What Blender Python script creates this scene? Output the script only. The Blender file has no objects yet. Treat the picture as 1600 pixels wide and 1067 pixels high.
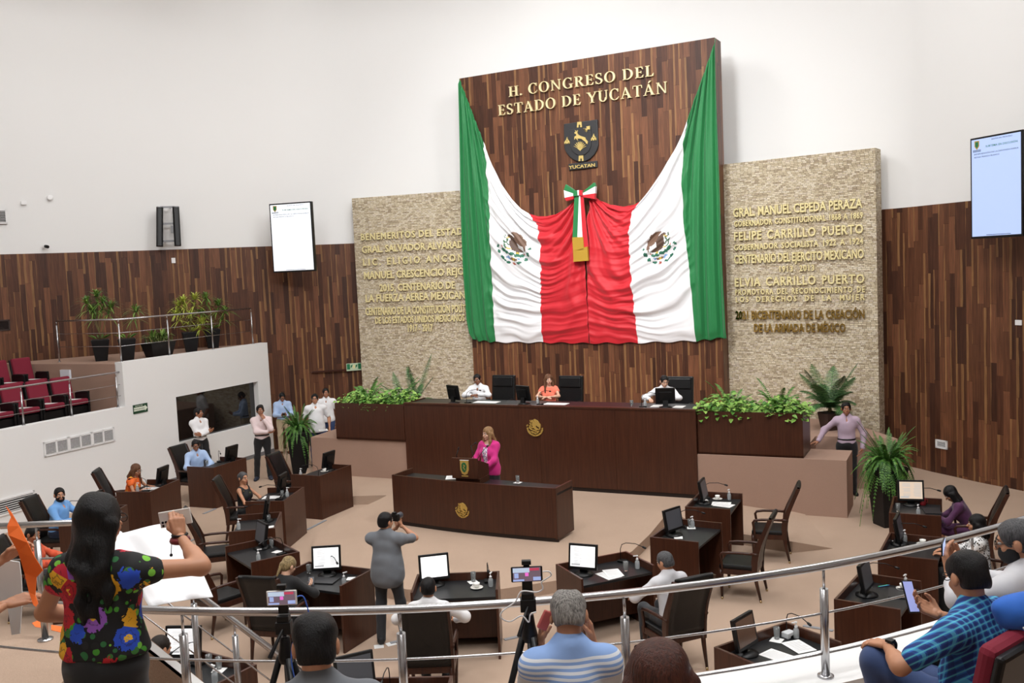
import bpy, math, random
import numpy as np
from mathutils import Matrix, Vector
PI = math.pi
SC = bpy.context.scene
COL = SC.collection
random.seed(7)
# ---------------------------------------------------------------- camera
FPX, HOR, ROLL, ZC = 1475.0, 422.0, 0.0455, 4.65      # focal length in px of a 1600x1067 frame, horizon row, roll, eye height
_r = math.atan(ROLL); _c, _s = math.cos(_r), math.sin(_r)
_p = math.atan((533.5 - HOR) / FPX * _c); _cp, _sp = math.cos(_p), math.sin(_p)
cam_d = bpy.data.cameras.new('camera'); cam = bpy.data.objects.new('camera', cam_d); COL.objects.link(cam)
_X = Vector((1, 0, 0)); _D = Vector((0, -_sp, -_cp)); _F = Vector((0, _cp, -_sp))
_right = _c * _X + _s * _D; _up = -(-_s * _X + _c * _D)
_m = Matrix.Identity(4)
for _i in range(3):
    _m[_i][0] = _right[_i]; _m[_i][1] = _up[_i]; _m[_i][2] = -_F[_i]
_m[2][3] = ZC
cam.matrix_world = _m
cam_d.sensor_width = 36.0; cam_d.lens = FPX / 1600 * 36.0; cam_d.clip_end = 200; cam_d.clip_start = 0.05
SC.camera = cam
# ---------------------------------------------------------------- world, lights, exposure
SC.view_settings.view_transform = 'Standard'; SC.view_settings.look = 'None'
SC.view_settings.exposure = 0.0; SC.view_settings.gamma = 1.0
W = bpy.data.worlds.new('world'); SC.world = W; W.use_nodes = True
W.node_tree.nodes['Background'].inputs[0].default_value = (1.0, 1.0, 1.0, 1)
W.node_tree.nodes['Background'].inputs[1].default_value = 0.05
CEIL_Z = 13.6
# unseen ceiling lamps, tilted ones added to brighten walls, flag and visitors: x, y, side, watts, tilt towards the back wall (radians), heading of the tilt, beam spread (degrees)
LAMPS = [(-8.6, 19.0, 2.4, 45, 0.6, 0.35, 180), (-1.6, 20.0, 2.4, 150, 0.6, -0.3, 180), (5.0, 16.0, 2.4, 45, 0.6, -0.75, 180),
         (-6.0, 14.0, 2.4, 100, 0, 0, 180), (-0.5, 15.5, 2.4, 190, 0, 0, 180), (6.0, 11.5, 2.4, 400, 0.95, 1.15, 180), (-5.0, 6.5, 2.4, 420, 0.9, -0.1, 180),
         (1.5, 5.0, 2.4, 560, 0.9, 0.1, 180), (-1.6, 11.5, 1.6, 160, 1.02, -0.33, 62), (-0.5, 1.6, 2.4, 250, 0.1, 0, 180)]
for _x, _y, _sz, _w, _t, _a, _sp_ in LAMPS:
    ld = bpy.data.lights.new('unseen_lamp_light', 'AREA'); ld.shape = 'SQUARE'; ld.size = _sz; ld.energy = _w; ld.spread = math.radians(_sp_)
    ld.color = (0.985, 0.99, 1.0)
    lo = bpy.data.objects.new('unseen_lamp_light', ld); lo.location = (_x, _y, CEIL_Z - 0.14 - 0.5 * _sz * math.sin(_t)); COL.objects.link(lo)
    lo.rotation_euler = (Matrix.Rotation(_a, 3, 'Z') @ Matrix.Rotation(_t, 3, 'X')).to_euler(); lo['kind'] = 'helper'

def ray(x, y):
    dx, dy = x - 800, y - 533.5
    u = dx * _c - dy * _s; v = dx * _s + dy * _c
    return Vector((u, FPX * _cp - v * _sp, -FPX * _sp - v * _cp))
def at(x, y, z=0.0):                       # the point of height z seen at a pixel
    d = ray(x, y); t = (z - ZC) / d[2]
    return Vector((d[0] * t, d[1] * t, z))
def aty(x, y, Y):                          # the point at depth Y
    d = ray(x, y); t = Y / d[1]
    return Vector((d[0] * t, Y, ZC + d[2] * t))
def on(x, y, P, Q):                        # the point on the upright plane through plan points P, Q
    d = ray(x, y); nx, ny = -(Q[1] - P[1]), (Q[0] - P[0])
    t = (P[0] * nx + P[1] * ny) / (d[0] * nx + d[1] * ny)
    return Vector((d[0] * t, d[1] * t, ZC + d[2] * t))
# ---------------------------------------------------------------- mesh and object helpers
class MB:
    def __init__(self):
        self.v = []; self.f = []; self.mi = []; self.m = 0; self.X = None; self.uv = None; self.sm = []
    def add(self, vs, fs, smooth=False):
        b = len(self.v)
        if self.X is not None:
            vs = [self.X @ Vector(p) for p in vs]
        self.v.extend([tuple(p) for p in vs])
        for f in fs:
            self.f.append(tuple(i + b for i in f)); self.mi.append(self.m); self.sm.append(smooth)
        return self
    def box(self, c, s, rz=0.0, rx=0.0, ry=0.0):
        hx, hy, hz = s[0] / 2, s[1] / 2, s[2] / 2
        R = Matrix.Rotation(rz, 3, 'Z') @ Matrix.Rotation(ry, 3, 'Y') @ Matrix.Rotation(rx, 3, 'X')
        c = Vector(c)
        vs = [c + R @ Vector((i * hx, j * hy, k * hz)) for k in (-1, 1) for i, j in ((-1, -1), (1, -1), (1, 1), (-1, 1))]
        return self.add(vs, [(3, 2, 1, 0), (4, 5, 6, 7), (0, 1, 5, 4), (1, 2, 6, 5), (2, 3, 7, 6), (3, 0, 4, 7)])
    def b2(self, a, b):
        return self.box(((a[0] + b[0]) / 2, (a[1] + b[1]) / 2, (a[2] + b[2]) / 2), (abs(b[0] - a[0]), abs(b[1] - a[1]), abs(b[2] - a[2])))
    def prism(self, poly, z0, z1, top=True, bot=True):
        n = len(poly)
        area = sum(poly[i][0] * poly[(i + 1) % n][1] - poly[(i + 1) % n][0] * poly[i][1] for i in range(n))
        if area < 0: poly = poly[::-1]
        vs = [(p[0], p[1], z0) for p in poly] + [(p[0], p[1], z1) for p in poly]
        fs = [(i, (i + 1) % n, n + (i + 1) % n, n + i) for i in range(n)]
        if bot: fs.append(tuple(range(n - 1, -1, -1)))
        if top: fs.append(tuple(range(n, 2 * n)))
        return self.add(vs, fs)
    def plate(self, poly, y0, y1):             # outline in x, z with thickness along y
        n = len(poly)
        area = sum(poly[i][0] * poly[(i + 1) % n][1] - poly[(i + 1) % n][0] * poly[i][1] for i in range(n))
        if area < 0: poly = poly[::-1]
        vs = [(p[0], y0, p[1]) for p in poly] + [(p[0], y1, p[1]) for p in poly]
        fs = [(n + i, n + (i + 1) % n, (i + 1) % n, i) for i in range(n)]
        if y1 > y0: fs += [tuple(range(n)), tuple(range(2 * n - 1, n - 1, -1))]
        else:
            fs = [f[::-1] for f in fs] + [tuple(range(n - 1, -1, -1)), tuple(range(n, 2 * n))]
        return self.add(vs, fs)
    def frus(self, c, s0, s1, h):              # box tapering from s0 (bottom) to s1 (top)
        x, y, z = c
        vs = [(x + i * s0[0] / 2, y + j * s0[1] / 2, z) for i, j in ((-1, -1), (1, -1), (1, 1), (-1, 1))]
        vs += [(x + i * s1[0] / 2, y + j * s1[1] / 2, z + h) for i, j in ((-1, -1), (1, -1), (1, 1), (-1, 1))]
        return self.add(vs, [(3, 2, 1, 0), (4, 5, 6, 7), (0, 1, 5, 4), (1, 2, 6, 5), (2, 3, 7, 6), (3, 0, 4, 7)])
    def tube(self, pts, r, seg=8, cap=True):
        pts = [Vector(p) for p in pts]; n = len(pts)
        rr = r if isinstance(r, (list, tuple)) else [r] * n
        vs = []; up = None
        for i, p in enumerate(pts):
            t = (pts[min(i + 1, n - 1)] - pts[max(i - 1, 0)]).normalized()
            if up is None:
                up = Vector((0, 0, 1)) if abs(t.z) < 0.9 else Vector((1, 0, 0))
            a = t.cross(up)
            if a.length < 1e-6: a = t.orthogonal()
            a.normalize(); b = a.cross(t).normalized(); up = b
            for k in range(seg):
                w = 2 * PI * k / seg
                vs.append(p + rr[i] * (math.cos(w) * a + math.sin(w) * b))
        fs = []
        for i in range(n - 1):
            for k in range(seg):
                k2 = (k + 1) % seg
                fs.append((i * seg + k, (i + 1) * seg + k, (i + 1) * seg + k2, i * seg + k2))
        self.add(vs, fs, True)
        if cap:
            b = len(self.v) - n * seg
            for ring, rev in ((0, False), (n - 1, True)):
                f = tuple(b + ring * seg + k for k in range(seg))
                self.f.append(f[::-1] if rev else f); self.mi.append(self.m); self.sm.append(False)
        return self
    def lathe(self, prof, seg=16, o=(0, 0, 0)):
        n = len(prof); vs = []
        for r, z in prof:
            for k in range(seg):
                w = 2 * PI * k / seg
                vs.append((o[0] + r * math.cos(w), o[1] + r * math.sin(w), o[2] + z))
        fs = []
        for i in range(n - 1):
            for k in range(seg):
                k2 = (k + 1) % seg
                fs.append((i * seg + k, i * seg + k2, (i + 1) * seg + k2, (i + 1) * seg + k))
        fs.append(tuple(range(seg - 1, -1, -1))); fs.append(tuple((n - 1) * seg + k for k in range(seg)))
        return self.add(vs, fs, True)
    def ball(self, c, r, seg=12, rings=8):
        r = r if isinstance(r, (tuple, list)) else (r, r, r)
        vs = [(c[0], c[1], c[2] - r[2])]
        for i in range(1, rings):
            a = -PI / 2 + PI * i / rings
            for k in range(seg):
                w = 2 * PI * k / seg
                vs.append((c[0] + r[0] * math.cos(a) * math.cos(w), c[1] + r[1] * math.cos(a) * math.sin(w), c[2] + r[2] * math.sin(a)))
        vs.append((c[0], c[1], c[2] + r[2])); fs = []
        for k in range(seg):
            k2 = (k + 1) % seg
            fs.append((0, 1 + k2, 1 + k))
            for i in range(rings - 2):
                fs.append((1 + i * seg + k, 1 + i * seg + k2, 1 + (i + 1) * seg + k2, 1 + (i + 1) * seg + k))
            fs.append((len(vs) - 1, 1 + (rings - 2) * seg + k, 1 + (rings - 2) * seg + k2))
        return self.add(vs, fs, True)
    def quad(self, a, b, c, d):
        return self.add([a, b, c, d], [(0, 1, 2, 3)])
    def mesh(self, name, mats):
        me = bpy.data.meshes.new(name)
        me.from_pydata(self.v, [], self.f)
        for m in (mats if isinstance(mats, (list, tuple)) else [mats]): me.materials.append(m)
        me.polygons.foreach_set('material_index', self.mi)
        me.polygons.foreach_set('use_smooth', self.sm)
        if self.uv is not None:
            ul = me.uv_layers.new(name='UVMap')
            for lp in me.loops: ul.data[lp.index].uv = self.uv[lp.vertex_index]
        me.update()
        return me
    def build(self, name, mats, parent=None, bevel=0.0, loc=None, rz=None):
        return link(name, self.mesh(name, mats), parent, bevel, loc, rz)
def link(name, me, parent=None, bevel=0.0, loc=None, rz=None):
    o = bpy.data.objects.new(name, me); COL.objects.link(o)
    if parent is not None: o.parent = parent
    if bevel:
        b = o.modifiers.new('bevel', 'BEVEL'); b.width = bevel; b.segments = 2; b.limit_method = 'ANGLE'; b.angle_limit = 0.6
    if loc is not None: o.location = loc
    if rz is not None: o.rotation_euler = (0, 0, rz)
    return o
def tag(o, label=None, cat=None, group=None, kind=None):
    if label: o['label'] = label
    if cat: o['category'] = cat
    if group: o['group'] = group
    if kind: o['kind'] = kind
    return o
def thing(name, label, cat, loc=(0, 0, 0), rz=0.0, group=None):
    o = bpy.data.objects.new(name, None); COL.objects.link(o); o.empty_display_size = 0.1
    o.location = loc; o.rotation_euler = (0, 0, rz)
    return tag(o, label, cat, group)
def struct(o): o['kind'] = 'structure'; return o
def kids(o): return [c for c in ALLO if c.parent is o]
def dup(o, label=None, loc=None, rz=None, parent=None):
    c = o.copy(); COL.objects.link(c)
    if parent is not None: c.parent = parent
    for ch in list(o.children): dup(ch, parent=c)
    if label: c['label'] = label
    if loc is not None: c.location = loc
    if rz is not None: c.rotation_euler = (0, 0, rz)
    return c
# ---------------------------------------------------------------- materials
def srgb(r, g, b):
    f = lambda c: (c / 255) / 12.92 if c / 255 <= 0.04045 else ((c / 255 + 0.055) / 1.055) ** 2.4
    return (f(r), f(g), f(b), 1.0)
MATS = {}
def mat(name, col, rough=0.5, metal=0.0, spec=None, emit=None, bump=None, var=None, trans=0.0, alpha=None, coat=0.0, sheen=0.0):
    if name in MATS: return MATS[name]
    m = bpy.data.materials.new(name); m.use_nodes = True; nt = m.node_tree; b = nt.nodes['Principled BSDF']
    b.inputs['Base Color'].default_value = col; b.inputs['Roughness'].default_value = rough; b.inputs['Metallic'].default_value = metal
    if spec is not None: b.inputs['Specular IOR Level'].default_value = spec
    if trans: b.inputs['Transmission Weight'].default_value = trans; b.inputs['IOR'].default_value = 1.3
    if coat: b.inputs['Coat Weight'].default_value = coat
    if sheen: b.inputs['Sheen Weight'].default_value = sheen
    if emit is not None:
        b.inputs['Emission Color'].default_value = emit[0]; b.inputs['Emission Strength'].default_value = emit[1]
    if var or bump:
        tc = nt.nodes.new('ShaderNodeTexCoord'); mp = nt.nodes.new('ShaderNodeMapping'); nt.links.new(tc.outputs['Object'], mp.inputs[0])
        src = var or bump
        nz = nt.nodes.new('ShaderNodeTexNoise'); nt.links.new(mp.outputs[0], nz.inputs['Vector'])
        nz.inputs['Scale'].default_value = src[0]; nz.inputs['Detail'].default_value = 4
        if len(src) > 2: mp.inputs['Scale'].default_value = src[2]
        if var:
            mx = nt.nodes.new('ShaderNodeMix'); mx.data_type = 'RGBA'
            nt.links.new(nz.outputs['Fac'], mx.inputs['Factor'])
            k = var[1]
            mx.inputs['A'].default_value = tuple(c * (1 - k) for c in col[:3]) + (1,)
            mx.inputs['B'].default_value = tuple(min(1, c * (1 + k)) for c in col[:3]) + (1,)
            nt.links.new(mx.outputs['Result'], b.inputs['Base Color'])
        if bump:
            bp = nt.nodes.new('ShaderNodeBump'); bp.inputs['Strength'].default_value = bump[1]; bp.inputs['Distance'].default_value = 0.01
            nt.links.new(nz.outputs['Fac'], bp.inputs['Height']); nt.links.new(bp.outputs[0], b.inputs['Normal'])
    MATS[name] = m
    return m
class NB:                                        # small node-tree writer
    def __init__(self, name, rough=0.5):
        self.m = bpy.data.materials.new(name); self.m.use_nodes = True; self.nt = self.m.node_tree
        self.b = self.nt.nodes['Principled BSDF']; self.b.inputs['Roughness'].default_value = rough
    def n(self, t, **k):
        nd = self.nt.nodes.new(t)
        for a, v in k.items(): setattr(nd, a, v)
        return nd
    def l(self, a, b): self.nt.links.new(a, b)
    def math(self, op, a, b=None):
        nd = self.n('ShaderNodeMath', operation=op)
        for i, x in enumerate((a, b)):
            if x is None: continue
            if isinstance(x, (int, float)): nd.inputs[i].default_value = x
            else: self.l(x, nd.inputs[i])
        return nd.outputs[0]
    def comb(self, x, y, z=0.0):
        nd = self.n('ShaderNodeCombineXYZ')
        for i, v in enumerate((x, y, z)):
            if isinstance(v, (int, float)): nd.inputs[i].default_value = v
            else: self.l(v, nd.inputs[i])
        return nd.outputs[0]
    def white(self, vec):
        nd = self.n('ShaderNodeTexWhiteNoise', noise_dimensions='3D'); self.l(vec, nd.inputs['Vector']); return nd
    def noise(self, vec, scale, detail=3.0, rough=0.55):
        nd = self.n('ShaderNodeTexNoise'); self.l(vec, nd.inputs['Vector']); nd.inputs['Scale'].default_value = scale
        nd.inputs['Detail'].default_value = detail; nd.inputs['Roughness'].default_value = rough
        return nd.outputs['Fac']
    def ramp(self, fac, stops, interp='LINEAR'):
        nd = self.n('ShaderNodeValToRGB'); self.l(fac, nd.inputs[0]); cr = nd.color_ramp; cr.interpolation = interp
        while len(cr.elements) < len(stops): cr.elements.new(0.5)
        for e, (p, c) in zip(cr.elements, stops): e.position = p; e.color = c
        return nd.outputs[0]
    def mix(self, fac, a, b, mode='MIX'):
        nd = self.n('ShaderNodeMix', data_type='RGBA', blend_type=mode)
        for s, v in (('Factor', fac), ('A', a), ('B', b)):
            if isinstance(v, (int, float)): nd.inputs[s].default_value = v
            elif isinstance(v, tuple): nd.inputs[s].default_value = v
            else: self.l(v, nd.inputs[s])
        return nd.outputs['Result']
    def bump(self, h, strength=0.3, dist=0.02):
        nd = self.n('ShaderNodeBump'); nd.inputs['Strength'].default_value = strength; nd.inputs['Distance'].default_value = dist
        self.l(h, nd.inputs['Height']); self.l(nd.outputs[0], self.b.inputs['Normal'])
def plank_mat():
    q = NB('plank_wood', 0.42)
    uv = q.n('ShaderNodeTexCoord').outputs['UV']; sp = q.n('ShaderNodeSeparateXYZ'); q.l(uv, sp.inputs[0])
    u, v = sp.outputs[0], sp.outputs[1]
    ud = q.math('DIVIDE', u, 0.135); row = q.math('FLOOR', ud)
    off = q.math('MULTIPLY', q.white(q.comb(row, 3.3)).outputs['Value'], 7.0)
    vd = q.math('ADD', q.math('DIVIDE', v, 1.15), off); cel = q.math('FLOOR', vd)
    w1 = q.white(q.comb(row, cel, 1.7)); w2 = q.white(q.comb(row, cel, 9.1))
    fu = q.math('FRACT', ud)
    vec = q.comb(q.math('ADD', q.math('MULTIPLY', u, 30.0), q.math('MULTIPLY', w1.outputs['Value'], 40.0)), q.math('MULTIPLY', v, 1.6))
    gr = q.noise(vec, 1.0, 4.0, 0.6)
    base = q.ramp(w1.outputs['Value'], [(0.0, srgb(66, 41, 31)), (0.35, srgb(84, 52, 37)), (0.7, srgb(101, 65, 45)), (1.0, srgb(119, 78, 55))])
    col = q.mix(0.75, base, q.ramp(gr, [(0.25, (0.45, 0.42, 0.4, 1)), (0.5, (0.9, 0.9, 0.9, 1)), (0.75, (1.5, 1.45, 1.35, 1))]), 'MULTIPLY')
    # pale sapwood along one side of some planks
    wid = q.math('MULTIPLY', q.math('SUBTRACT', w2.outputs['Value'], 0.45), 0.8)
    wob = q.math('MULTIPLY', q.math('SUBTRACT', q.noise(q.comb(q.math('MULTIPLY', u, 6.0), q.math('MULTIPLY', v, 1.3), cel), 1.0, 2.0), 0.5), 0.5)
    sap = q.math('LESS_THAN', fu, q.math('ADD', wid, wob))
    sap = q.math('MULTIPLY', sap, q.math('GREATER_THAN', wid, 0.02))
    sapc = q.ramp(gr, [(0.2, srgb(112, 76, 48)), (0.8, srgb(178, 136, 88))])
    col = q.mix(q.math('MULTIPLY', sap, 0.62), col, sapc)
    edge = q.math('LESS_THAN', q.math('FRACT', vd), 0.006)
    col = q.mix(q.math('MULTIPLY', edge, 0.5), col, srgb(40, 22, 15))
    q.l(col, q.b.inputs['Base Color'])
    q.b.inputs['Specular IOR Level'].default_value = 0.3
    return q.m
def stone_mat():
    q = NB('ledger_stone', 0.85)
    uv = q.n('ShaderNodeTexCoord').outputs['UV']; sp = q.n('ShaderNodeSeparateXYZ'); q.l(uv, sp.inputs[0])
    u, v = sp.outputs[0], sp.outputs[1]
    wob = q.math('MULTIPLY', q.noise(q.comb(q.math('MULTIPLY', u, 3.0), q.math('MULTIPLY', v, 9.0)), 1.0, 2.0), 0.035)
    v2 = q.math('DIVIDE', q.math('ADD', v, wob), 0.036); row = q.math('FLOOR', v2)
    off = q.math('MULTIPLY', q.white(q.comb(row, 2.2)).outputs['Value'], 9.0)
    ul = q.math('ADD', q.math('DIVIDE', u, 0.09), off)
    ul = q.math('ADD', ul, q.math('MULTIPLY', q.noise(q.comb(ul, q.math('MULTIPLY', row, 3.7)), 1.3, 1.0), 0.6))
    cel = q.math('FLOOR', ul)
    w1 = q.white(q.comb(row, cel, 4.1)); w2 = q.white(q.comb(row, cel, 7.9))
    base = q.ramp(w1.outputs['Value'], [(0.0, srgb(176, 158, 132)), (0.3, srgb(206, 190, 160)), (0.6, srgb(222, 208, 180)), (0.85, srgb(232, 221, 200)), (1.0, srgb(208, 192, 172))])
    fv = q.math('FRACT', v2); fu = q.math('FRACT', ul)
    ed = q.math('MINIMUM', q.math('MULTIPLY', fv, q.math('SUBTRACT', 1.0, fv)), q.math('MULTIPLY', q.math('MULTIPLY', fu, q.math('SUBTRACT', 1.0, fu)), 2.5))
    gap = q.ramp(ed, [(0.0, (0.45, 0.42, 0.38, 1)), (0.12, (1, 1, 1, 1))])
    gr = q.noise(q.comb(q.math('MULTIPLY', u, 25.0), q.math('MULTIPLY', v, 60.0)), 1.0, 4.0)
    col = q.mix(1.0, base, gap, 'MULTIPLY')
    col = q.mix(0.5, col, q.ramp(gr, [(0.3, (0.72, 0.7, 0.67, 1)), (0.7, (1.15, 1.15, 1.15, 1))]), 'MULTIPLY')
    q.l(col, q.b.inputs['Base Color'])
    h = q.math('ADD', q.math('MULTIPLY', w2.outputs['Value'], 1.0), q.math('MULTIPLY', q.math('MINIMUM', ed, 0.12), 6.0))
    q.bump(q.math('ADD', h, q.math('MULTIPLY', gr, 0.5)), 0.9, 0.022)
    return q.m
def carpet_mat(name, c, k=0.12):
    q = NB(name, 0.95); q.b.inputs['Specular IOR Level'].default_value = 0.1
    ob = q.n('ShaderNodeTexCoord').outputs['Object']
    n1 = q.noise(ob, 160.0, 2.0); n2 = q.noise(ob, 0.9, 3.0)
    col = q.mix(n1, tuple(x * (1 - 2 * k) for x in c[:3]) + (1,), tuple(min(1, x * (1 + 2 * k)) for x in c[:3]) + (1,))
    col = q.mix(0.25, col, q.ramp(n2, [(0.3, (0.82, 0.82, 0.82, 1)), (0.7, (1.1, 1.1, 1.1, 1))]), 'MULTIPLY')
    q.l(col, q.b.inputs['Base Color']); q.bump(n1, 0.4, 0.004)
    return q.m
def veneer_mat(name, c1, c2, rough=0.33, axis=2):
    q = NB(name, rough)
    ob = q.n('ShaderNodeTexCoord').outputs['Object']; mp = q.n('ShaderNodeMapping'); q.l(ob, mp.inputs[0])
    s = [14.0, 14.0, 14.0]; s[axis] = 0.7; mp.inputs['Scale'].default_value = s
    n1 = q.noise(mp.outputs[0], 2.2, 5.0, 0.65)
    col = q.ramp(n1, [(0.3, c1), (0.7, c2)])
    q.l(col, q.b.inputs['Base Color']); q.b.inputs['Specular IOR Level'].default_value = 0.4
    return q.m
WOOD = plank_mat(); STONE = stone_mat()
CARPET = carpet_mat('beige_carpet', srgb(180, 156, 137)); CARPET2 = carpet_mat('pinkish_carpet_cladding', srgb(167, 138, 122), 0.09)
VENEER = veneer_mat('dark_veneer', srgb(58, 31, 20), srgb(78, 44, 29))
CHAIRWOOD = veneer_mat('chair_wood', srgb(48, 26, 18), srgb(70, 38, 25), 0.3)
WHITE = mat('white_plaster', srgb(236, 236, 235), 0.8, bump=(40, 0.05))
BLACKTOP = mat('black_desk_inlay', srgb(30, 31, 33), 0.4, spec=0.35)
LEATHER = mat('black_leather', srgb(15, 15, 16), 0.4, spec=0.35, bump=(60, 0.15))
STEEL = mat('brushed_steel', srgb(190, 190, 192), 0.26, 1.0)
DSTEEL = mat('dark_steel', srgb(120, 120, 122), 0.35, 0.9)
BLACK = mat('black_plastic', srgb(13, 13, 14), 0.4, spec=0.35)
DARKP = mat('charcoal_planter', srgb(18, 18, 20), 0.45, spec=0.3)
GOLD = mat('gold_letters', srgb(238, 224, 168), 0.35, 0.2)
GOLD2 = mat('old_gold', srgb(206, 172, 92), 0.38, 0.45)
GOLD3 = mat('polished_gold', srgb(198, 166, 92), 0.12, 1.0)
PAPER = mat('white_paper', srgb(240, 240, 238), 0.7)
INK = mat('grey_ink', srgb(120, 122, 128), 0.7)
GLASS = mat('clear_glass', (0.95, 0.97, 0.97, 1), 0.03, trans=0.9)
PORC = mat('white_porcelain', srgb(240, 238, 232), 0.2)
WHITEP = mat('white_plastic', srgb(238, 238, 238), 0.4)
BRASS = mat('brass_cap', srgb(200, 180, 140), 0.25, 1.0)
MAROON = mat('maroon_fabric', srgb(122, 22, 45), 0.85, var=(90, 0.12))
GREENP = mat('sign_green', srgb(24, 118, 74), 0.5)
SCREEN_W = mat('lit_white_screen', (0.9, 0.9, 0.9, 1), 0.3, emit=((1, 1, 1, 1), 0.72))
SCREEN_T = mat('lit_tv_screen', (0.3, 0.3, 0.3, 1), 0.3, emit=((0.93, 0.96, 1, 1), 0.95))
SCREEN_B = mat('lit_blue_screen', (0.2, 0.2, 0.25, 1), 0.3, emit=((0.45, 0.62, 1.0, 1), 0.85))
SCREEN_C = mat('lit_warm_screen', (0.3, 0.25, 0.2, 1), 0.3, emit=((1.0, 0.78, 0.6, 1), 0.6))
SCREEN_D = mat('dim_screen', srgb(84, 86, 92), 0.35)
# ---------------------------------------------------------------- room shell
floor = struct(MB().prism([(-19, -7), (15, -7), (15, 29), (-19, 29)], -0.2, 0.0).build('floor', CARPET))
BACK = [(-19.0, 18.0), (-15.0, 21.4), (-12.4, 23.2), (-10.9, 24.2), (-9.1, 25.05), (-6.3, 26.0), (-4.2, 26.65), (-1.0, 26.1), (2.4, 24.6),
        (5.6, 22.9), (8.15, 20.75), (8.8, 19.55), (9.2, 18.6), (9.7, 17.6), (10.6, 15.4), (11.3, 13.2), (11.8, 10.5), (12.0, 7.0), (12.0, -6.5)]
def smooth_poly(P, n=6):
    out = []
    for i in range(len(P) - 1):
        p0 = Vector(P[max(i - 1, 0)]); p1 = Vector(P[i]); p2 = Vector(P[i + 1]); p3 = Vector(P[min(i + 2, len(P) - 1)])
        for k in range(n):
            t = k / n
            out.append(0.5 * ((2 * p1) + (p2 - p0) * t + (2 * p0 - 5 * p1 + 4 * p2 - p3) * t * t + (3 * p1 - p0 - 3 * p2 + p3) * t ** 3))
    out.append(Vector(P[-1]))
    return out
def offset_poly(P, d):                    # shifts an open plan line sideways (positive = towards the hall)
    out = []
    for i, p in enumerate(P):
        t = (P[min(i + 1, len(P) - 1)] - P[max(i - 1, 0)]).normalized()
        out.append(p + d * Vector((t.y, -t.x)))
    return out
def ribbon(P, z0, z1, thick, name, m):
    B = offset_poly(P, -thick); n = len(P); mb = MB(); mb.uv = []
    s = 0; vs = []; fs = []
    for i in range(n):
        if i: s += (P[i] - P[i - 1]).length
        for q, z in ((P[i], z0), (P[i], z1), (B[i], z1), (B[i], z0)):
            vs.append((q.x, q.y, z)); mb.uv.append((s + (thick if q is B[i] else 0), z))
    for i in range(n - 1):
        a, b = 4 * i, 4 * (i + 1)
        for k in range(4):
            k2 = (k + 1) % 4
            fs.append((a + k, a + k2, b + k2, b + k))
    fs += [(3, 2, 1, 0), (4 * n - 4, 4 * n - 3, 4 * n - 2, 4 * n - 1)]
    mb.add(vs, fs, True)
    o = mb.build(name, m); o.data.set_sharp_from_angle(angle=0.5); return o
BS = smooth_poly(BACK)
WOODH = 5.6
struct(ribbon(offset_poly(BS, -0.05), 0, CEIL_Z, 0.2, 'wall_back', WHITE))
struct(ribbon(BS, 0.0, WOODH, 0.05, 'trim_1', WOOD))
struct(MB().b2((-19.2, -7, 0), (-19, 18.2, CEIL_Z)).build('wall_left', WHITE))
struct(MB().b2((-19.2, -7.2, 0), (12.2, -6.5, CEIL_Z)).build('wall_rear', WHITE))
struct(MB().b2((-19.2, -7.2, CEIL_Z), (13, 28.5, CEIL_Z + 0.2)).build('ceiling', WHITE))
LAMPG = mat('lamp_diffuser', (0.9, 0.9, 0.9, 1), 0.5, emit=((1, 0.97, 0.93, 1), 3.0))
for x, y, s, w, tl, az, spr in LAMPS:  # fixtures modelled around the added lights, all out of view
    zc = CEIL_Z - 0.5 * s * math.sin(tl)
    t = thing('unseen_ceiling_lamp', 'unseen square panel lamp added to light the hall', 'ceiling light', (x, y, zc), 0, 'unseen square ceiling lamps')
    t.rotation_euler = (Matrix.Rotation(az, 3, 'Z') @ Matrix.Rotation(tl, 3, 'X')).to_euler()
    b = MB(); h = s / 2
    for sx, sy in ((1, 0), (-1, 0), (0, 1), (0, -1)):
        b.box((sx * (h + 0.05), sy * (h + 0.05), -0.06), (0.1 if sx else s + 0.2, 0.1 if sy else s + 0.2, 0.12))
    b.build('frame', WHITEP, t)
    MB().box((0, 0, -0.05), (s, s, 0.02)).build('diffuser', LAMPG, t)
# dark return-air grille and small fittings of the side walls
def wall_pt(px, py, k=0):                # a pixel on the back wall: nearest segment of the plan line
    best = None
    for i in range(len(BS) - 1):
        P, Q = BS[i], BS[i + 1]
        p = on(px, py, P, Q)
        t = (Vector((p.x, p.y)) - P).dot(Q - P) / (Q - P).length_squared
        if -1e-3 <= t <= 1.001 and p.y > 3:
            a = math.atan2((Q - P).y, (Q - P).x)
            if best is None or p.y < best[0].y: best = (p, a)
    return best
# ---- raised platform with its two side wings
PT = [(-3.0, 21.3), (3.5, 18.0), (5.2, 17.3), (4.95, 14.73), (4.28, 14.61), (3.96, 14.84), (3.2, 15.55), (2.85, 16.35), (2.51, 16.31), (2.15, 15.4),
      (1.73, 14.49), (1.15, 13.75), (0.47, 13.26), (-0.32, 13.0), (-1.0, 13.02), (-1.65, 13.17), (-2.4, 13.6), (-3.0, 14.25), (-3.39, 15.0), (-3.52, 15.7), (-3.56, 16.49),
      (-3.44, 17.26), (-3.12, 17.99), (-2.81, 18.7), (-2.7, 19.03), (-3.4, 19.08), (-4.6, 19.5), (-5.0, 22.2)]
PH = 0.18
mb = MB(); n = len(PT)
zs = [PH] * n; zs[3] = 0.004; zs[2] = 0.02
vs = [(p[0], p[1], -0.01) for p in PT] + [(p[0], p[1], zs[i]) for i, p in enumerate(PT)]
mb.add(vs, [(i, n + i, n + (i + 1) % n, (i + 1) % n) for i in range(n)] + [tuple(range(2 * n - 1, n - 1, -1))])
plat = mb.build('stage_platform', CARPET); struct(plat)
bmm = plat.data
import bmesh
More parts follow.
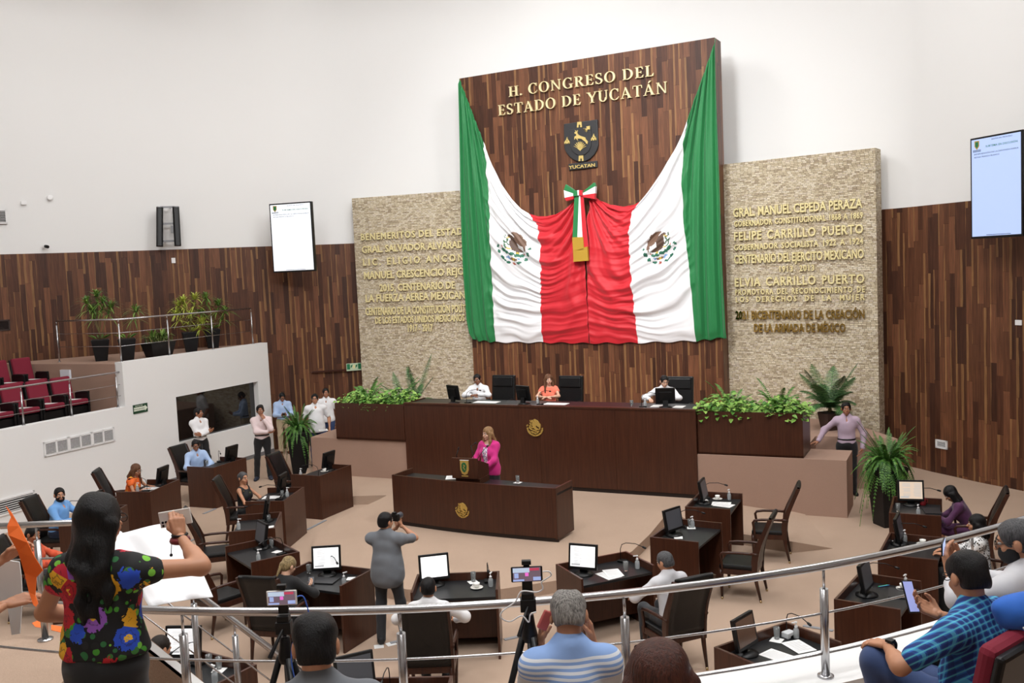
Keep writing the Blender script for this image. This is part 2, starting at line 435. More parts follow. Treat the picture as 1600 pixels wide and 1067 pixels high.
_b = bmesh.new(); _b.from_mesh(bmm); bmesh.ops.triangulate(_b, faces=[f for f in _b.faces if len(f.verts) > 4]); bmesh.ops.recalc_face_normals(_b, faces=_b.faces); _b.to_mesh(bmm); _b.free()
# ---- stone walls and the tall wooden panel between them
def slab(P, Q, z0, z1, th, name, m, over=0.0):
    P = Vector(P); Q = Vector(Q); t = (Q - P).normalized(); nrm = Vector((-t.y, t.x)); Lw = (Q - P).length
    mb = MB(); mb.uv = []
    c = [P, Q, Q + nrm * th, P + nrm * th]; us = [0, Lw, Lw + th, Lw + 2 * th]
    vs = []; fs = []
    for i in range(4):
        a, b = c[i], c[(i + 1) % 4]; u0 = us[i]; u1 = u0 + (b - a).length
        vs += [(a.x, a.y, z0), (b.x, b.y, z0), (b.x, b.y, z1), (a.x, a.y, z1)]
        mb.uv += [(u0, z0), (u1, z0), (u1, z1), (u0, z1)]
        fs.append((4 * i, 4 * i + 1, 4 * i + 2, 4 * i + 3))
    vs += [(q.x, q.y, z1) for q in c]; mb.uv += [(0, z1), (Lw, z1), (Lw, z1 + th), (0, z1 + th)]; fs.append((16, 17, 18, 19))
    mb.add(vs, fs)
    return mb.build(name, m)
SL = ((-4.24, 26.3), (-0.95, 25.28)); SR = ((4.85, 22.42), (7.86, 20.2)); PN = ((-1.06, 25.13), (4.9, 21.86))
STZ, PNZ = 6.82, 9.7
struct(slab(SL[0], SL[1], 0, STZ, 0.3, 'wall_stone_left', STONE))
struct(slab(SR[0], SR[1], 0, STZ + 0.06, 0.42, 'wall_stone_right', STONE))
struct(slab(PN[0], PN[1], 0, PNZ, 0.5, 'wall_panel', WOOD))
# ---- side gallery: white parapet block, its floors and steps
GA = Vector((-6.62, 25.5)); GB = Vector((-8.68, 21.0)); gd = (GB - GA).normalized(); gn = Vector((gd.y, -gd.x))    # gn: away from the hall
if gn.x > 0: gn = -gn
def gp(s, off=0.0): return GA + gd * s + gn * off
def gpx(px, py): return on(px, py, GA, GB)
def gs(p): return (Vector((p.x, p.y)) - GA).dot(gd)
def gwall(s0, s1, z0, z1, th, off=0.0):
    return [gp(s0, off), gp(s1, off), gp(s1, off + th), gp(s0, off + th)]
sUP = gs(gpx(193, 600)); sEND = 19.0
w0, w1, wz0, wz1 = gs(gpx(405, 630)), gs(gpx(277, 650)), 0.89, 2.0
mb = MB()
for s0, s1, z0, z1 in ((0.0, w0, 0, 3.0), (w0, w1, 0, wz0), (w0, w1, wz1, 3.0), (w1, sUP, 0, 3.0), (sUP, sEND, 0, 2.0)):
    mb.prism(gwall(s0, s1, z0, z1, 0.22), z0, z1)
struct(mb.build('wall_gallery', WHITE))
DARKG = mat('dark_mirror_glass', srgb(20, 18, 18), 0.04, spec=0.9)
struct(MB().prism(gwall(w0, w1, 0, 0, 0.03, 0.15), wz0, wz1).build('window_1', DARKG))
struct(MB().prism(gwall(0.0, 5.2, 0, 0, 0.03, -0.012), 0.0, 0.1).build('baseboard_gallery', mat('grey_skirting', srgb(120, 120, 122), 0.5)))
mb = MB()
mb.prism([gp(0.02, 0.2), gp(sUP, 0.2), gp(sUP, 4.2), gp(0.02, 1.3)], 0.0, 2.96)
struct(mb.build('floor_gallery_upper', [CARPET2]))
mb = MB()
mb.prism([gp(sUP, 0.2), gp(sEND, 0.2), gp(sEND, 2.2), gp(sUP, 2.2)], 0, 1.74)
mb.prism([gp(sUP, 2.2), gp(sEND, 2.2), gp(sEND, 6.5), gp(sUP, 5.5)], 0, 2.14)
for k in range(4):
    mb.prism([gp(sUP + 0.0, 1.2 + 0.3 * k), gp(sUP + 0.9, 1.2 + 0.3 * k), gp(sUP + 0.9, 1.5 + 0.3 * k), gp(sUP, 1.5 + 0.3 * k)], 1.7, 1.74 + 0.12 * (k + 1))
struct(mb.build('floor_gallery_lower', CARPET2))
# railings of the side gallery
def railing(name, label, posts, z0, ztop, cables, r=0.02, rp=0.018, ends=None, bend=None):
    t = thing(name, label, 'railing', (posts[0][0], posts[0][1], z0))
    o = Vector((posts[0][0], posts[0][1], z0))
    P = [Vector((p[0], p[1], 0)) for p in posts]
    full = ([Vector((ends[0][0], ends[0][1], 0))] if ends else []) + P + ([Vector((ends[1][0], ends[1][1], 0))] if ends else [])
    MB().tube([q + Vector((0, 0, ztop)) - o for q in full], r, 10).build('handrail', STEEL, t)
    for q in P:
        b = MB(); b.tube([q - o + Vector((0, 0, z0)), q - o + Vector((0, 0, ztop - 0.1))], rp, 10); b.tube([q - o + Vector((0, 0, ztop - 0.1)), q - o + Vector((0, 0, ztop))], 0.007, 6)
        b.lathe([(rp * 1.9, 0), (rp * 1.9, 0.012)], 12, q - o + Vector((0, 0, z0))); b.build('post', STEEL, t)
    for zc in cables:
        MB().tube([q + Vector((0, 0, zc)) - o for q in full], 0.006, 6).build('cable', STEEL, t)
    return t
up = [gpx(193, 563), gpx(270, 553), gpx(338, 545), gpx(400, 536)]
up = [gp(min(max(gs(p), 0.3), sUP - 0.08), 0.1) for p in up]
ret = gp(sUP - 0.08, 2.05)
railing('gallery_railing', 'steel cable railing along the plant ledge above the dark window', [ret] + up, 3.0, 3.95, (3.35, 3.65))
lo = [gp(gs(gpx(px, py)), 0.11) for px, py in ((-95, 690), (-22, 678), (43, 663), (118, 647), (190, 632))]
railing('gallery_railing', 'steel cable railing on the parapet in front of the maroon seats', lo, 2.0, 2.78, (2.25, 2.5), ends=(lo[0], gp(sUP, 0.11)))
# air grilles
def grille(name, label, c0, c1, z0, z1, fn, ncol, nsl, fm, sm, hm, grp=None, sd=-1):
    t = thing(name, label, 'air grille', (0, 0, 0), 0, grp)
    A = Vector((*fn(c0, 0.0), 0)); B = Vector((*fn(c1, 0.0), 0)); d = (B - A); Lw = d.length; a = math.atan2(d.y, d.x)
    t.location = (A.x, A.y, z0); t.rotation_euler = (0, 0, a); H = z1 - z0
    side = sd
    MB().b2((0.01, side * 0.004, 0.01), (Lw - 0.01, side * 0.008, H - 0.01)).build('backing', hm, t)
    b = MB(); fw = 0.035
    for x0, x1, q0, q1 in ((0, Lw, 0, fw), (0, Lw, H - fw, H), (0, fw, 0, H), (Lw - fw, Lw, 0, H)): b.b2((x0, side * 0.004, q0), (x1, side * 0.03, q1))
    for k in range(1, ncol): b.b2((Lw * k / ncol - fw / 2, side * 0.004, 0), (Lw * k / ncol + fw / 2, side * 0.03, H))
    b.build('frame', fm, t)
    b = MB()
    for k in range(nsl):
        z = fw + (H - 2 * fw) * (k + 0.5) / nsl
        b.box((Lw / 2, side * 0.018, z), (Lw - 2 * fw, 0.012, (H - 2 * fw) / nsl * 0.3), rx=0.25)
    b.build('slats', sm, t)
    return t
HOLE = mat('grille_void', srgb(30, 30, 32), 0.9)
g0, g1 = gs(gpx(67, 692)), gs(gpx(177, 668))
for k in range(3):
    a0 = g0 + (g1 - g0) * k / 3; a1 = g0 + (g1 - g0) * (k + 1) / 3
    grille('air_grille', ('white louvred wall grille, leftmost of the row of three under the parapet', 'white louvred wall grille, middle one of the row of three', 'white louvred wall grille, right one of the row of three nearest the dark window')[k],
           a0, a1, 1.3, 1.6, lambda s, o: tuple(gp(s, o - 0.0)), 2, 9, WHITEP, WHITEP, HOLE, 'wall grilles in a row', -1)
grille('air_grille', 'long white grille with wide slats low on the wall behind the blue-shirted seated man', gs(gpx(-60, 812)), gs(gpx(54, 780)), 0.35, 0.68, lambda s, o: tuple(gp(s, o)), 1, 6, WHITEP, WHITEP, HOLE, None, -1)
def wgrille(label, px0, py0, px1, py1, ns, fm, sm):
    p, a = wall_pt((px0 + px1) / 2, (py0 + py1) / 2); q0, _ = wall_pt(px0, py1); q1, _ = wall_pt(px1, py0)
    zz0, zz1 = q0.z, q1.z
    return grille('air_grille', label, Vector((q0.x, q0.y)), Vector((q1.x, q1.y)), zz0, zz1, lambda s, o: tuple(s), 1, ns, fm, sm, HOLE)
wgrille('brown louvred grille set in the wooden wall at the left edge', -30, 499, 15, 519, 6, mat('brown_metal', srgb(48, 28, 22), 0.5), mat('brown_metal', srgb(48, 28, 22), 0.5))
wgrille('white louvred grille high on the white wall at the left edge', -30, 327, 10, 350, 7, WHITEP, WHITEP)
wgrille('small white vent low on the right wooden wall', 1463, 689, 1481, 699, 5, WHITEP, WHITEP)
def wallbox(name, label, cat, px, py, w, h, d, m, m2=None):
    p, a = wall_pt(px, py)
    t = MB().box((0, -d / 2, 0), (w, d, h)).build(name, m, None, 0.006, p, a); tag(t, label, cat); return t
wallbox('wall_switch_box', 'small white box on the wooden wall under the twin speaker bars', 'box', 271, 407, 0.1, 0.14, 0.03, WHITEP)
wallbox('wall_sensor', 'small white square sensor beside the round one on the upper left wall', 'sensor', 37, 317, 0.13, 0.09, 0.04, WHITEP)
wallbox('wall_switch_plate', 'small white plate on the right wooden wall under the big screen', 'plate', 1592, 504, 0.14, 0.1, 0.02, WHITEP)
p, a = wall_pt(78, 309)
o = MB(); o.X = Matrix.Rotation(PI / 2, 4, 'X'); o.lathe([(0.07, 0), (0.07, 0.025), (0.045, 0.035), (0.02, 0.035)], 18)
tag(o.build('smoke_detector', WHITEP, None, 0, p, a), 'round white detector on the upper left wall', 'detector')
p, a = wall_pt(69, 385)
t = thing('security_camera', 'small white security camera with dark lens just above the wooden wall', 'camera', p, a)
MB().box((0, -0.03, 0), (0.07, 0.06, 0.07)).build('mount', WHITEP, t); MB().tube([(0.02, -0.05, 0), (0.06, -0.16, -0.02)], 0.04, 12).build('housing', BLACK, t)
# twin column speakers on brackets
p, a = wall_pt(262, 356)
t = thing('column_speaker_pair', 'pair of tall black column speakers on a grey bracket, upper left wall', 'speaker', p, a)
for k, (x, tilt) in enumerate(((-0.2, 0.03), (0.22, -0.02))):
    b = MB(); b.X = Matrix.Translation((x, -0.34, 0)) @ Matrix.Rotation(-0.1, 4, 'X') @ Matrix.Rotation(tilt + 0.04, 4, 'Y')
    b.prism([(-0.085, -0.05), (-0.05, -0.1), (0.05, -0.1), (0.085, -0.05), (0.085, 0.08), (-0.085, 0.08)], -0.5, 0.5)
    b.m = 1; b.prism([(-0.086, -0.05), (-0.05, -0.101), (0.05, -0.101), (0.086, -0.05), (0.086, 0.08), (-0.086, 0.08)], 0.5, 0.53)
    b.build('speaker_column', [BLACK, DSTEEL], t, 0.01)
b = MB()
for z in (-0.36, 0.09, 0.52):
    b.box((0.02, -0.3, z), (0.36, 0.04, 0.05))
for x in (-0.08, 0.1):
    b.box((x, -0.14, 0.52), (0.03, 0.3, 0.03)); b.box((x, -0.14, -0.36), (0.03, 0.3, 0.03))
b.box((0.1, -0.28, -0.06), (0.06, 0.1, 0.2)); b.build('bracket', DSTEEL, t)
# concealed door head above the left end and the exit sign on it
q0, a0 = wall_pt(487, 581.5); q1, a1 = wall_pt(566, 578.5)
d = q1 - q0; a = math.atan2(d.y, d.x)
struct(MB().box((d.length / 2, -0.02, 0), (d.length, 0.06, 0.045)).build('trim_2', veneer_mat('trim_wood', srgb(52, 26, 18), srgb(70, 36, 24)), None, 0, (q0.x, q0.y, 2.03 if False else q0.z), a))
# ---------------------------------------------------------------- lettering
def text_data(s, bold=0.0, spacing=1.0, wordsp=1.0):
    cu = bpy.data.curves.new('txt', 'FONT'); cu.body = s; cu.size = 1.0; cu.extrude = 0.0; cu.offset = bold
    cu.space_character = spacing; cu.space_word = wordsp; cu.resolution_u = 2
    ob = bpy.data.objects.new('txt', cu); COL.objects.link(ob)
    dg = bpy.context.evaluated_depsgraph_get(); me = bpy.data.meshes.new_from_object(ob.evaluated_get(dg))
    v = np.empty(len(me.vertices) * 3); me.vertices.foreach_get('co', v); v = v.reshape(-1, 3)
    f = [tuple(p.vertices) for p in me.polygons]
    bpy.data.objects.remove(ob); bpy.data.curves.remove(cu); bpy.data.meshes.remove(me)
    return v, f
def solid_text(mb, s, w, h, depth, y=0.0, x0=0.0, z0=0.0, bold=0.02, spacing=1.0, vis=None, wordsp=1.0, center=False):
    """raised letters in the x-z plane standing out towards -y; w is the width of the visible part of the text"""
    v, f = text_data(s, bold, spacing, wordsp)
    vv = v
    if vis: vv, _ = text_data(vis, bold, spacing, wordsp)
    xa, xb = vv[:, 0].min(), vv[:, 0].max()
    cap, _ = text_data('H', bold); ch = cap[:, 1].max() - cap[:, 1].min(); zb = cap[:, 1].min()
    sx = w / (xb - xa); sz = h / ch
    ox = x0 - (w / 2 if center else 0)
    P = [(ox + (a - xa) * sx, z0 + (b - zb) * sz) for a, b in v[:, :2]]
    n = len(P)
    vs = [(a, y - depth, b) for a, b in P]
    fs = list(f)
    if depth > 1e-6:
        vs += [(a, y, b) for a, b in P]
        cnt = {}
        for q in f:
            for i in range(len(q)):
                e = (q[i], q[(i + 1) % len(q)]); cnt[e] = 1
        for (a, b) in list(cnt):
            if (b, a) not in cnt: fs.append((b, a, n + a, n + b))
    mb.add(vs, fs)
def wall_text(s, pl, pr, P, Q, cap_px, label, m, vis=None, spacing=1.0, wordsp=1.0, bold=0.022, depth=0.03):
    a = on(pl[0], pl[1], P, Q); b = on(pr[0], pr[1], P, Q); z = (a.z + b.z) / 2
    c = on((pl[0] + pr[0]) / 2, (pl[1] + pr[1]) / 2 - cap_px, P, Q); h = c.z - on((pl[0] + pr[0]) / 2, (pl[1] + pr[1]) / 2, P, Q).z
    d = Vector((b.x - a.x, b.y - a.y)); ang = math.atan2(d.y, d.x)
    mb = MB(); solid_text(mb, s, d.length, h, depth, 0.0, 0, 0, bold, spacing, vis, wordsp)
    nrm = Vector((math.sin(ang), -math.cos(ang)))
    o = mb.build('raised_lettering', m, None, 0, (a.x + nrm.x * 0.03, a.y + nrm.y * 0.03, z), ang)
    tag(o, label, 'lettering', 'gold name lettering on the stone walls')
ZL = lambda x, y: (540 + x * 0.3188, 280 + y * 0.3188)
ZR = lambda x, y: (1120 + x * 0.3185, 220 + y * 0.3185)
for s, l, r, c, vis, sp, lab in (
        ('BENEMERITOS DEL ESTADO', (80, 300), (578, 272), 34, 'BENEMERITOS DEL ESTAD', 1.15, 'gold raised line BENEMERITOS DEL ESTADO, topmost on the left stone wall'),
        ('GRAL. SALVADOR ALVARADO', (85, 362), (582, 337), 35, 'GRAL. SALVADOR ALVARAD', 1.0, 'gold raised line starting GRAL. on the left stone wall, second from the top'),
        ('LIC. ELIGIO ANCONA', (90, 425), (582, 400), 35, 'LIC. ELIGIO ANCON', 1.5, 'widely spaced gold raised line starting LIC., third on the left stone wall'),
        ('MANUEL CRESCENCIO REJON', (95, 491), (585, 468), 37, 'MANUEL CRESCENCIO REJO', 1.0, 'gold raised line fourth from the top on the left stone wall'),
        ('2015, CENTENARIO DE', (172, 552), (540, 534), 36, None, 1.0, 'gold raised line 2015, CENTENARIO DE on the left stone wall'),
        ('LA FUERZA AEREA MEXICANA', (103, 603), (590, 585), 38, 'LA FUERZA AEREA MEXICAN', 1.0, 'gold raised line LA FUERZA AEREA MEXICANA on the left stone wall'),
        ('CENTENARIO DE LA CONSTITUCIÓN POLÍTICA', (103, 670), (592, 648), 38, 'CENTENARIO DE LA CONSTITUCIÓN POLÍT', 1.0, 'gold raised line CENTENARIO DE LA CONSTITUCIÓN on the left stone wall'),
        ('DE LOS ESTADOS UNIDOS MEXICANOS', (150, 708), (587, 695), 33, None, 1.0, 'gold raised line DE LOS ESTADOS UNIDOS MEXICANOS on the left stone wall'),
        ('1917 - 2017', (310, 748), (432, 742), 35, None, 1.0, 'gold raised dates 1917 - 2017 at the bottom of the left stone wall')):
    wall_text(s, ZL(*l), ZL(*r), SL[0], SL[1], c * 0.3188, lab, GOLD, vis, sp)
for s, l, r, c, sp, ws, lab in (
        ('GRAL. MANUEL CEPEDA PERAZA', (85, 374), (718, 331), 46, 1.0, 1.0, 'gold raised line starting GRAL., topmost on the right stone wall'),
        ('GOBERNADOR CONSTITUCIONAL 1868 A 1869', (90, 420), (720, 382), 29, 1.1, 1.3, 'small gold raised line ending 1868 A 1869 on the right stone wall'),
        ('FELIPE CARRILLO PUERTO', (90, 490), (722, 455), 45, 1.15, 1.6, 'large gold raised name line, third on the right stone wall'),
        ('GOBERNADOR SOCIALISTA 1922 A 1924', (90, 537), (722, 507), 29, 1.1, 1.8, 'small gold raised line ending 1922 A 1924 on the right stone wall'),
        ('CENTENARIO DEL EJERCITO MEXICANO', (90, 602), (725, 578), 45, 1.0, 0.8, 'gold raised line CENTENARIO DEL EJERCITO MEXICANO on the right stone wall'),
        ('1913  2013', (312, 642), (482, 637), 29, 1.2, 1.2, 'gold raised dates 1913 2013 in the middle of the right stone wall'),
        ('ELVIA CARRILLO PUERTO', (93, 715), (728, 698), 44, 1.15, 1.5, 'large gold raised name line just under the dates 1913 2013'),
        ('PROMOTORA DEL RECONOCIMIENTO DE', (95, 755), (730, 743), 28, 1.3, 1.5, 'small gold raised line PROMOTORA DEL RECONOCIMIENTO DE on the right stone wall'),
        ('LOS DERECHOS DE LA MUJER', (98, 790), (730, 782), 28, 1.4, 3.0, 'widely spaced gold raised line LOS DERECHOS DE LA MUJER'),
        ('2021 BICENTENARIO DE LA CREACIÓN', (97, 873), (728, 872), 42, 1.0, 1.0, 'gold raised line 2021 BICENTENARIO DE LA CREACIÓN on the right stone wall'),
        ('DE LA ARMADA DE MÉXICO', (187, 935), (635, 940), 42, 1.0, 1.0, 'gold raised line DE LA ARMADA DE MÉXICO, lowest on the right stone wall')):
    wall_text(s, ZR(*l), ZR(*r), SR[0], SR[1], c * 0.3185, lab, GOLD3 if s.startswith(('2021', 'DE LA')) else GOLD, None, sp, ws)
# serif capitals of the big panel, drawn stroke by stroke (cap height 1)
TK, TN, SF = 0.165, 0.065, 0.05
def bar(x0, y0, x1, y1): return [(x0, y0), (x1, y0), (x1, y1), (x0, y1)]
def stem(x, y0=0.0, y1=1.0, w=TK, sb=True, st=True, o=0.085):
    r = [bar(x, y0, x + w, y1)]
    if sb: r.append([(x - o, y0), (x + w + o, y0), (x + w + o, y0 + SF * 0.7), (x + w, y0 + SF * 1.9), (x, y0 + SF * 1.9), (x - o, y0 + SF * 0.7)])
    if st: r.append([(x - o, y1), (x + w + o, y1), (x + w + o, y1 - SF * 0.7), (x + w, y1 - SF * 1.9), (x, y1 - SF * 1.9), (x - o, y1 - SF * 0.7)])
    return r
def bowl(cx, cy, rx, ry, a0, a1, tv, th, n=18):
    """an arc whose stroke is tv wide where it runs upright and th where it runs level"""
    r = []
    P = []
    for i in range(n + 1):
        a = math.radians(a0 + (a1 - a0) * i / n)
        w = th + (tv - th) * abs(math.cos(a)) ** 1.4
        P.append(((cx + rx * math.cos(a), cy + ry * math.sin(a)), (cx + (rx - w) * math.cos(a), cy + (ry - w * 0.98) * math.sin(a))))
    for i in range(n): r.append([P[i][0], P[i + 1][0], P[i + 1][1], P[i][1]])
    return r
def line(x0, y0, x1, y1, w): return [[(x0 - w / 2, y0), (x0 + w / 2, y0), (x1 + w / 2, y1), (x1 - w / 2, y1)]]
def glyph(ch):
    if ch == 'H': return stem(0.1) + stem(0.6) + [bar(0.2, 0.47, 0.65, 0.53)], 0.87
    if ch == '.': return bowl(0.1, 0.085, 0.09, 0.09, 0, 360, 0.088, 0.088, 14), 0.2
    if ch in 'OCG':
        if ch == 'O': return bowl(0.45, 0.5, 0.43, 0.52, 0, 360, 0.17, 0.05, 32), 0.9
        r = bowl(0.45, 0.5, 0.43, 0.52, 52, 308, 0.17, 0.05, 28) + [bar(0.68, 0.7, 0.735, 0.99)]
        if ch == 'G': return r + stem(0.62, 0.04, 0.42, 0.15, False, True, 0.09) + [bar(0.5, 0.0, 0.7, 0.07)], 0.88
        return r + [[(0.68, 0.1), (0.76, 0.18), (0.79, 0.27), (0.745, 0.27)]], 0.82
    if ch == 'N': return stem(0.12, w=0.07) + stem(0.72, w=0.07, sb=False) + [[(0.06, 1), (0.22, 1), (0.79, 0.0), (0.7, 0.0)]], 0.92
    if ch == 'R': return stem(0.1) + bowl(0.3, 0.745, 0.36, 0.255, -90, 90, 0.165, 0.055, 16) + [bar(0.2, 0.49, 0.32, 0.545), bar(0.2, 0.945, 0.32, 1)] + [[(0.34, 0.5), (0.5, 0.5), (0.8, 0.0), (0.6, 0.0)], bar(0.6, 0, 0.86, 0.045)], 0.8
    if ch == 'E': return stem(0.1) + [bar(0.2, 0, 0.6, 0.055), bar(0.2, 0.945, 0.58, 1), bar(0.2, 0.475, 0.48, 0.53), [(0.6, 0), (0.66, 0.25), (0.615, 0.25), (0.5, 0.05)], [(0.58, 1), (0.62, 0.76), (0.575, 0.76), (0.48, 0.95)], bar(0.45, 0.38, 0.495, 0.62)], 0.68
    if ch == 'L': return stem(0.1) + [bar(0.2, 0, 0.6, 0.055), [(0.6, 0), (0.66, 0.27), (0.615, 0.27), (0.5, 0.05)]], 0.66
    if ch == 'D': return stem(0.1) + bowl(0.33, 0.5, 0.5, 0.5, -90, 90, 0.17, 0.055, 22) + [bar(0.2, 0, 0.34, 0.055), bar(0.2, 0.945, 0.34, 1)], 0.88
    if ch == 'S': return bowl(0.3, 0.745, 0.26, 0.27, 40, 225, 0.13, 0.05, 14) + bowl(0.31, 0.265, 0.29, 0.28, -140, 45, 0.14, 0.05, 14) + [[(0.1, 0.57), (0.2, 0.66), (0.53, 0.46), (0.44, 0.33)], bar(0.46, 0.74, 0.505, 0.98), bar(0.05, 0.02, 0.095, 0.28)], 0.63
    if ch == 'T': return stem(0.3, st=False) + [bar(0.02, 0.945, 0.745, 1), [(0.02, 1), (0.065, 1), (0.05, 0.74), (-0.0, 0.74)], [(0.7, 1), (0.745, 1), (0.765, 0.74), (0.715, 0.74)]], 0.76
    if ch in 'AÁ':
        r = line(0.12, 0, 0.43, 1, 0.07) + [[(0.36, 1), (0.47, 1), (0.84, 0), (0.64, 0)], bar(0.2, 0.31, 0.64, 0.365), bar(0.0, 0, 0.26, 0.045), bar(0.56, 0, 0.92, 0.045)]
        if ch == 'Á': r += [[(0.38, 1.07), (0.47, 1.07), (0.66, 1.27), (0.5, 1.27)]]
        return r, 0.9
    if ch == 'U': return stem(0.1, 0.32, 1, TK, False, True) + stem(0.67, 0.32, 1, 0.07, False, True) + bowl(0.42, 0.34, 0.32, 0.36, 180, 360, 0.16, 0.06, 20), 0.86
    if ch == 'Y': return stem(0.34, 0, 0.47, TK, True, False) + [[(0.02, 1), (0.22, 1), (0.5, 0.44), (0.35, 0.44)], [(0.71, 1), (0.79, 1), (0.5, 0.42), (0.42, 0.46)], bar(-0.05, 0.955, 0.3, 1), bar(0.6, 0.955, 0.88, 1)], 0.82
    return [], 0.34
def serif_line(s, pl, pr, capz, P, Q, parent, origin, ang, name, m, depth=0.05):
    a = on(pl[0], pl[1], P, Q); b = on(pr[0], pr[1], P, Q)
    tot = sum(glyph(c)[1] + 0.1 for c in s) - 0.1
    Lw = math.hypot(b.x - a.x, b.y - a.y); k = Lw / tot; h = capz
    x = math.hypot(a.x - origin.x, a.y - origin.y); z = (a.z + b.z) / 2 - origin.z
    for c in s:
        polys, adv = glyph(c)
        if polys:
            mb = MB()
            for po in polys: mb.plate([(q[0] * k, q[1] * h) for q in po], -depth, 0.0)
            mb.build(name, m, parent, 0, (x, -0.02, z))
        x += (adv + 0.1) * k
PV = (Vector(PN[0]), Vector(PN[1])); pd = (PV[1] - PV[0]).normalized(); pn = Vector((pd.y, -pd.x)); PANG = math.atan2(pd.y, pd.x)
PO = Vector((PN[0][0], PN[0][1], 0))
ZP = lambda x, y: (700 + x * 0.275, 50 + y * 0.275)
def ptop(pxy): return on(pxy[0], pxy[1], PN[0], PN[1])
ttl = thing('title_lettering', 'large cream serif title H. CONGRESO DEL ESTADO DE YUCATÁN across the wooden panel', 'lettering', PO, PANG)
for s, l, r, cap in (('H. CONGRESO DEL', (352, 372), (1175, 250), 60), ('ESTADO DE YUCATÁN', (293, 479), (1253, 345), 62)):
    m0 = ((l[0] + r[0]) / 2, (l[1] + r[1]) / 2)
    h = ptop(ZP(m0[0], m0[1] - cap)).z - ptop(ZP(*m0)).z
    serif_line(s, ZP(*l), ZP(*r), h, PN[0], PN[1], ttl, PO, PANG, 'letter', mat('cream_gold_letters', srgb(232, 216, 168), 0.4, 0.25))
def ploc(px, py, off=0.0):                 # panel-plane coordinates (distance along the panel, height) of a pixel
    p = ptop((px, py)); return ((Vector((p.x, p.y)) - PV[0]).dot(pd), p.z)
# ---- eagle emblem as coloured outlines (unit square, facing left)
def emblem():
    Z = lambda x, y: ((x - 540) / 440.0, (550 - y) / 440.0)
    def ell(cx, cy, rx, ry, a=0, n=14):
        a = math.radians(a); o = []
        for i in range(n):
            w = 2 * PI * i / n; x, y = rx * math.cos(w), ry * math.sin(w)
            o.append(Z(cx + x * math.cos(a) - y * math.sin(a), cy + x * math.sin(a) + y * math.cos(a)))
        return o
    L = []
    P = lambda c, pts: L.append((c, [Z(*q) for q in pts]))
    P('brown', [(345, 215), (375, 182), (430, 185), (480, 215), (520, 250), (560, 280), (600, 340), (610, 440), (600, 520), (640, 560), (700, 590), (770, 640), (720, 655), (640, 655), (580, 650), (540, 610), (480, 590), (450, 520), (415, 450), (405, 370), (420, 310), (410, 262), (370, 255)])
    P('brown2', [(475, 165), (520, 135), (580, 145), (660, 190), (730, 240), (780, 330), (835, 380), (850, 430), (840, 500), (825, 620), (800, 640), (780, 640), (765, 520), (700, 500), (640, 450), (595, 400), (560, 320), (540, 235)])
    P('yellow', [(325, 250), (405, 245), (400, 275), (340, 290)])
    P('yellow', [(370, 505), (470, 540), (440, 560), (375, 540)]); P('yellow', [(560, 650), (620, 645), (640, 690), (560, 695)])
    for a in ([(290, 185), (315, 190), (300, 230), (330, 265), (310, 275), (280, 230)], [(350, 285), (385, 285), (375, 350), (350, 370), (410, 445), (395, 455), (340, 390), (345, 330)],
              [(265, 320), (290, 318), (335, 370), (325, 420), (375, 520), (350, 545), (310, 470), (300, 390)]): P('snake', a)
    for e in ((300, 560, 70, 38, 50), (370, 620, 55, 36, 30), (480, 675, 70, 42, 10), (595, 725, 60, 42, 0), (700, 740, 60, 42, -20)): L.append(('green', ell(*e)))
    P('blue', [(320, 740), (400, 700), (430, 740), (450, 780), (430, 820), (380, 780)]); P('blue', [(620, 795), (690, 800), (660, 840), (620, 825)])
    P('brown2', [(450, 760), (510, 765), (500, 830), (440, 815)]); P('yellow', [(505, 765), (560, 790), (555, 860), (505, 830)]); P('brown2', [(560, 790), (620, 800), (610, 850), (560, 855)])
    for e in ((155, 450, 48, 30, 110), (170, 590, 52, 30, 60), (245, 740, 52, 32, 55), (300, 815, 40, 22, 45), (375, 870, 60, 32, 10), (655, 905, 62, 34, -5), (790, 835, 46, 44, -30), (875, 710, 44, 56, 0), (925, 580, 36, 30, -30)): L.append(('green', ell(*e)))
    P('red', [(245, 440), (270, 440), (285, 500), (255, 510)]); P('red', [(735, 690), (795, 680), (780, 715), (745, 720)]); P('red', [(490, 890), (560, 890), (565, 950), (500, 945)])
    return L
EMB = emblem()
# ---- draped flag
FG = mat('flag_green', srgb(22, 120, 62), 0.6, sheen=0.2); FW = mat('flag_white', srgb(238, 238, 240), 0.6, sheen=0.2); FR = mat('flag_red', srgb(200, 22, 38), 0.6, sheen=0.2)
ECOL = {'brown': srgb(92, 70, 58), 'brown2': srgb(120, 92, 76), 'yellow': srgb(206, 176, 50), 'snake': srgb(62, 104, 72), 'green': srgb(38, 106, 82), 'blue': srgb(112, 150, 196), 'red': srgb(170, 82, 62)}
FMATS = [FG, FW, FR] + [mat('emblem_' + k, c, 0.6) for k, c in ECOL.items()]; EIX = {k: 3 + i for i, k in enumerate(ECOL)}
def interp(P, t):
    xs = np.array([p[0] for p in P]); return np.stack([np.interp(t, xs, np.array([p[k] for p in P])) for k in range(1, len(P[0]))], -1)
def pip(poly, x, y):
    ins = np.zeros(x.shape, bool); n = len(poly); j = n - 1
    for i in range(n):
        xi, yi = poly[i]; xj, yj = poly[j]
        c = ((yi > y) != (yj > y)) & (x < (xj - xi) * (y - yi) / (yj - yi + 1e-12) + xi); ins ^= c; j = i
    return ins
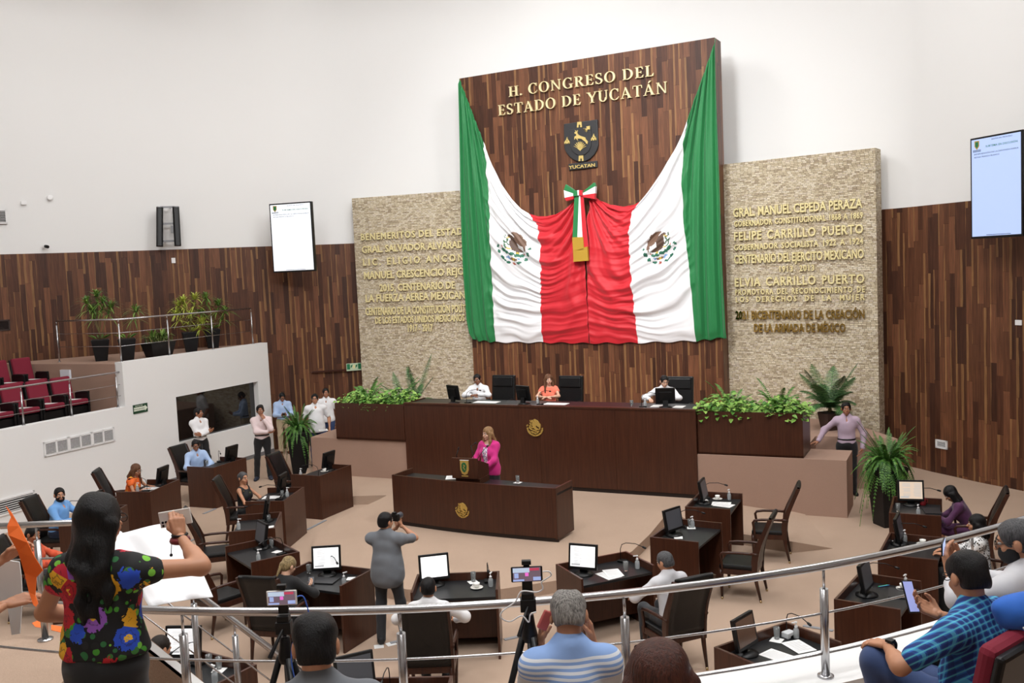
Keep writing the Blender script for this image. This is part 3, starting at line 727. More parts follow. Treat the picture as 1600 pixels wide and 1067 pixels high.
def flag_half(name, parent, top, left, b1, b2, right, emb_c, emb_r, mirror, seed):
    """columns run from the outer edge (s=0) to the middle (s=1); each boundary is a list of pixels from top to bottom"""
    ns, nt = 156, 260
    toL = lambda pts: np.array([ploc(*p) for p in pts])
    curves = [toL(c) for c in (left, b1, b2, right)]
    def resamp(c, n):
        d = np.r_[0, np.cumsum(np.hypot(*np.diff(c, axis=0).T))]; d /= d[-1]; t = np.linspace(0, 1, n)
        return np.stack([np.interp(t, d, c[:, 0]), np.interp(t, d, c[:, 1])], -1)
    cols = [resamp(c, nt + 1) for c in curves]
    topc = toL(top); dtop = np.r_[0, np.cumsum(np.hypot(*np.diff(topc, axis=0).T))]; 
    # top edge parameter of the two inner boundaries
    kb = [int(np.argmin(np.hypot(*(topc - curves[k][0]).T))) for k in (1, 2)]
    kn = [0, dtop[kb[0]], dtop[kb[1]], dtop[-1]]
    s = np.linspace(0, 1, ns + 1)
    arc = np.interp(s, [0, 1 / 3, 2 / 3, 1], kn)
    tp = np.stack([np.interp(arc, dtop, topc[:, 0]), np.interp(arc, dtop, topc[:, 1])], -1)
    X = np.zeros((ns + 1, nt + 1)); Zz = np.zeros_like(X); T = np.linspace(0, 1, nt + 1)
    for i, si in enumerate(s):
        k = min(int(si * 3), 2); w = si * 3 - k
        c = cols[k] * (1 - w) + cols[k + 1] * w
        sh = tp[i] - c[0]                                # pull the column's head on to the top edge
        fall = (1 - T)[:, None] ** 1.6
        c = c + sh * fall
        X[i], Zz[i] = c[:, 0], c[:, 1]
    Sg, Tg = np.meshgrid(s, T, indexing='ij')
    # drape folds: swags hanging between the outer corner and the bow, folds fanning from the bow, upright folds at the outer edge
    def crease(x, sharp=1.6): return (0.5 + 0.5 * np.cos(2 * PI * x)) ** sharp
    mid = np.clip((Sg - 0.30) / 0.70, 0, 1)
    depth_ = (1 - np.abs(2 * Sg - 1.25).clip(0, 1) ** 2)
    base = Tg * (0.92 + 0.16 * Sg) - 0.20 * (1 - Tg) * (Sg - 0.33) - 0.055 * np.sin(PI * mid) * (1 - 0.5 * Tg)
    wig = 0.018 * np.sin(7 * Sg + 11 * Tg + seed) + 0.010 * np.sin(17 * Sg - 7 * Tg + 2 * seed) + 0.005 * np.sin(31 * Sg + 13 * Tg)
    ph = base + wig
    env = lambda a, b_, c_: 0.35 + 0.65 * (0.5 + 0.5 * np.sin(a * Sg + b_ * Tg + c_ + seed))
    sw = 1.0 * crease(6.5 * ph + 0.2, 1.3) * env(6, 9, 0) + 0.7 * crease(11.3 * ph + 0.6 + 0.2 * np.sin(9 * Sg), 1.8) * env(9, -7, 2) + 0.35 * crease(21.0 * ph + 0.15 * np.sin(15 * Sg + seed), 2.0) * env(13, 12, 4)
    a0 = np.arctan2(1.06 - Sg, Tg * 1.3 + 0.05)
    a1 = a0 + 0.05 * np.sin(9 * Tg + seed) + 0.02 * np.sin(20 * Tg + 5 * Sg)
    rad = 1.0 * crease(4.2 * a1 + 0.1, 1.2) + 0.6 * crease(8.6 * a1 + 0.3 * seed, 1.6) * env(4, 5, 1)
    w_r = np.clip((Sg - 0.66) / 0.22, 0, 1) * np.clip(1.15 - 0.75 * Tg, 0.15, 1)
    fan = (Sg * 3) / (0.35 + 0.65 * Tg ** 0.6)
    ver = 1.0 * crease(2.1 * fan + 0.2 + 0.06 * np.sin(7 * Tg + seed), 1.2) + 0.6 * crease(3.9 * fan + 0.1 * np.sin(5 * Tg), 1.6)
    w_g = np.clip((0.40 - Sg) / 0.16, 0, 1)
    disp = 0.105 * (1 - w_g) * (1 - w_r) * sw * np.clip(0.45 + 0.8 * np.sin(PI * Tg ** 0.8), 0, 1) + 0.10 * w_r * rad + 0.095 * w_g * ver
    disp *= np.clip(Tg / 0.02, 0.35, 1)
    hem = np.exp(-((1 - Tg) / 0.02) ** 2); disp = disp * (1 - 0.5 * hem)
    disp = 0.03 + disp + 0.05 * np.sin(PI * Tg)
    jit = 0.02 * np.sin(40 * Sg + seed) * np.clip((Tg - 0.9) / 0.1, 0, 1)
    V = np.stack([X, -disp, Zz + jit], -1).reshape(-1, 3)
    I = np.arange((ns + 1) * (nt + 1)).reshape(ns + 1, nt + 1)
    q = np.stack([I[:-1, :-1], I[1:, :-1], I[1:, 1:], I[:-1, 1:]], -1).reshape(-1, 4)
    sc = ((Sg[:-1, :-1] + Sg[1:, :-1]) / 2).reshape(-1); mi = np.minimum((sc * 3).astype(int), 2)
    cx = ((X[:-1, :-1] + X[1:, 1:]) / 2).reshape(-1); cz = ((Zz[:-1, :-1] + Zz[1:, 1:]) / 2).reshape(-1)
    ec = ploc(*emb_c); er = abs(ploc(emb_c[0] + emb_r, emb_c[1])[0] - ec[0]) * 1.0
    erz = abs(ploc(emb_c[0], emb_c[1] - emb_r)[1] - ec[1])
    ex = (cx - ec[0]) / er * (-1 if mirror else 1); ez = (cz - ec[1]) / erz
    near = (np.abs(ex) < 1.1) & (np.abs(ez) < 1.1); ix = np.nonzero(near)[0]
    for cn, po in EMB:
        h = pip(po, ex[ix], ez[ix]); mi[ix[h]] = EIX[cn]
    if V[I[1, 0]][0] > V[I[0, 0]][0]: q = q[:, ::-1]
    me = bpy.data.meshes.new(name); me.from_pydata(V.tolist(), [], q.tolist())
    for m in FMATS: me.materials.append(m)
    me.polygons.foreach_set('material_index', mi.astype(np.int32)); me.polygons.foreach_set('use_smooth', [True] * len(q)); me.update()
    o = link(name, me, parent)
    so = o.modifiers.new('thickness', 'SOLIDIFY'); so.thickness = 0.008; so.offset = 1
    return o
flag = thing('flag', 'huge green, white and red flag draped in two swags across the wooden panel', 'flag', PO, PANG)
TL = [(719.5, 124), (738, 172), (757, 222), (770, 258), (785, 288), (800, 310), (815, 326), (828, 334), (842, 338), (856, 338), (870, 335), (885, 326), (897, 316), (906, 304)]
flag_half('flag_cloth', flag, TL, [(719.5, 124), (723, 225), (726, 320), (729, 420), (733, 500), (737, 522), (741, 531)],
          [(757, 222), (763, 262), (768, 320), (771, 380), (772, 430), (774, 490), (776, 534.5)],
          [(828, 334), (843, 352), (848, 385), (849, 430), (848, 480), (850, 535)], [(906, 304), (912, 345), (917, 400), (920, 470), (922, 536)], (808, 388.5), 28, False, 1)
TR = [(1119.5, 61), (1103, 110), (1088, 152), (1078, 180), (1070, 203), (1058, 230), (1040, 263), (1023, 290), (1007, 312), (992, 320), (975, 323), (955, 320), (938, 313), (926, 304)]
flag_half('flag_cloth', flag, TR, [(1120.5, 61), (1124, 180), (1128, 290), (1131, 400), (1135, 480), (1137, 527)],
          [(1078, 180), (1071, 225), (1068, 275), (1071, 340), (1077, 400), (1083, 460), (1089, 532.5)],
          [(1007, 312), (989, 332), (985, 365), (988, 420), (993, 470), (998, 535.5)], [(926, 304), (921, 345), (920, 400), (921, 470), (923, 536)], (1033, 387), 28, True, 4)
# bow and tasselled ribbon
bow = thing('ribbon_bow', 'tricolour ribbon bow with gold fringed tails pinned over the middle of the flag', 'ribbon', PO, PANG)
def ppoly(pts): return [ploc(*p) for p in pts]
def pplate(mb, pts, y0, y1): mb.plate(ppoly(pts), -y0, -y1)
for nm, sets in (('bow_loop', [(0, [(892, 289), (905, 298), (906, 304), (889, 298)]), (1, [(889, 298), (906, 304), (905, 307), (890, 310)]), (2, [(890, 310), (905, 307), (904, 312), (893, 315)])]),
                 ('bow_loop', [(0, [(919, 300), (936, 286), (938, 292), (918, 303)]), (1, [(918, 303), (938, 292), (937.5, 303), (918, 306)]), (2, [(918, 306), (937.5, 303), (937, 312), (918, 309)])]),
                 ('knot', [(0, [(905, 299), (911, 298.5), (912, 307), (905, 308)]), (1, [(911, 298.5), (914, 298), (914, 306), (912, 307)]), (2, [(914, 298), (919, 298.5), (919, 307), (914, 306)])]),
                 ('ribbon_tail', [(0, [(905.5, 306), (912.5, 306), (910, 371), (902.5, 371)]), (1, [(912.5, 306), (914, 306), (917, 371), (910, 371)])]),
                 ('ribbon_tail', [(1, [(913, 306), (914.5, 306), (919, 386), (916, 386)]), (2, [(914.5, 306), (919, 306), (927, 386), (919, 386)])])):
    mb = MB()
    for ci, pts in sets:
        mb.m = ci; pplate(mb, pts, 0.27 if nm == 'ribbon_tail' else 0.2, 0.31 if nm != 'knot' else 0.36)
    mb.build(nm, [FG, FW, FR], bow, 0.008)
GF = mat('gold_fringe', srgb(180, 142, 40), 0.7, bump=(90, 0.5))
for pts in ([(902.5, 371), (919.5, 370.5), (921, 391), (904, 392)], [(904, 392), (926, 385), (927.5, 407), (904.5, 409)]):
    mb = MB(); pplate(mb, pts, 0.25, 0.33); mb.build('fringe', GF, bow, 0.006)
# ---- state shield
SHB = mat('shield_black', srgb(38, 38, 40), 0.5)
sh = thing('coat_of_arms', 'black shield with gold leaping deer and agave over a small YUCATAN plate', 'coat of arms', PO, PANG)
ZS = lambda x, y: (870 + x * 0.0937, 180 + y * 0.0937)
def sploc(x, y): return ploc(*ZS(x, y))
def splate(mb, pts, y0, y1): mb.plate([sploc(*p) for p in pts], -y0, -y1)
out = [(130, 150), (690, 75), (708, 500), (690, 570), (640, 660), (570, 730), (480, 778), (400, 785), (310, 755), (230, 700), (165, 620), (140, 550)]
mb = MB(); splate(mb, out, 0.0, 0.06); mb.build('shield', SHB, sh, 0.015)
inn = [(235, 245), (585, 200), (592, 520), (560, 600), (500, 655), (420, 680), (340, 655), (275, 600), (245, 530)]
mb = MB(); splate(mb, inn, 0.06, 0.085); mb.build('inner_shield', SHB, sh, 0.01)
SG = mat('shield_gold', srgb(214, 190, 118), 0.4, 0.4)
mb = MB(); splate(mb, [(325, 290), (345, 285), (330, 255), (350, 270), (355, 285), (372, 255), (380, 262), (370, 300), (385, 330), (420, 350), (500, 375), (515, 410), (545, 445), (535, 490), (515, 470), (505, 450), (470, 425), (440, 400), (395, 395), (370, 400), (385, 430), (370, 425), (350, 395), (335, 390), (330, 415), (320, 410), (325, 365), (355, 345), (350, 320), (328, 315)], 0.085, 0.11)
mb.build('deer', SG, sh)
mb = MB()
for k in range(9):
    a = math.radians(25 + 130 * k / 8); L = 130
    x, y = 415 + L * math.cos(a) * 0.85, 575 - L * math.sin(a)
    splate(mb, [(405, 575), (x - 6, y), (x + 6, y), (425, 575)], 0.085, 0.105)
splate(mb, [(370, 560), (460, 560), (425, 590), (420, 605), (405, 590)], 0.085, 0.106); mb.build('agave', SG, sh)
mb = MB(); splate(mb, [(520, 195), (578, 185), (580, 245), (530, 240)], 0.085, 0.105)
for k in range(5):
    a = math.radians(180 + 20 * k); splate(mb, [(535, 225), (530 + 62 * math.cos(a), 230 - 62 * math.sin(a)), (536 + 62 * math.cos(a), 226 - 62 * math.sin(a)), (545, 232)], 0.085, 0.104)
mb.build('sun', SG, sh)
for tx, ty in ((150, 385), (592, 330)):
    mb = MB(); T = lambda x, y: (tx + x, ty + y - 0.1 * x)
    for pl in ([(0, 60), (88, 60), (88, 100), (72, 100), (72, 80), (58, 80), (58, 100), (30, 100), (30, 80), (16, 80), (16, 100), (0, 100)], [(16, 38), (72, 38), (72, 60), (54, 60), (54, 46), (34, 46), (34, 60), (16, 60)], [(32, 12), (56, 12), (56, 38), (32, 38)], [(40, -12), (48, -12), (48, 12), (40, 12)]):
        splate(mb, [T(*p) for p in pl], 0.06, 0.085)
    mb.build('church', SG, sh)
for tx, ty in ((358, 120), (385, 680)):
    mb = MB(); T = lambda x, y: (tx + x, ty + y - 0.08 * x)
    splate(mb, [T(*p) for p in [(6, 0), (76, 0), (82, 92), (56, 92), (56, 60), (42, 40), (28, 60), (28, 92), (0, 92)]], 0.06, 0.085); mb.build('arch', SG, sh)
mb = MB(); splate(mb, [(205, 815), (685, 760), (690, 870), (215, 925)], 0.0, 0.05); mb.build('name_plate', SHB, sh, 0.01)
mb = MB(); a = sploc(220, 905); b = sploc(655, 857); solid_text(mb, 'YUCATAN', b[0] - a[0], sploc(430, 825)[1] - sploc(430, 881)[1], 0.02, -0.05, a[0], (a[1] + b[1]) / 2, 0.02)
mb.build('name_lettering', SG, sh)
# ---- hanging screens
def tv(label, corners, scr, P, Q, push, hdr):
    tl, tr, bl, br = [on(c[0], c[1], P, Q) for c in corners]
    a = Vector(((tl.x + bl.x) / 2, (tl.y + bl.y) / 2)); b = Vector(((tr.x + br.x) / 2, (tr.y + br.y) / 2)); d = b - a
    zt, zb = (tl.z + tr.z) / 2, (bl.z + br.z) / 2; ang = math.atan2(d.y, d.x); Wd, Hd = d.length, zt - zb
    t = thing('wall_screen', label, 'screen', (a.x, a.y, zb), ang)
    fw = 0.035
    b_ = MB(); b_.b2((0, 0.0, 0), (Wd, 0.11, Hd)); b_.build('casing', BLACK, t, 0.008)
    b_ = MB(); b_.box((Wd / 2, 0.24, Hd / 2), (0.1, 0.3, 0.5)); b_.build('wall_bracket', BLACK, t)
    MB().b2((fw, -0.004, fw * 1.2), (Wd - fw, 0.004, Hd - fw)).build('display', scr, t)
    TX = mat('screen_text_grey', srgb(70, 90, 120), 0.8); TXG = mat('screen_text_green', srgb(50, 130, 110), 0.8)
    y = -0.005; w = Wd - 2 * fw; h = Hd - 2 * fw
    b_ = MB(); solid_text(b_, 'SESIÓN EN PROCESO', w * 0.42, h * 0.013, 0.001, y, fw + w * 0.42, fw + h * 0.972, 0.01)
    b_.m = 1; solid_text(b_, 'SUBTEMA EN DISCUSIÓN', w * 0.64, h * 0.02, 0.001, y, fw + w * 0.3, fw + h * 0.905, 0.01)
    b_.m = 0; solid_text(b_, 'INTERVENCIÓN DE LA DIPUTADA KARLA', w * 0.9, h * 0.014, 0.001, y, fw + w * 0.06, fw + h * 0.842, 0.012)
    solid_text(b_, 'REYNA FRANCO BLANCO', w * 0.52, h * 0.014, 0.001, y, fw + w * 0.06, fw + h * 0.81, 0.012)
    for k in range(2): b_.b2((fw + w * 0.03, y - 0.001, fw + h * (0.885 - 0.012 * k)), (fw + w * 0.2, y, fw + h * (0.892 - 0.012 * k)))
    b_.b2((fw + w * 0.3, y - 0.001, fw + h * 0.012), (fw + w * 0.8, y, fw + h * 0.018))
    b_.build('screen_text', [TX, TXG], t)
    b_ = MB(); cx, cz = fw + w * 0.115, fw + h * 0.94
    b_.plate([(cx - 0.055, cz + 0.08), (cx + 0.055, cz + 0.08), (cx + 0.055, cz - 0.02), (cx, cz - 0.085), (cx - 0.055, cz - 0.02)], y - 0.001, y)
    b_.m = 1; b_.plate([(cx - 0.035, cz + 0.06), (cx + 0.035, cz + 0.06), (cx + 0.035, cz - 0.01), (cx, cz - 0.055), (cx - 0.035, cz - 0.01)], y - 0.002, y - 0.001)
    b_.build('crest', [GOLD2, GREENP], t)
    return t
tvY = 25.5
p1 = aty(420, 372, 25.2); p2 = aty(490, 370, 24.85)
tv('lit white wall screen hanging between the twin speakers and the left stone wall', [(421, 317), (488, 316), (426, 426), (490.5, 424)], SCREEN_T, (p1.x, p1.y), (p2.x, p2.y), 0, 1)
p1 = aty(1511, 290, 17.85); p2 = aty(1597, 290, 16.7)
tv('lit pale blue wall screen tilted high on the right wall', [(1511.5, 217), (1594, 203.5), (1521.5, 374), (1602, 368)], SCREEN_B, (p1.x, p1.y), (p2.x, p2.y), 0, 1)
# ---- green signs
q = on(541, 574, (q0.x, q0.y), (q1.x, q1.y)); r = on(564.5, 571, (q0.x, q0.y), (q1.x, q1.y))
a = math.atan2(r.y - q.y, r.x - q.x); wS = math.hypot(r.x - q.x, r.y - q.y)
t = thing('meeting_point_sign', 'small green and white sign on the trim left of the left stone wall', 'sign', (q.x, q.y, q.z), a)
sw_, sh_ = wS, 0.21
MB().b2((0, -0.05, -0.1), (sw_, -0.06, sh_ - 0.1)).build('plate', mat('sign_pale', srgb(188, 206, 176), 0.5), t)
b = MB(); b.b2((0.015, -0.064, -0.06), (0.1, -0.06, sh_ - 0.115)); b.b2((sw_ - 0.1, -0.064, -0.06), (sw_ - 0.015, -0.06, sh_ - 0.115))
for s_ in (0.34, 0.66):
    b.plate([(sw_ * s_ - 0.03, -0.03), (sw_ * s_ + 0.02, 0.02), (sw_ * s_ + 0.03, 0.08), (sw_ * s_ - 0.02, 0.05)], -0.064, -0.06)
b.build('pictogram', GREENP, t); b = MB(); b.b2((sw_ * 0.42, -0.065, -0.04), (sw_ * 0.58, -0.06, 0.06)); b.build('central_mark', mat('sign_cream', srgb(220, 212, 160), 0.5), t)
q = gpx(208, 646); r = gpx(229.5, 630); s0, s1 = gs(q), gs(r); a = math.atan2(-gd.y, -gd.x)
pt = gp(s0, -0.005)
t = thing('exit_route_sign', 'green RUTA DE EVACUACIÓN arrow sign on the white gallery wall', 'sign', (pt.x, pt.y, 1.8), a)
sw_ = abs(s1 - s0); sh_ = 0.2
MB().b2((0, -0.012, 0), (sw_, 0, sh_)).build('plate', mat('sign_dark_green', srgb(20, 66, 40), 0.5), t)
b = MB(); b.plate([(0.015, 0.055), (sw_ * 0.8, 0.055), (sw_ * 0.8, 0.03), (sw_ - 0.01, 0.095), (sw_ * 0.8, 0.165), (sw_ * 0.8, 0.14), (0.015, 0.14)][::1], -0.016, -0.012)
b.build('arrow', mat('sign_white', srgb(225, 232, 215), 0.5), t)
b = MB(); solid_text(b, 'RUTA DE', sw_ * 0.5, 0.028, 0.001, -0.0125, sw_ * 0.15, 0.155, 0.01); b.m = 1; solid_text(b, 'EVACUACIÓN', sw_ * 0.7, 0.03, 0.001, -0.0165, 0.02, 0.08, 0.01)
b.build('sign_lettering', [mat('sign_white', srgb(225, 232, 215), 0.5), mat('sign_dark_green', srgb(20, 66, 40), 0.5)], t)
# ---------------------------------------------------------------- rostrum
DA = Vector((-2.40, 20.40)); DB = Vector((3.40, 17.60)); dd = (DB - DA).normalized(); dn = Vector((-dd.y, dd.x)); DLEN = (DB - DA).length; DANG = math.atan2(dd.y, dd.x)
def dp(s, off=0.0): return DA + dd * s + dn * off          # along the rostrum front, off = towards the panel
def dpx(px, py): return on(px, py, DA, DB)
def ds(p): return (Vector((p.x, p.y)) - DA).dot(dd)
sL0 = ds(dpx(525, 640)); sLB = ds(dpx(486, 690)); sR1 = ds(dpx(1256, 680)) - 0.02; sRB = ds(dpx(1328, 760)) - 0.05
mb = MB()
mb.prism([dp(sLB), dp(0.0), dp(DLEN), dp(sRB), dp(sRB, 0.95), dp(sR1 - 0.1, 0.95), dp(sR1 - 0.1, 2.3), dp(sRB + 0.7, 2.3), Vector((7.2, 20.5)), Vector((4.85, 22.3)), Vector((-0.95, 25.1)), Vector((-2.9, 25.7)), dp(sLB - 0.1, 1.2)], 0.0, 1.03)
stage = struct(mb.build('stage_base', CARPET2))
_b = bmesh.new(); _b.from_mesh(stage.data); bmesh.ops.triangulate(_b, faces=[f for f in _b.faces if len(f.verts) > 4]); _b.to_mesh(stage.data); _b.free()
DO = Vector((DA.x, DA.y, 0))
def local_mb(): return MB()
ros = thing('rostrum_desk', 'long dark wooden rostrum desk below the flag with a gold eagle emblem', 'desk', (DA.x, DA.y, PH), DANG)
H0 = 1.88 - PH
b = MB()
for k in range(4):
    x0, x1 = DLEN * k / 4, DLEN * (k + 1) / 4
    b.b2((x0 + 0.003, -0.04, 0.08), (x1 - 0.003, 0.0, H0))
b.b2((0, -0.03, 0.08), (DLEN, 0.02, H0 - 0.01)); b.build('front_panel', VENEER, ros)
MB().b2((0.03, -0.015, 0), (DLEN - 0.03, 0.03, 0.09)).build('plinth', mat('dark_plinth', srgb(26, 15, 11), 0.5), ros)
b = MB(); b.b2((0, -0.055, H0 - 0.03), (DLEN, 0.05, H0 + 0.012)); b.build('top_edge', VENEER, ros, 0.006)
MB().b2((0, 0.05, H0 - 0.1), (DLEN, 0.82, H0 - 0.02)).build('desk_top', BLACKTOP, ros)
b = MB(); b.b2((0, -0.0, 0.0), (0.04, 0.82, H0)); b.build('side_panel', VENEER, ros); b = MB(); b.b2((DLEN - 0.04, 0, 0), (DLEN, 0.82, H0)); b.build('side_panel', VENEER, ros)
def gold_emblem(cx, cz, r, y, parent, name='eagle_emblem'):
    b = MB()
    for i, (cn, po) in enumerate(EMB):
        k = 0.02 + 0.006 * (i % 5)
        b.plate([(cx + p[0] * r, cz + p[1] * r) for p in po], y - k, y)
    for s_ in range(22):                                   # closed laurel half-ring
        a0 = math.radians(190 + 160 * s_ / 22); a1 = math.radians(190 + 160 * (s_ + 1) / 22)
        b.plate([(cx + r * .98 * math.cos(a0), cz + r * .95 * math.sin(a0)), (cx + r * .98 * math.cos(a1), cz + r * .95 * math.sin(a1)), (cx + r * .82 * math.cos(a1), cz + r * .8 * math.sin(a1)), (cx + r * .82 * math.cos(a0), cz + r * .8 * math.sin(a0))], y - 0.02, y)
    return b.build(name, GOLD2, parent)
p = dpx(837.5, 667.5); rr = dpx(850.5, 667).x - p.x
gold_emblem(ds(p), p.z - PH, rr * 1.12, -0.04, ros)
def planter_box(label, s0, s1, off, flip):
    t = thing('planter_box', label, 'planter', (*dp(s0, off), 1.0), DANG); L_ = s1 - s0; z0, z1 = 0.03, 0.845
    b = MB(); b.b2((0, 0, z0), (L_, 0.03, z1)); b.b2((0, 0.82, z0), (L_, 0.85, z1)); b.b2((0, 0.03, z0), (0.03, 0.82, z1)); b.b2((L_ - 0.03, 0.03, z0), (L_, 0.82, z1)); b.b2((0, 0, z0), (L_, 0.85, z0 + 0.04))
    b.build('casing', VENEER, t)
    MB().b2((0.03, 0.03, z1 - 0.16), (L_ - 0.03, 0.82, z1 - 0.1)).build('soil', mat('dark_soil', srgb(38, 27, 20), 0.9), t)
    return t
planter_box('dark wooden planter box at the left end of the rostrum, full of bright foliage', sL0, -0.01, -0.04, 0)
planter_box('dark wooden planter box at the right end of the rostrum, full of bright foliage', DLEN + 0.01, sR1, 0.04, 1)
# ---------------------------------------------------------------- speaker's desk and lectern
LA = Vector((-2.27, 16.76)); LBp = Vector((0.60, 15.13)); ld = (LBp - LA).normalized(); ln = Vector((-ld.y, ld.x)); LL = (LBp - LA).length; LANG = math.atan2(ld.y, ld.x)
tb = thing('speaker_desk', 'wide curved dark wooden speaker desk with a gold eagle emblem below the rostrum', 'desk', (LA.x, LA.y, PH), LANG)
NA = 14
arc = [(LL * k / NA, -0.09 * math.sin(PI * k / NA)) for k in range(NA + 1)]
H1 = 0.90
b = MB(); b.prism([(x, y) for x, y in arc] + [(x, y + 0.035) for x, y in arc[::-1]], 0.07, H1); b.build('front_panel', VENEER, tb)
b = MB(); b.prism([(x, y + 0.02) for x, y in arc] + [(x, y + 0.05) for x, y in arc[::-1]], 0.0, 0.08); b.build('plinth', MATS['dark_plinth'], tb)
for x in (0, LL - 0.035):
    b = MB(); b.b2((x, 0.0, 0.05), (x + 0.035, 0.62, H1)); b.build('side_panel', VENEER, tb)
b = MB(); b.prism([(x, y + 0.035) for x, y in arc] + [(LL, 0.6), (0, 0.6)], H1 - 0.13, H1 - 0.09); b.build('desk_top', BLACKTOP, tb)
p = on(727.5, 795, LA, LBp); s_ = (Vector((p.x, p.y)) - LA).dot(ld); rr = on(738.5, 795, LA, LBp).x - p.x
gold_emblem(s_, p.z - PH, rr * 1.12, -0.085, tb)
DT = PH + H1 - 0.09
pc = at(728, 757, DT); 
lt = thing('lectern', 'dark wooden lectern with a green and gold crest standing on the speaker desk', 'lectern', (pc.x, pc.y, DT), LANG + 0.12)
b = MB(); b.b2((-0.2, 0.02, 0), (0.26, 0.42, 0.1)); b.build('base', VENEER, lt)
b = MB(); wv = 0.24
b.add([(-0.22, 0.0, 0.1), (0.24, 0.0, 0.1), (0.24, 0.46, 0.1), (-0.22, 0.46, 0.1), (-0.22, 0.0, 0.44), (0.24, 0.0, 0.44), (0.24, 0.46, 0.28), (-0.22, 0.46, 0.28)], [(3, 2, 1, 0), (0, 1, 5, 4), (1, 2, 6, 5), (2, 3, 7, 6), (3, 0, 4, 7), (4, 5, 6, 7)]); b.build('body', VENEER, lt)
b = MB(); b.box((0.01, -0.02, 0.29), (0.5, 0.035, 0.36)); b.build('front_plate', VENEER, lt, 0.006)
b = MB(); b.plate([(-0.07, 0.43), (0.09, 0.43), (0.09, 0.27), (0.06, 0.2), (0.01, 0.18), (-0.04, 0.2), (-0.07, 0.27)], -0.048, -0.037); b.plate([(-0.05, 0.15), (0.07, 0.15), (0.07, 0.17), (-0.05, 0.17)], -0.048, -0.037)
b.m = 1
b.plate([(-0.04, 0.37), (-0.01, 0.4), (0.03, 0.39), (0.055, 0.34), (0.045, 0.26), (0.01, 0.22), (-0.03, 0.25), (-0.045, 0.3)], -0.054, -0.047); b.m = 0
b.plate([(0.0, 0.36), (0.03, 0.34), (0.0, 0.31), (0.03, 0.27), (0.02, 0.265), (-0.015, 0.31), (0.01, 0.335), (-0.01, 0.355)], -0.058, -0.053)
b.m = 2; b.plate([(-0.075, 0.432), (0.095, 0.432), (0.095, 0.44), (-0.075, 0.44)], -0.05, -0.037)
b.build('crest', [GOLD2, mat('crest_green', srgb(30, 96, 52), 0.5), WHITEP], lt)
def mic(parent, pts, r=0.006, head=0.016, name='microphone_stem'):
    MB().tube(pts, r, 8).build(name, BLACK, parent)
    v = (Vector(pts[-1]) - Vector(pts[-2])).normalized(); e = Vector(pts[-1])
    MB().tube([e, e + v * 0.015, e + v * 0.05, e + v * 0.06], [head * 0.6, head, head, head * 0.5], 10).build('microphone_head', BLACK, parent)
mic(lt, [(0.14, 0.1, 0.38), (0.1, 0.12, 0.52), (0.04, 0.2, 0.64), (0.06, 0.3, 0.66)]); mic(lt, [(0.16, 0.08, 0.4), (0.2, 0.14, 0.46), (0.26, 0.28, 0.58), (0.27, 0.34, 0.6)])
mic(lt, [(-0.18, 0.06, 0.42), (-0.18, 0.06, 0.5), (-0.16, 0.08, 0.58)], 0.009, 0.012)
# ---------------------------------------------------------------- furniture prototypes
def make_desk(label):
    t = thing('legislator_desk', label, 'desk', (0, 0, 0), 0, 'legislators desks'); w, d, h = 1.05, 0.70, 0.86
    b = MB(); b.b2((-w / 2, 0, 0.0), (w / 2, 0.03, h)); b.build('front_panel', VENEER, t, 0.003)
    for x in (-w / 2, w / 2 - 0.03):
        b = MB(); b.b2((x, 0.03, 0.0), (x + 0.03, d, h)); b.build('side_panel', VENEER, t, 0.003)
    b = MB(); b.b2((-w / 2 + 0.03, 0.03, 0.735), (w / 2 - 0.03, d - 0.02, 0.765)); b.build('desk_top', BLACKTOP, t)
    b = MB(); b.b2((-w / 2 + 0.03, 0.28, 0.12), (w / 2 - 0.03, 0.3, 0.735)); b.build('modesty_panel', VENEER, t)
    return t
def backprof(z):
    P = [(0.40, -0.24), (0.52, -0.245), (0.66, -0.265), (0.8, -0.305), (0.95, -0.365), (1.08, -0.42), (1.15, -0.455)]
    for i in range(len(P) - 1):
        if z <= P[i + 1][0]: 
            k = (z - P[i][0]) / (P[i + 1][0] - P[i][0]); return P[i][1] + k * (P[i + 1][1] - P[i][1])
    return P[-1][1]
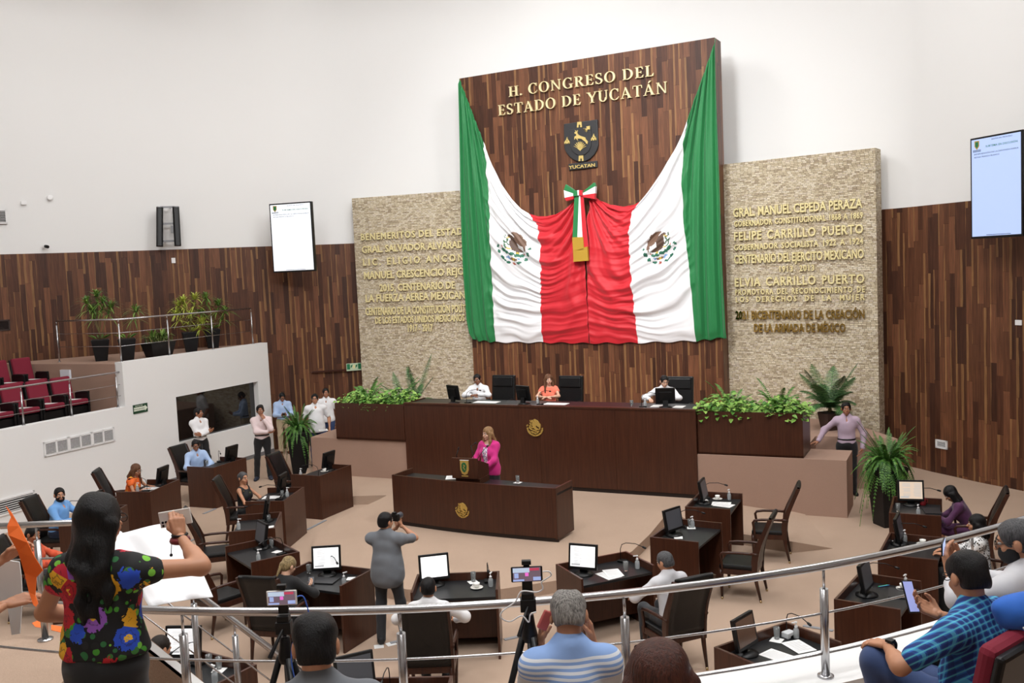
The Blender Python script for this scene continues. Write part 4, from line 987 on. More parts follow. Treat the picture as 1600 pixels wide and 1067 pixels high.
def make_chair(label):
    t = thing('leather_armchair', label, 'chair', (0, 0, 0), 0, 'black leather chairs at the desks')
    b = MB(); b.box((0, 0.0, 0.455), (0.5, 0.5, 0.08)); b.build('seat', LEATHER, t, 0.025)
    b = MB(); b.box((0, 0.235, 0.4), (0.52, 0.035, 0.07)); b.box((0, -0.235, 0.4), (0.52, 0.035, 0.07)); b.box((0.255, 0, 0.4), (0.035, 0.5, 0.07)); b.box((-0.255, 0, 0.4), (0.035, 0.5, 0.07)); b.build('seat_frame', CHAIRWOOD, t)
    b = MB(); zs = [0.47 + 0.68 * k / 12 for k in range(13)]; vs = []; fs = []
    prof = [(backprof(z) + 0.04 * (1 if k else 0.3), z) for k, z in enumerate(zs)] + [(backprof(1.15) + 0.02, 1.185), (backprof(1.15) - 0.03, 1.18)] + [(backprof(z) - 0.035, z) for z in zs[::-1]]
    nx = 7; n = len(prof)
    for i in range(nx):
        x = -0.245 + 0.49 * i / (nx - 1); k = 1 - abs(x / 0.245) ** 4 * 0.45
        for (y, z) in prof:
            yc = backprof(min(z, 1.15)); vs.append((x, yc + (y - yc) * k, z))
    for i in range(nx - 1):
        for j in range(n): fs.append((i * n + j, i * n + (j + 1) % n, (i + 1) * n + (j + 1) % n, (i + 1) * n + j))
    fs.append(tuple(range(n - 1, -1, -1))); fs.append(tuple((nx - 1) * n + j for j in range(n)))
    b.add(vs, [f[::-1] for f in fs[:-2]] + fs[-2:], True); b.build('backrest', LEATHER, t)
    for s in (-1, 1):
        b = MB(); vs = []; Z = [0.36, 0.45, 0.56, 0.68, 0.8, 0.9, 1.0, 1.1, 1.16]; wd = [0.03, 0.04, 0.055, 0.06, 0.045, 0.035, 0.03, 0.03, 0.028]
        P1 = [(backprof(z) + w, z) for z, w in zip(Z, wd)]; P2 = [(backprof(z) - 0.03, z) for z in Z[::-1]]; poly = P1 + P2; n = len(poly)
        x0, x1 = s * 0.245, s * 0.275
        vs = [(x0, y, z) for y, z in poly] + [(x1, y, z) for y, z in poly]
        b.add(vs, [(i, (i + 1) % n, n + (i + 1) % n, n + i) for i in range(n)] + [tuple(range(n - 1, -1, -1)), tuple(range(n, 2 * n))]); b.build('back_stile', CHAIRWOOD, t)
        b = MB(); b.tube([(s * 0.262, -0.29, 0.665), (s * 0.275, -0.1, 0.675), (s * 0.278, 0.1, 0.67), (s * 0.275, 0.2, 0.655), (s * 0.272, 0.225, 0.62), (s * 0.266, 0.21, 0.52), (s * 0.262, 0.2, 0.38)], [0.019, 0.021, 0.021, 0.02, 0.02, 0.018, 0.02], 8)
        b.m = 1; b.tube([(s * 0.262, -0.3, 0.664), (s * 0.265, -0.2, 0.672)], 0.0225, 8); b.build('arm', [CHAIRWOOD, BRASS if False else CHAIRWOOD], t)
        b = MB(); b.tube([(s * 0.245, 0.225, 0.42), (s * 0.245, 0.225, 0.3), (s * 0.24, 0.22, 0.035)], [0.03, 0.028, 0.017], 8); b.m = 1; b.tube([(s * 0.24, 0.22, 0.035), (s * 0.24, 0.22, 0.0)], 0.016, 8); b.build('leg', [CHAIRWOOD, BRASS], t)
        b = MB(); b.tube([(s * 0.245, -0.235, 0.42), (s * 0.245, -0.25, 0.28), (s * 0.242, -0.3, 0.035)], [0.03, 0.027, 0.017], 8); b.m = 1; b.tube([(s * 0.242, -0.3, 0.035), (s * 0.242, -0.305, 0.0)], 0.016, 8); b.build('leg', [CHAIRWOOD, BRASS], t)
    return t
def make_monitor(label, scr, lines=False, tilt=0.18):
    """origin on the desk, screen faces +y"""
    t = thing('desk_monitor', label, 'monitor', (0, 0, 0), 0, 'desk monitors')
    b = MB(); b.lathe([(0.125, 0), (0.125, 0.012), (0.06, 0.03)], 18, (0, -0.02, 0)); b.box((0, -0.045, 0.09), (0.1, 0.05, 0.14), rx=-0.15); b.build('stand', BLACK, t)
    M = Matrix.Translation((0, 0.0, 0.1)) @ Matrix.Rotation(tilt, 4, 'X')
    b = MB(); b.X = M; b.b2((-0.19, -0.03, -0.03), (0.19, 0.012, 0.29)); b.b2((-0.12, -0.055, 0.04), (0.12, -0.03, 0.22)); b.build('casing', BLACK, t, 0.006)
    b = MB(); b.X = M; b.b2((-0.163, 0.012, 0.005), (0.163, 0.0145, 0.262)); b.build('display', scr, t)
    if lines:
        b = MB(); b.X = M; R = random.Random(3)
        for c in range(2):
            for r in range(13):
                if c == 1 and r in (4, 9): continue
                x0 = -0.145 + 0.155 * c; b.quad((x0 + 0.12 * R.uniform(0.7, 1), 0.0155, 0.235 - 0.016 * r), (x0, 0.0155, 0.235 - 0.016 * r), (x0, 0.0155, 0.241 - 0.016 * r), (x0 + 0.12 * R.uniform(0.7, 1), 0.0155, 0.241 - 0.016 * r))
        b.quad((0.15, 0.0155, 0.02), (0.03, 0.0155, 0.02), (0.03, 0.0155, 0.04), (0.15, 0.0155, 0.04))
        b.build('document_lines', mat('lit_grey_lines', (0.3, 0.3, 0.3, 1), 0.5, emit=((0.55, 0.56, 0.58, 1), 0.6)), t)
    return t
def make_bottle(label):
    t = thing('sanitizer_bottle', label, 'bottle', (0, 0, 0), 0, 'pump bottles of hand sanitizer')
    b = MB(); b.lathe([(0.028, 0), (0.031, 0.006), (0.031, 0.075), (0.026, 0.095), (0.013, 0.11), (0.013, 0.118)], 14); b.build('body', mat('bottle_plastic', srgb(225, 230, 232), 0.12, trans=0.6), t)
    b = MB(); b.lathe([(0.017, 0.112), (0.017, 0.128), (0.006, 0.132), (0.006, 0.158), (0.013, 0.16), (0.013, 0.172)], 12); b.box((0.026, 0, 0.167), (0.05, 0.014, 0.01)); b.build('pump', WHITEP, t)
    return t
def make_glass(label):
    o = MB().lathe([(0.027, 0), (0.034, 0.12), (0.0325, 0.12), (0.026, 0.012)], 18).build('drinking_glass', GLASS); return tag(o, label, 'glass', 'drinking glasses')
def make_mic(label):
    t = thing('desk_microphone', label, 'microphone', (0, 0, 0), 0, 'gooseneck desk microphones')
    b = MB(); b.box((0, 0, 0.015), (0.09, 0.12, 0.03)); b.build('base', BLACK, t, 0.006)
    mic(t, [(0, -0.03, 0.03), (0, -0.03, 0.17), (0, -0.005, 0.235), (0, 0.06, 0.265), (0, 0.2, 0.275), (0, 0.3, 0.25)], 0.005, 0.014)
    return t
def make_cup(label):
    t = thing('coffee_cup', label, 'cup', (0, 0, 0), 0, 'white coffee cups')
    b = MB(); b.lathe([(0.02, 0.012), (0.03, 0.02), (0.037, 0.045), (0.041, 0.068), (0.038, 0.068), (0.03, 0.03), (0.0, 0.026)], 18); b.build('body', PORC, t)
    b = MB(); b.tube([(0.036, 0, 0.058), (0.055, 0, 0.057), (0.06, 0, 0.04), (0.05, 0, 0.028), (0.034, 0, 0.03)], 0.004, 6); b.build('handle', PORC, t)
    return t
def make_saucer(label):
    o = MB().lathe([(0.03, 0), (0.05, 0.003), (0.078, 0.014), (0.08, 0.017), (0.05, 0.009), (0.0, 0.008)], 22).build('saucer', PORC); return tag(o, label, 'saucer', 'white saucers')
def make_sheet(label, w=0.21, d=0.297, th=0.004, lines=True, name='paper_sheet', m=None):
    b = MB(); b.b2((-w / 2, -d / 2, 0), (w / 2, d / 2, th)); b.m = 1
    if lines:
        for k in range(int(d / 0.018) - 3):
            y = d / 2 - 0.035 - 0.018 * k; b.quad((-w * 0.38, y, th + 0.0004), (w * (0.38 if k % 5 else 0.2), y, th + 0.0004), (w * (0.38 if k % 5 else 0.2), y + 0.006, th + 0.0004), (-w * 0.38, y + 0.006, th + 0.0004))
    return tag(b.build(name, [m or PAPER, mat('pale_print', srgb(190, 192, 196), 0.8)]), label, 'paper')
PROTO = {}
def put(kind, maker, label, loc, rz, **k):
    key = (kind,) + tuple(sorted((a, str(v)) for a, v in k.items()))
    if key not in PROTO:
        o = maker(label, **k); PROTO[key] = o; o.location = loc; o.rotation_euler = (0, 0, rz); return o
    return dup(PROTO[key], label, loc, rz)
CEN = Vector((-0.8, 16.0))
class Desk: pass
DESKS = {}
DESKDEF = {
    'D1': ((-6.30, 19.25), (-5.86, 20.28), 'desk of the man in a pale blue shirt by the dark window'), 'D2': ((-6.83, 17.29), (-6.64, 18.27), 'desk of the woman in orange under the wall grilles'),
    'D3': ((-6.9, 15.31), (-6.87, 16.29), 'desk of the bearded man in a blue shirt at the left'), 'D19': ((-5.90, 13.0), (-6.06, 14.02), 'desk of the seated person in orange at the left edge'),
    'D4': ((-3.83, 17.97), (-3.37, 18.94), 'empty desk nearest the left beige stage block'), 'D5': ((-4.06, 16.05), (-3.93, 17.1), 'desk of the grey-haired woman in black'),
    'D6': ((-3.77, 14.27), (-3.92, 15.33), 'empty desk in front of the grey-haired woman'), 'D7': ((-3.1, 12.96), (-3.72, 13.82), 'empty desk with a dim grey monitor left of the photographer'),
    'D8': ((-2.88, 12.5), (-1.93, 12.03), 'desk of the blonde-streaked woman beside the photographer'), 'D9': ((-1.34, 11.74), (-0.29, 11.72), 'desk of the man in white seen from behind in the front row middle'),
    'D10': ((0.43, 11.89), (1.39, 12.31), 'desk of the grey-shirted man right of the middle'), 'D11': ((1.79, 12.9), (2.33, 13.82), 'desk with an empty pulled out chair, nearer of two right of middle'),
    'D12': ((2.57, 14.45), (3.0, 15.42), 'desk with an empty pulled out chair beside the right beige stage block'), 'D13': ((5.4, 13.58), (5.85, 14.54), 'desk of the woman in purple by the right fern'),
    'D14': ((4.5, 11.7), (5.02, 12.62), 'desk between the woman in purple and the nearest right desk'), 'D15': ((3.43, 10.2), (4.03, 11.06), 'desk with green pens in front of the plaid-shirted man'),
    'D16': ((1.85, 9.05), (2.73, 9.62), 'desk with two printed sheets at the bottom right beyond the railing'), 'D17': ((-3.57, 9.69), (-2.68, 9.13), 'desk of the man in tan at the bottom left beyond the railing'),
    'D18': ((-1.75, 8.72), (-0.7, 8.66), 'desk at the bottom middle beyond the railing')}
for k, (P, Q, lab) in DESKDEF.items():
    P = Vector(P); Q = Vector(Q); m = (P + Q) / 2; d = (Q - P).normalized(); nrm = Vector((-d.y, d.x))
    if (m + nrm - CEN).length < (m - CEN).length: nrm = -nrm
    rz = math.atan2(nrm.y, nrm.x) - PI / 2
    o = put('desk', make_desk, 'dark wooden ' + lab, (m.x, m.y, 0), rz)
    D = Desk(); D.m = m; D.n = nrm; D.rz = rz; D.x = Vector((nrm.y, -nrm.x)); D.lab = lab; DESKS[k] = D
def dl(k, x, y, z=0.0):                     # desk-local point (x along the desk, y towards its user)
    D = DESKS[k]; q = D.m + D.x * x + D.n * y; return Vector((q.x, q.y, z))
TOPZ = 0.766
def clampd(k, p, mg=0.08):
    D = DESKS[k]; v = Vector((p.x, p.y)) - D.m; x = v.dot(D.x); y = v.dot(D.n)
    x = max(-0.49 + mg, min(0.49 - mg, x)); y = max(0.05 + mg, min(0.66 - mg * 0.5, y)); return dl(k, x, y, TOPZ)
SHORT = {k: v.replace('desk of the', 'desk of').split(' desk ')[0] for k, (_, _, v) in DESKDEF.items()}
WHO = {'D1': 'the pale blue shirt man by the window', 'D2': 'the woman in orange', 'D3': 'the bearded man in blue', 'D19': 'the person in orange at the left edge', 'D4': 'the empty desk by the left stage block', 'D5': 'the grey-haired woman in black',
       'D6': 'the empty desk ahead of the grey-haired woman', 'D7': 'the empty desk left of the photographer', 'D8': 'the woman beside the photographer', 'D9': 'the white-shirted man seen from behind', 'D10': 'the grey-shirted man with two sheets',
       'D11': 'the nearer empty desk at right', 'D12': 'the empty desk by the right stage block', 'D13': 'the woman in purple', 'D14': 'the desk nearer than the woman in purple', 'D15': 'the desk ahead of the plaid-shirted man', 'D16': 'the bottom right desk', 'D17': 'the man in tan', 'D18': 'the bottom middle desk'}
ON = {k: ('on the desk of ' + v if not 'desk' in v else 'on ' + v) for k, v in WHO.items()}
BY = {k: ('at the desk of ' + v if not 'desk' in v else 'at ' + v) for k, v in WHO.items()}
ITEMS = {
    'D1': [('mon', 365, 722, SCREEN_D), ('glass', 311, 727), ('mic', 340, 722, 2.4)], 'D2': [('mon', 255, 758, SCREEN_D), ('san', 215, 768), ('sheet', 236, 763), ('mic', 228, 768, 0)],
    'D3': [('mon', 165, 793, SCREEN_W), ('san', 107, 812), ('mic', 132, 806, 0)], 'D19': [('mon', 88, 842, SCREEN_W), ('sheet', 60, 860), ('glass', 97, 858)],
    'D4': [('mon', 516, 733, SCREEN_D), ('san', 470, 745), ('cup', 507, 737), ('mic', 496, 748, 0)], 'D5': [('mon', 450, 765, SCREEN_D), ('glass', 441, 777), ('san', 449, 776), ('sheet', 424, 777), ('mic', 436, 781, 0)],
    'D6': [('mon', 415, 812, SCREEN_D), ('glass', 420, 816), ('san', 373, 827), ('nap', 424, 823), ('mic', 418, 812, 0)], 'D7': [('mon', 406, 856, SCREEN_D), ('glass', 438, 853), ('san', 404, 877), ('nap', 438, 861), ('mic', 452, 864, 0.2)],
    'D8': [('mon', 511, 899, SCREEN_W, 1, (0.05, -1)), ('glass', 483, 896), ('san', 538, 915), ('nap', 549, 904), ('lap', 507, 908), ('mic', 541, 886, 0.9)], 'D9': [('mon', 681, 911, SCREEN_W, 0, (0.22, -1)), ('nap', 740, 905), ('glass', 741, 902), ('cup', 745, 919), ('san', 767, 916), ('mic', 763, 904, 0.1)],
    'D10': [('mon', 911, 898, SCREEN_W, 1, (-0.42, -1)), ('sheet', 951, 899), ('sheet2', 958, 896), ('glass', 978, 892), ('san', 996, 888), ('mic', 971, 877, 0.5)], 'D11': [('mon', 1045, 835, SCREEN_D, 0, (0.55, -0.6)), ('nap', 1081, 824), ('glass', 1082, 821), ('san', 1088, 820), ('mic', 1066, 815, 0), ('nap', 1060, 840)],
    'D12': [('mon', 1098, 786, SCREEN_D), ('cup', 1124, 777), ('sheet', 1127, 787), ('sheet2', 1131, 790), ('san', 1143, 776), ('mic', 1104, 771, 0), ('nap', 1091, 781)], 'D13': [('mon', 1424, 788, SCREEN_C, 1, (-0.28, -1)), ('san', 1435, 806), ('mug', 1442, 789), ('folder', 1456, 799), ('glass', 1403, 799), ('mic', 1432, 781, 0)],
    'D14': [('mon', 1403, 850, SCREEN_D), ('san', 1417, 840), ('cup', 1443, 848), ('nap', 1393, 844), ('mic', 1396, 836, 0)], 'D15': [('mon', 1357, 930, SCREEN_D), ('san', 1424, 908), ('cup', 1415, 916), ('pen', 1381, 915), ('pen2', 1385, 912), ('folder', 1405, 928), ('nap', 1343, 913), ('mic', 1360, 898, 0)],
    'D16': [('mon', 1158, 1018, mat('warm_reflection_screen', srgb(104, 80, 66), 0.2), 0, (0.95, -0.9)), ('nap', 1200, 995), ('glass', 1200, 993), ('san', 1246, 996), ('sheet', 1215, 1025), ('sheet2', 1248, 1011), ('mic', 1222, 985, -0.2), ('box', 1234, 970)],  # bottom right monitor: warm reflection painted into its screen colour
    'D17': [('mon', 272, 1030, SCREEN_W, 1, (-0.1, -1)), ('nap', 349, 1044), ('glass', 345, 1044), ('glass', 344, 1033), ('san', 336, 1066), ('mic', 330, 1030, 0)], 'D18': [('mon', 525, 1075, SCREEN_D, 0, (0.5, -1)), ('mic', 615, 1067, 0), ('box', 663, 1064)]}
cnt = {}
for k, its in ITEMS.items():
    D = DESKS[k]
    seen_ = {}
    for it in its:
        kind, px, py = it[:3]; p = at(px, py, TOPZ); n_ = seen_.get(kind, 0); seen_[kind] = n_ + 1
        side = '' if not n_ else ', the second one there'
        if kind == 'mon':
            p = clampd(k, p, 0.13); f = D.n if len(it) < 6 else Vector(it[5]).normalized(); rz = math.atan2(f.y, f.x) - PI / 2
            put('mon', make_monitor, ('lit ' if it[3] in (SCREEN_W, SCREEN_C) else 'dark ') + 'black desk monitor ' + ON[k], p, rz, scr=it[3], lines=bool(len(it) > 4 and it[4]))
        elif kind == 'san': put('san', make_bottle, 'clear sanitizer bottle with white pump ' + ON[k], clampd(k, p, 0.05), D.rz + 1.0 + 1.7 * len(k))
        elif kind == 'glass': put('glass', make_glass, 'clear drinking glass ' + ON[k] + side, clampd(k, p, 0.05) + Vector((0, 0, 0.002)), 0)
        elif kind == 'mic': put('mic', make_mic, 'black gooseneck microphone ' + ON[k], clampd(k, p, 0.08), D.rz + it[3])
        elif kind == 'cup':
            q = clampd(k, p, 0.09); put('saucer', make_saucer, 'white saucer under the coffee cup ' + ON[k], q, 0); put('cup', make_cup, 'white coffee cup ' + ON[k], q + Vector((0, 0, 0.001)), D.rz + 0.5)
        elif kind in ('sheet', 'sheet2'):
            q = clampd(k, p, 0.16); o = put(kind, make_sheet, ('printed white sheet ' if kind == 'sheet' else 'second printed white sheet ') + ON[k], q + Vector((0, 0, 0.0 if kind == 'sheet' else 0.0045)), D.rz + PI + (0.1 if kind == 'sheet' else -0.25)); o['group'] = 'paper sheets on the desks'
        elif kind == 'nap': o = put('nap', make_sheet, 'small white paper napkin ' + ON[k] + side, clampd(k, p, 0.07), D.rz + 0.4, w=0.12, d=0.12, th=0.002, lines=False, name='napkin'); o['category'] = 'napkin'; o['group'] = 'napkins on the desks'
        elif kind in ('lap', 'folder'):
            q = clampd(k, p, 0.15); o = put(kind, make_sheet, 'black closed folder ' + ON[k], q + Vector((0, 0, 0.001)), D.rz + 0.2, w=0.33, d=0.23, th=0.014, lines=False, name='folder', m=mat('folder_black', srgb(34, 34, 37), 0.45)); o['category'] = 'folder'
        elif kind == 'mug':
            t = thing('mug', 'dark red mug ' + ON[k], 'mug', clampd(k, p, 0.06)); RM = mat('dark_red', srgb(120, 22, 30), 0.35)
            MB().lathe([(0.04, 0), (0.042, 0.005), (0.042, 0.11), (0.038, 0.11), (0.037, 0.01)], 18).build('body', RM, t); MB().tube([(0.04, 0, 0.09), (0.07, 0, 0.085), (0.072, 0, 0.04), (0.04, 0, 0.03)], 0.006, 6).build('handle', RM, t)
        elif kind in ('pen', 'pen2'):
            q = clampd(k, p, 0.08); m = mat('pen_' + kind, srgb(60, 200, 110) if kind == 'pen' else srgb(70, 130, 190), 0.4)
            o = MB().tube([(-0.07, 0, 0.006), (0.06, 0, 0.006), (0.075, 0, 0.006)], [0.006, 0.006, 0.002], 8).build('pen', m, None, 0, q, 0.3); tag(o, ('green pen ' if kind == 'pen' else 'blue pen beside the green one ') + ON[k], 'pen')
        elif kind == 'box':
            o = MB().box((0, 0, 0.03), (0.12, 0.09, 0.06)).build('tissue_box', mat('pale_grey_box', srgb(200, 202, 204), 0.6), None, 0.008, clampd(k, p, 0.09), D.rz); tag(o, 'small pale grey box ' + ON[k], 'box')
# chairs
def face_chair(k, loc, aim=None, lab=None):
    D = DESKS[k]; f = -D.n if aim is None else (Vector(aim) - Vector((loc[0], loc[1]))).normalized()
    return put('chair', make_chair, lab or ('black leather armchair ' + BY[k]), (loc[0], loc[1], 0), math.atan2(f.y, f.x) - PI / 2)
SEATS = {}
def std_chair(k, x=0.0, y=1.08, lab=None, turn=0.0):
    q = dl(k, x, y); o = face_chair(k, q, None, lab); o.rotation_euler[2] += turn; SEATS[k] = (q, o.rotation_euler[2]); return o
for k, x, y, tn in (('D1', 0.05, 1.0, 0), ('D2', 0.1, 0.98, 0.35), ('D3', 0.0, 1.0, 0), ('D19', -0.05, 1.05, 0), ('D4', -0.1, 0.95, 0.15), ('D5', 0.1, 1.0, 0.2), ('D8', 0.15, 1.08, 0.2), ('D9', 0.2, 1.62, 0.0), ('D10', -0.15, 1.66, 0.0), ('D14', -0.05, 1.15, 0), ('D17', 0.1, 1.0, 0.3)):
    std_chair(k, x, y, None, tn)
q = at(341, 861, 0.46); face_chair('D6', q, dl('D6', 0, 0.1).xy, 'empty black leather armchair, farther of the two beside the white sheet')
q = at(343, 930, 0.46); face_chair('D7', q, dl('D7', 0, -0.3).xy, 'empty black leather armchair, nearer of the two beside the white sheet')
q = at(1159, 929, 0.0); face_chair('D11', q, (q.x - 1.0, q.y + 0.46), 'empty black leather armchair pulled out from the nearer desk right of the middle')
q = at(1203, 871, 0.0); face_chair('D12', q, (q.x - 1.0, q.y + 0.33), 'empty black leather armchair nearest the right beige stage block')
q = at(1535, 868, 0.0); SEATS['D13'] = (dl('D13', 0.0, 1.0), DESKS['D13'].rz + PI); face_chair('D13', dl('D13', 0.0, 1.1), None, 'black leather armchair behind the woman in purple')
# executive chairs on the rostrum
def make_exec(label):
    t = thing('executive_chair', label, 'chair', (0, 0, 0), 0, 'high leather chairs behind the rostrum')
    b = MB(); b.box((0, 0, 0.47), (0.54, 0.52, 0.1)); b.build('seat', LEATHER, t, 0.03)
    b = MB(); b.X = Matrix.Translation((0, -0.28, 0.5)) @ Matrix.Rotation(-0.12 * -1, 4, 'X'); b.b2((-0.29, -0.05, 0.02), (0.29, 0.05, 0.72)); b.b2((-0.25, 0.03, 0.45), (0.25, 0.075, 0.68)); b.build('backrest', LEATHER, t, 0.03)
    b = MB(); b.tube([(0, 0, 0.05), (0, 0, 0.42)], 0.035, 10)
    for i in range(5):
        a = 2 * PI * i / 5; b.tube([(0, 0, 0.09), (0.28 * math.cos(a), 0.28 * math.sin(a), 0.05)], [0.03, 0.018], 6); b.ball((0.28 * math.cos(a), 0.28 * math.sin(a), 0.028), 0.028, 8, 6)
    b.build('base', BLACK, t)
    for s in (-1, 1):
        b = MB(); b.box((s * 0.29, 0.02, 0.68), (0.05, 0.34, 0.035)); b.box((s * 0.29, 0.0, 0.57), (0.03, 0.05, 0.2)); b.build('arm', BLACK, t, 0.008)
    return t
SZ = 1.03
for px, off, lab in ((778, 1.75, 'high black leather chair beside the white-shirted man left on the rostrum'), (884, 1.75, 'high black leather chair of the woman in coral on the rostrum'), (1056, 1.75, 'high black leather chair of the man right on the rostrum')):
    p = on(px, 620, dp(0, off), dp(1, off)); put('exec', make_exec, lab, (p.x, p.y, SZ), DANG + PI)
# monitors, papers and bottles on the rostrum
RT = 1.86
def rpt(px, py, off=None): return at(px, py, RT)
for px, py, f, lab in ((711, 629, (0.75, 0.66), 'black monitor turned away at the left end of the rostrum'), (820, 630.5, (0.72, 0.7), 'black monitor in front of the woman in coral'), (1040, 636, (0.15, 1), 'black monitor hiding the chest of the man right on the rostrum')):
    p = rpt(px, py); v = Vector(f).normalized(); put('mon', make_monitor, lab, dp(ds(p), max(0.2, min(0.6, (Vector((p.x, p.y)) - DA).dot(dn)))).to_3d() + Vector((0, 0, RT)), math.atan2(v.y, v.x) - PI / 2, scr=SCREEN_D, lines=False)
def rlay(px, py, off): p = dpx(px, py); return dp(ds(p), off).to_3d() + Vector((0, 0, RT))
for px, off, w, lab in ((745, 0.45, 0.55, 'wide white paper in front of the man left on the rostrum'), (856, 0.42, 0.5, 'wide white paper in front of the woman in coral'), (1018, 0.42, 0.25, 'white paper left of the right rostrum monitor'), (1052, 0.4, 0.2, 'white paper right of the right rostrum monitor')):
    o = MB().b2((-w / 2, -0.12, 0), (w / 2, 0.12, 0.008)).build('paper_sheet', PAPER, None, 0, rlay(px, 631, off), DANG); tag(o, lab, 'paper', 'papers on the rostrum')
put('san', make_bottle, 'clear sanitizer bottle with white pump beside the monitor of the woman in coral', rlay(829, 632, 0.35), DANG + 2)
put('san', make_bottle, 'clear sanitizer bottle with white pump left of the right rostrum monitor', rlay(998, 634, 0.4), DANG + 1)
put('glass', make_glass, 'clear drinking glass left of the sanitizer on the right of the rostrum', rlay(978, 634, 0.35), 0)
put('mic', make_mic, 'black gooseneck microphone in front of the woman in coral', rlay(836, 632, 0.25), DANG - 0.3)
put('mic', make_mic, 'black gooseneck microphone left of the right rostrum monitor', rlay(999, 636, 0.22), DANG - 0.6)
put('mic', make_mic, 'black gooseneck microphone in front of the man left on the rostrum', rlay(722, 629, 0.25), DANG - 0.5)
q = at(809, 754, DT); o = put('nap', make_sheet, 'small white paper napkin under the glass on the speaker desk', (q.x, q.y, DT), LANG, w=0.12, d=0.12, th=0.002, lines=False, name='napkin'); put('glass', make_glass, 'clear drinking glass on the right of the speaker desk', (q.x, q.y, DT + 0.002), 0)
q = at(706, 746, DT); o = put('sheet', make_sheet, 'folded white paper left of the lectern on the speaker desk', (q.x, q.y, DT), LANG + 0.5); o['group'] = 'paper sheets on the desks'
q = at(505, 672, 1.03); o = put('sheet', make_sheet, 'white paper lying on the left end of the beige stage block', (q.x, q.y, 1.03), 0.3); o['group'] = 'paper sheets on the desks'
# floor cable covers and scraps
CC = mat('grey_cable_cover', srgb(140, 142, 146), 0.5)
for pts, lab in ((((480, 828), (509, 813)), 'flat grey cable cover by the desk of the grey-haired woman'), (((610, 1005), (640, 998)), 'flat grey cable cover behind the shoes of the photographer'), (((788, 1000), (815, 994)), 'flat grey cable cover right of the desk of the man seen from behind'),
                 (((318, 803), (337, 795)), 'flat grey cable cover behind the farther empty chair'), (((296, 846), (312, 840)), 'flat grey cable cover left of the farther empty chair'), (((1255, 978), (1302, 986)), 'flat grey cable cover at the bottom right desk')):
    a = at(*pts[0]); b_ = at(*pts[1]); d = b_ - a
    o = MB().b2((0, -0.03, 0), (d.length, 0.03, 0.012)).build('cable_cover', CC, None, 0.004, a, math.atan2(d.y, d.x)); tag(o, lab, 'cable cover')
for px, py, rz, lab in ((592, 1010, 0.2, 'small white paper scrap on the floor left of the photographer shoes'), (611, 1006, 0.5, 'small white paper scrap between the photographer shoes')):
    q = at(px, py); o = put('nap', make_sheet, lab, (q.x, q.y, 0.0), rz, w=0.12, d=0.12, th=0.002, lines=False, name='napkin'); o['group'] = 'paper scraps on the floor'
# ---------------------------------------------------------------- people: smooth blended volumes turned into one skin surface
def surfnet(D, org, vox):
    S = D < 0
    sh = [s - 1 for s in D.shape]
    cs = [(i, j, k) for i in (0, 1) for j in (0, 1) for k in (0, 1)]
    sl = lambda A, c: A[c[0]:c[0] + sh[0], c[1]:c[1] + sh[1], c[2]:c[2] + sh[2]]
    cnt = np.zeros(sh, np.int8)
    for c in cs: cnt += sl(S, c)
    act = (cnt > 0) & (cnt < 8)
    idx = np.argwhere(act)
    if len(idx) == 0: return np.zeros((0, 3)), np.zeros((0, 4), int)
    vid = np.full(sh, -1, np.int64); vid[act] = np.arange(len(idx))
    pos = np.zeros((len(idx), 3)); num = np.zeros(len(idx))
    val = {c: D[idx[:, 0] + c[0], idx[:, 1] + c[1], idx[:, 2] + c[2]].astype(float) for c in cs}
    for a in cs:
        for ax in range(3):
            if a[ax]: continue
            b = list(a); b[ax] = 1; b = tuple(b)
            va, vb = val[a], val[b]; m = (va < 0) != (vb < 0)
            t = np.where(m, va / np.where(m, va - vb, 1), 0)
            p = np.array(a, float)[None] + t[:, None] * np.eye(3)[ax][None]
            pos[m] += p[m]; num[m] += 1
    P = (idx + pos / num[:, None]) * vox + org
    F = []
    for ax in range(3):
        u, v = [(1, 2), (2, 0), (0, 1)][ax]
        A = np.take(S, range(0, D.shape[ax] - 1), ax); B = np.take(S, range(1, D.shape[ax]), ax)
        e = np.argwhere(A != B)
        ok = (e[:, u] >= 1) & (e[:, v] >= 1) & (e[:, u] < sh[u]) & (e[:, v] < sh[v]); e = e[ok]
        ins = A[e[:, 0], e[:, 1], e[:, 2]]
        q = []
        for du, dv in ((-1, -1), (0, -1), (0, 0), (-1, 0)):
            c = e.copy(); c[:, u] += du; c[:, v] += dv; q.append(vid[c[:, 0], c[:, 1], c[:, 2]])
        q = np.stack(q, -1); q[~ins] = q[~ins][:, ::-1]; F.append(q)
    F = np.concatenate(F)
    return P, F[(F >= 0).all(1)]
def A3(v): return np.array([v[0], v[1], v[2]], float)
def rc(a, b, ra, rb=None): return ('rc', A3(a), A3(b), ra, ra if rb is None else rb)
def el(c, r, R=None): return ('el', A3(c), np.array(r, float), np.eye(3) if R is None else np.array(R, float))
def sub(p): return ('-',) + p
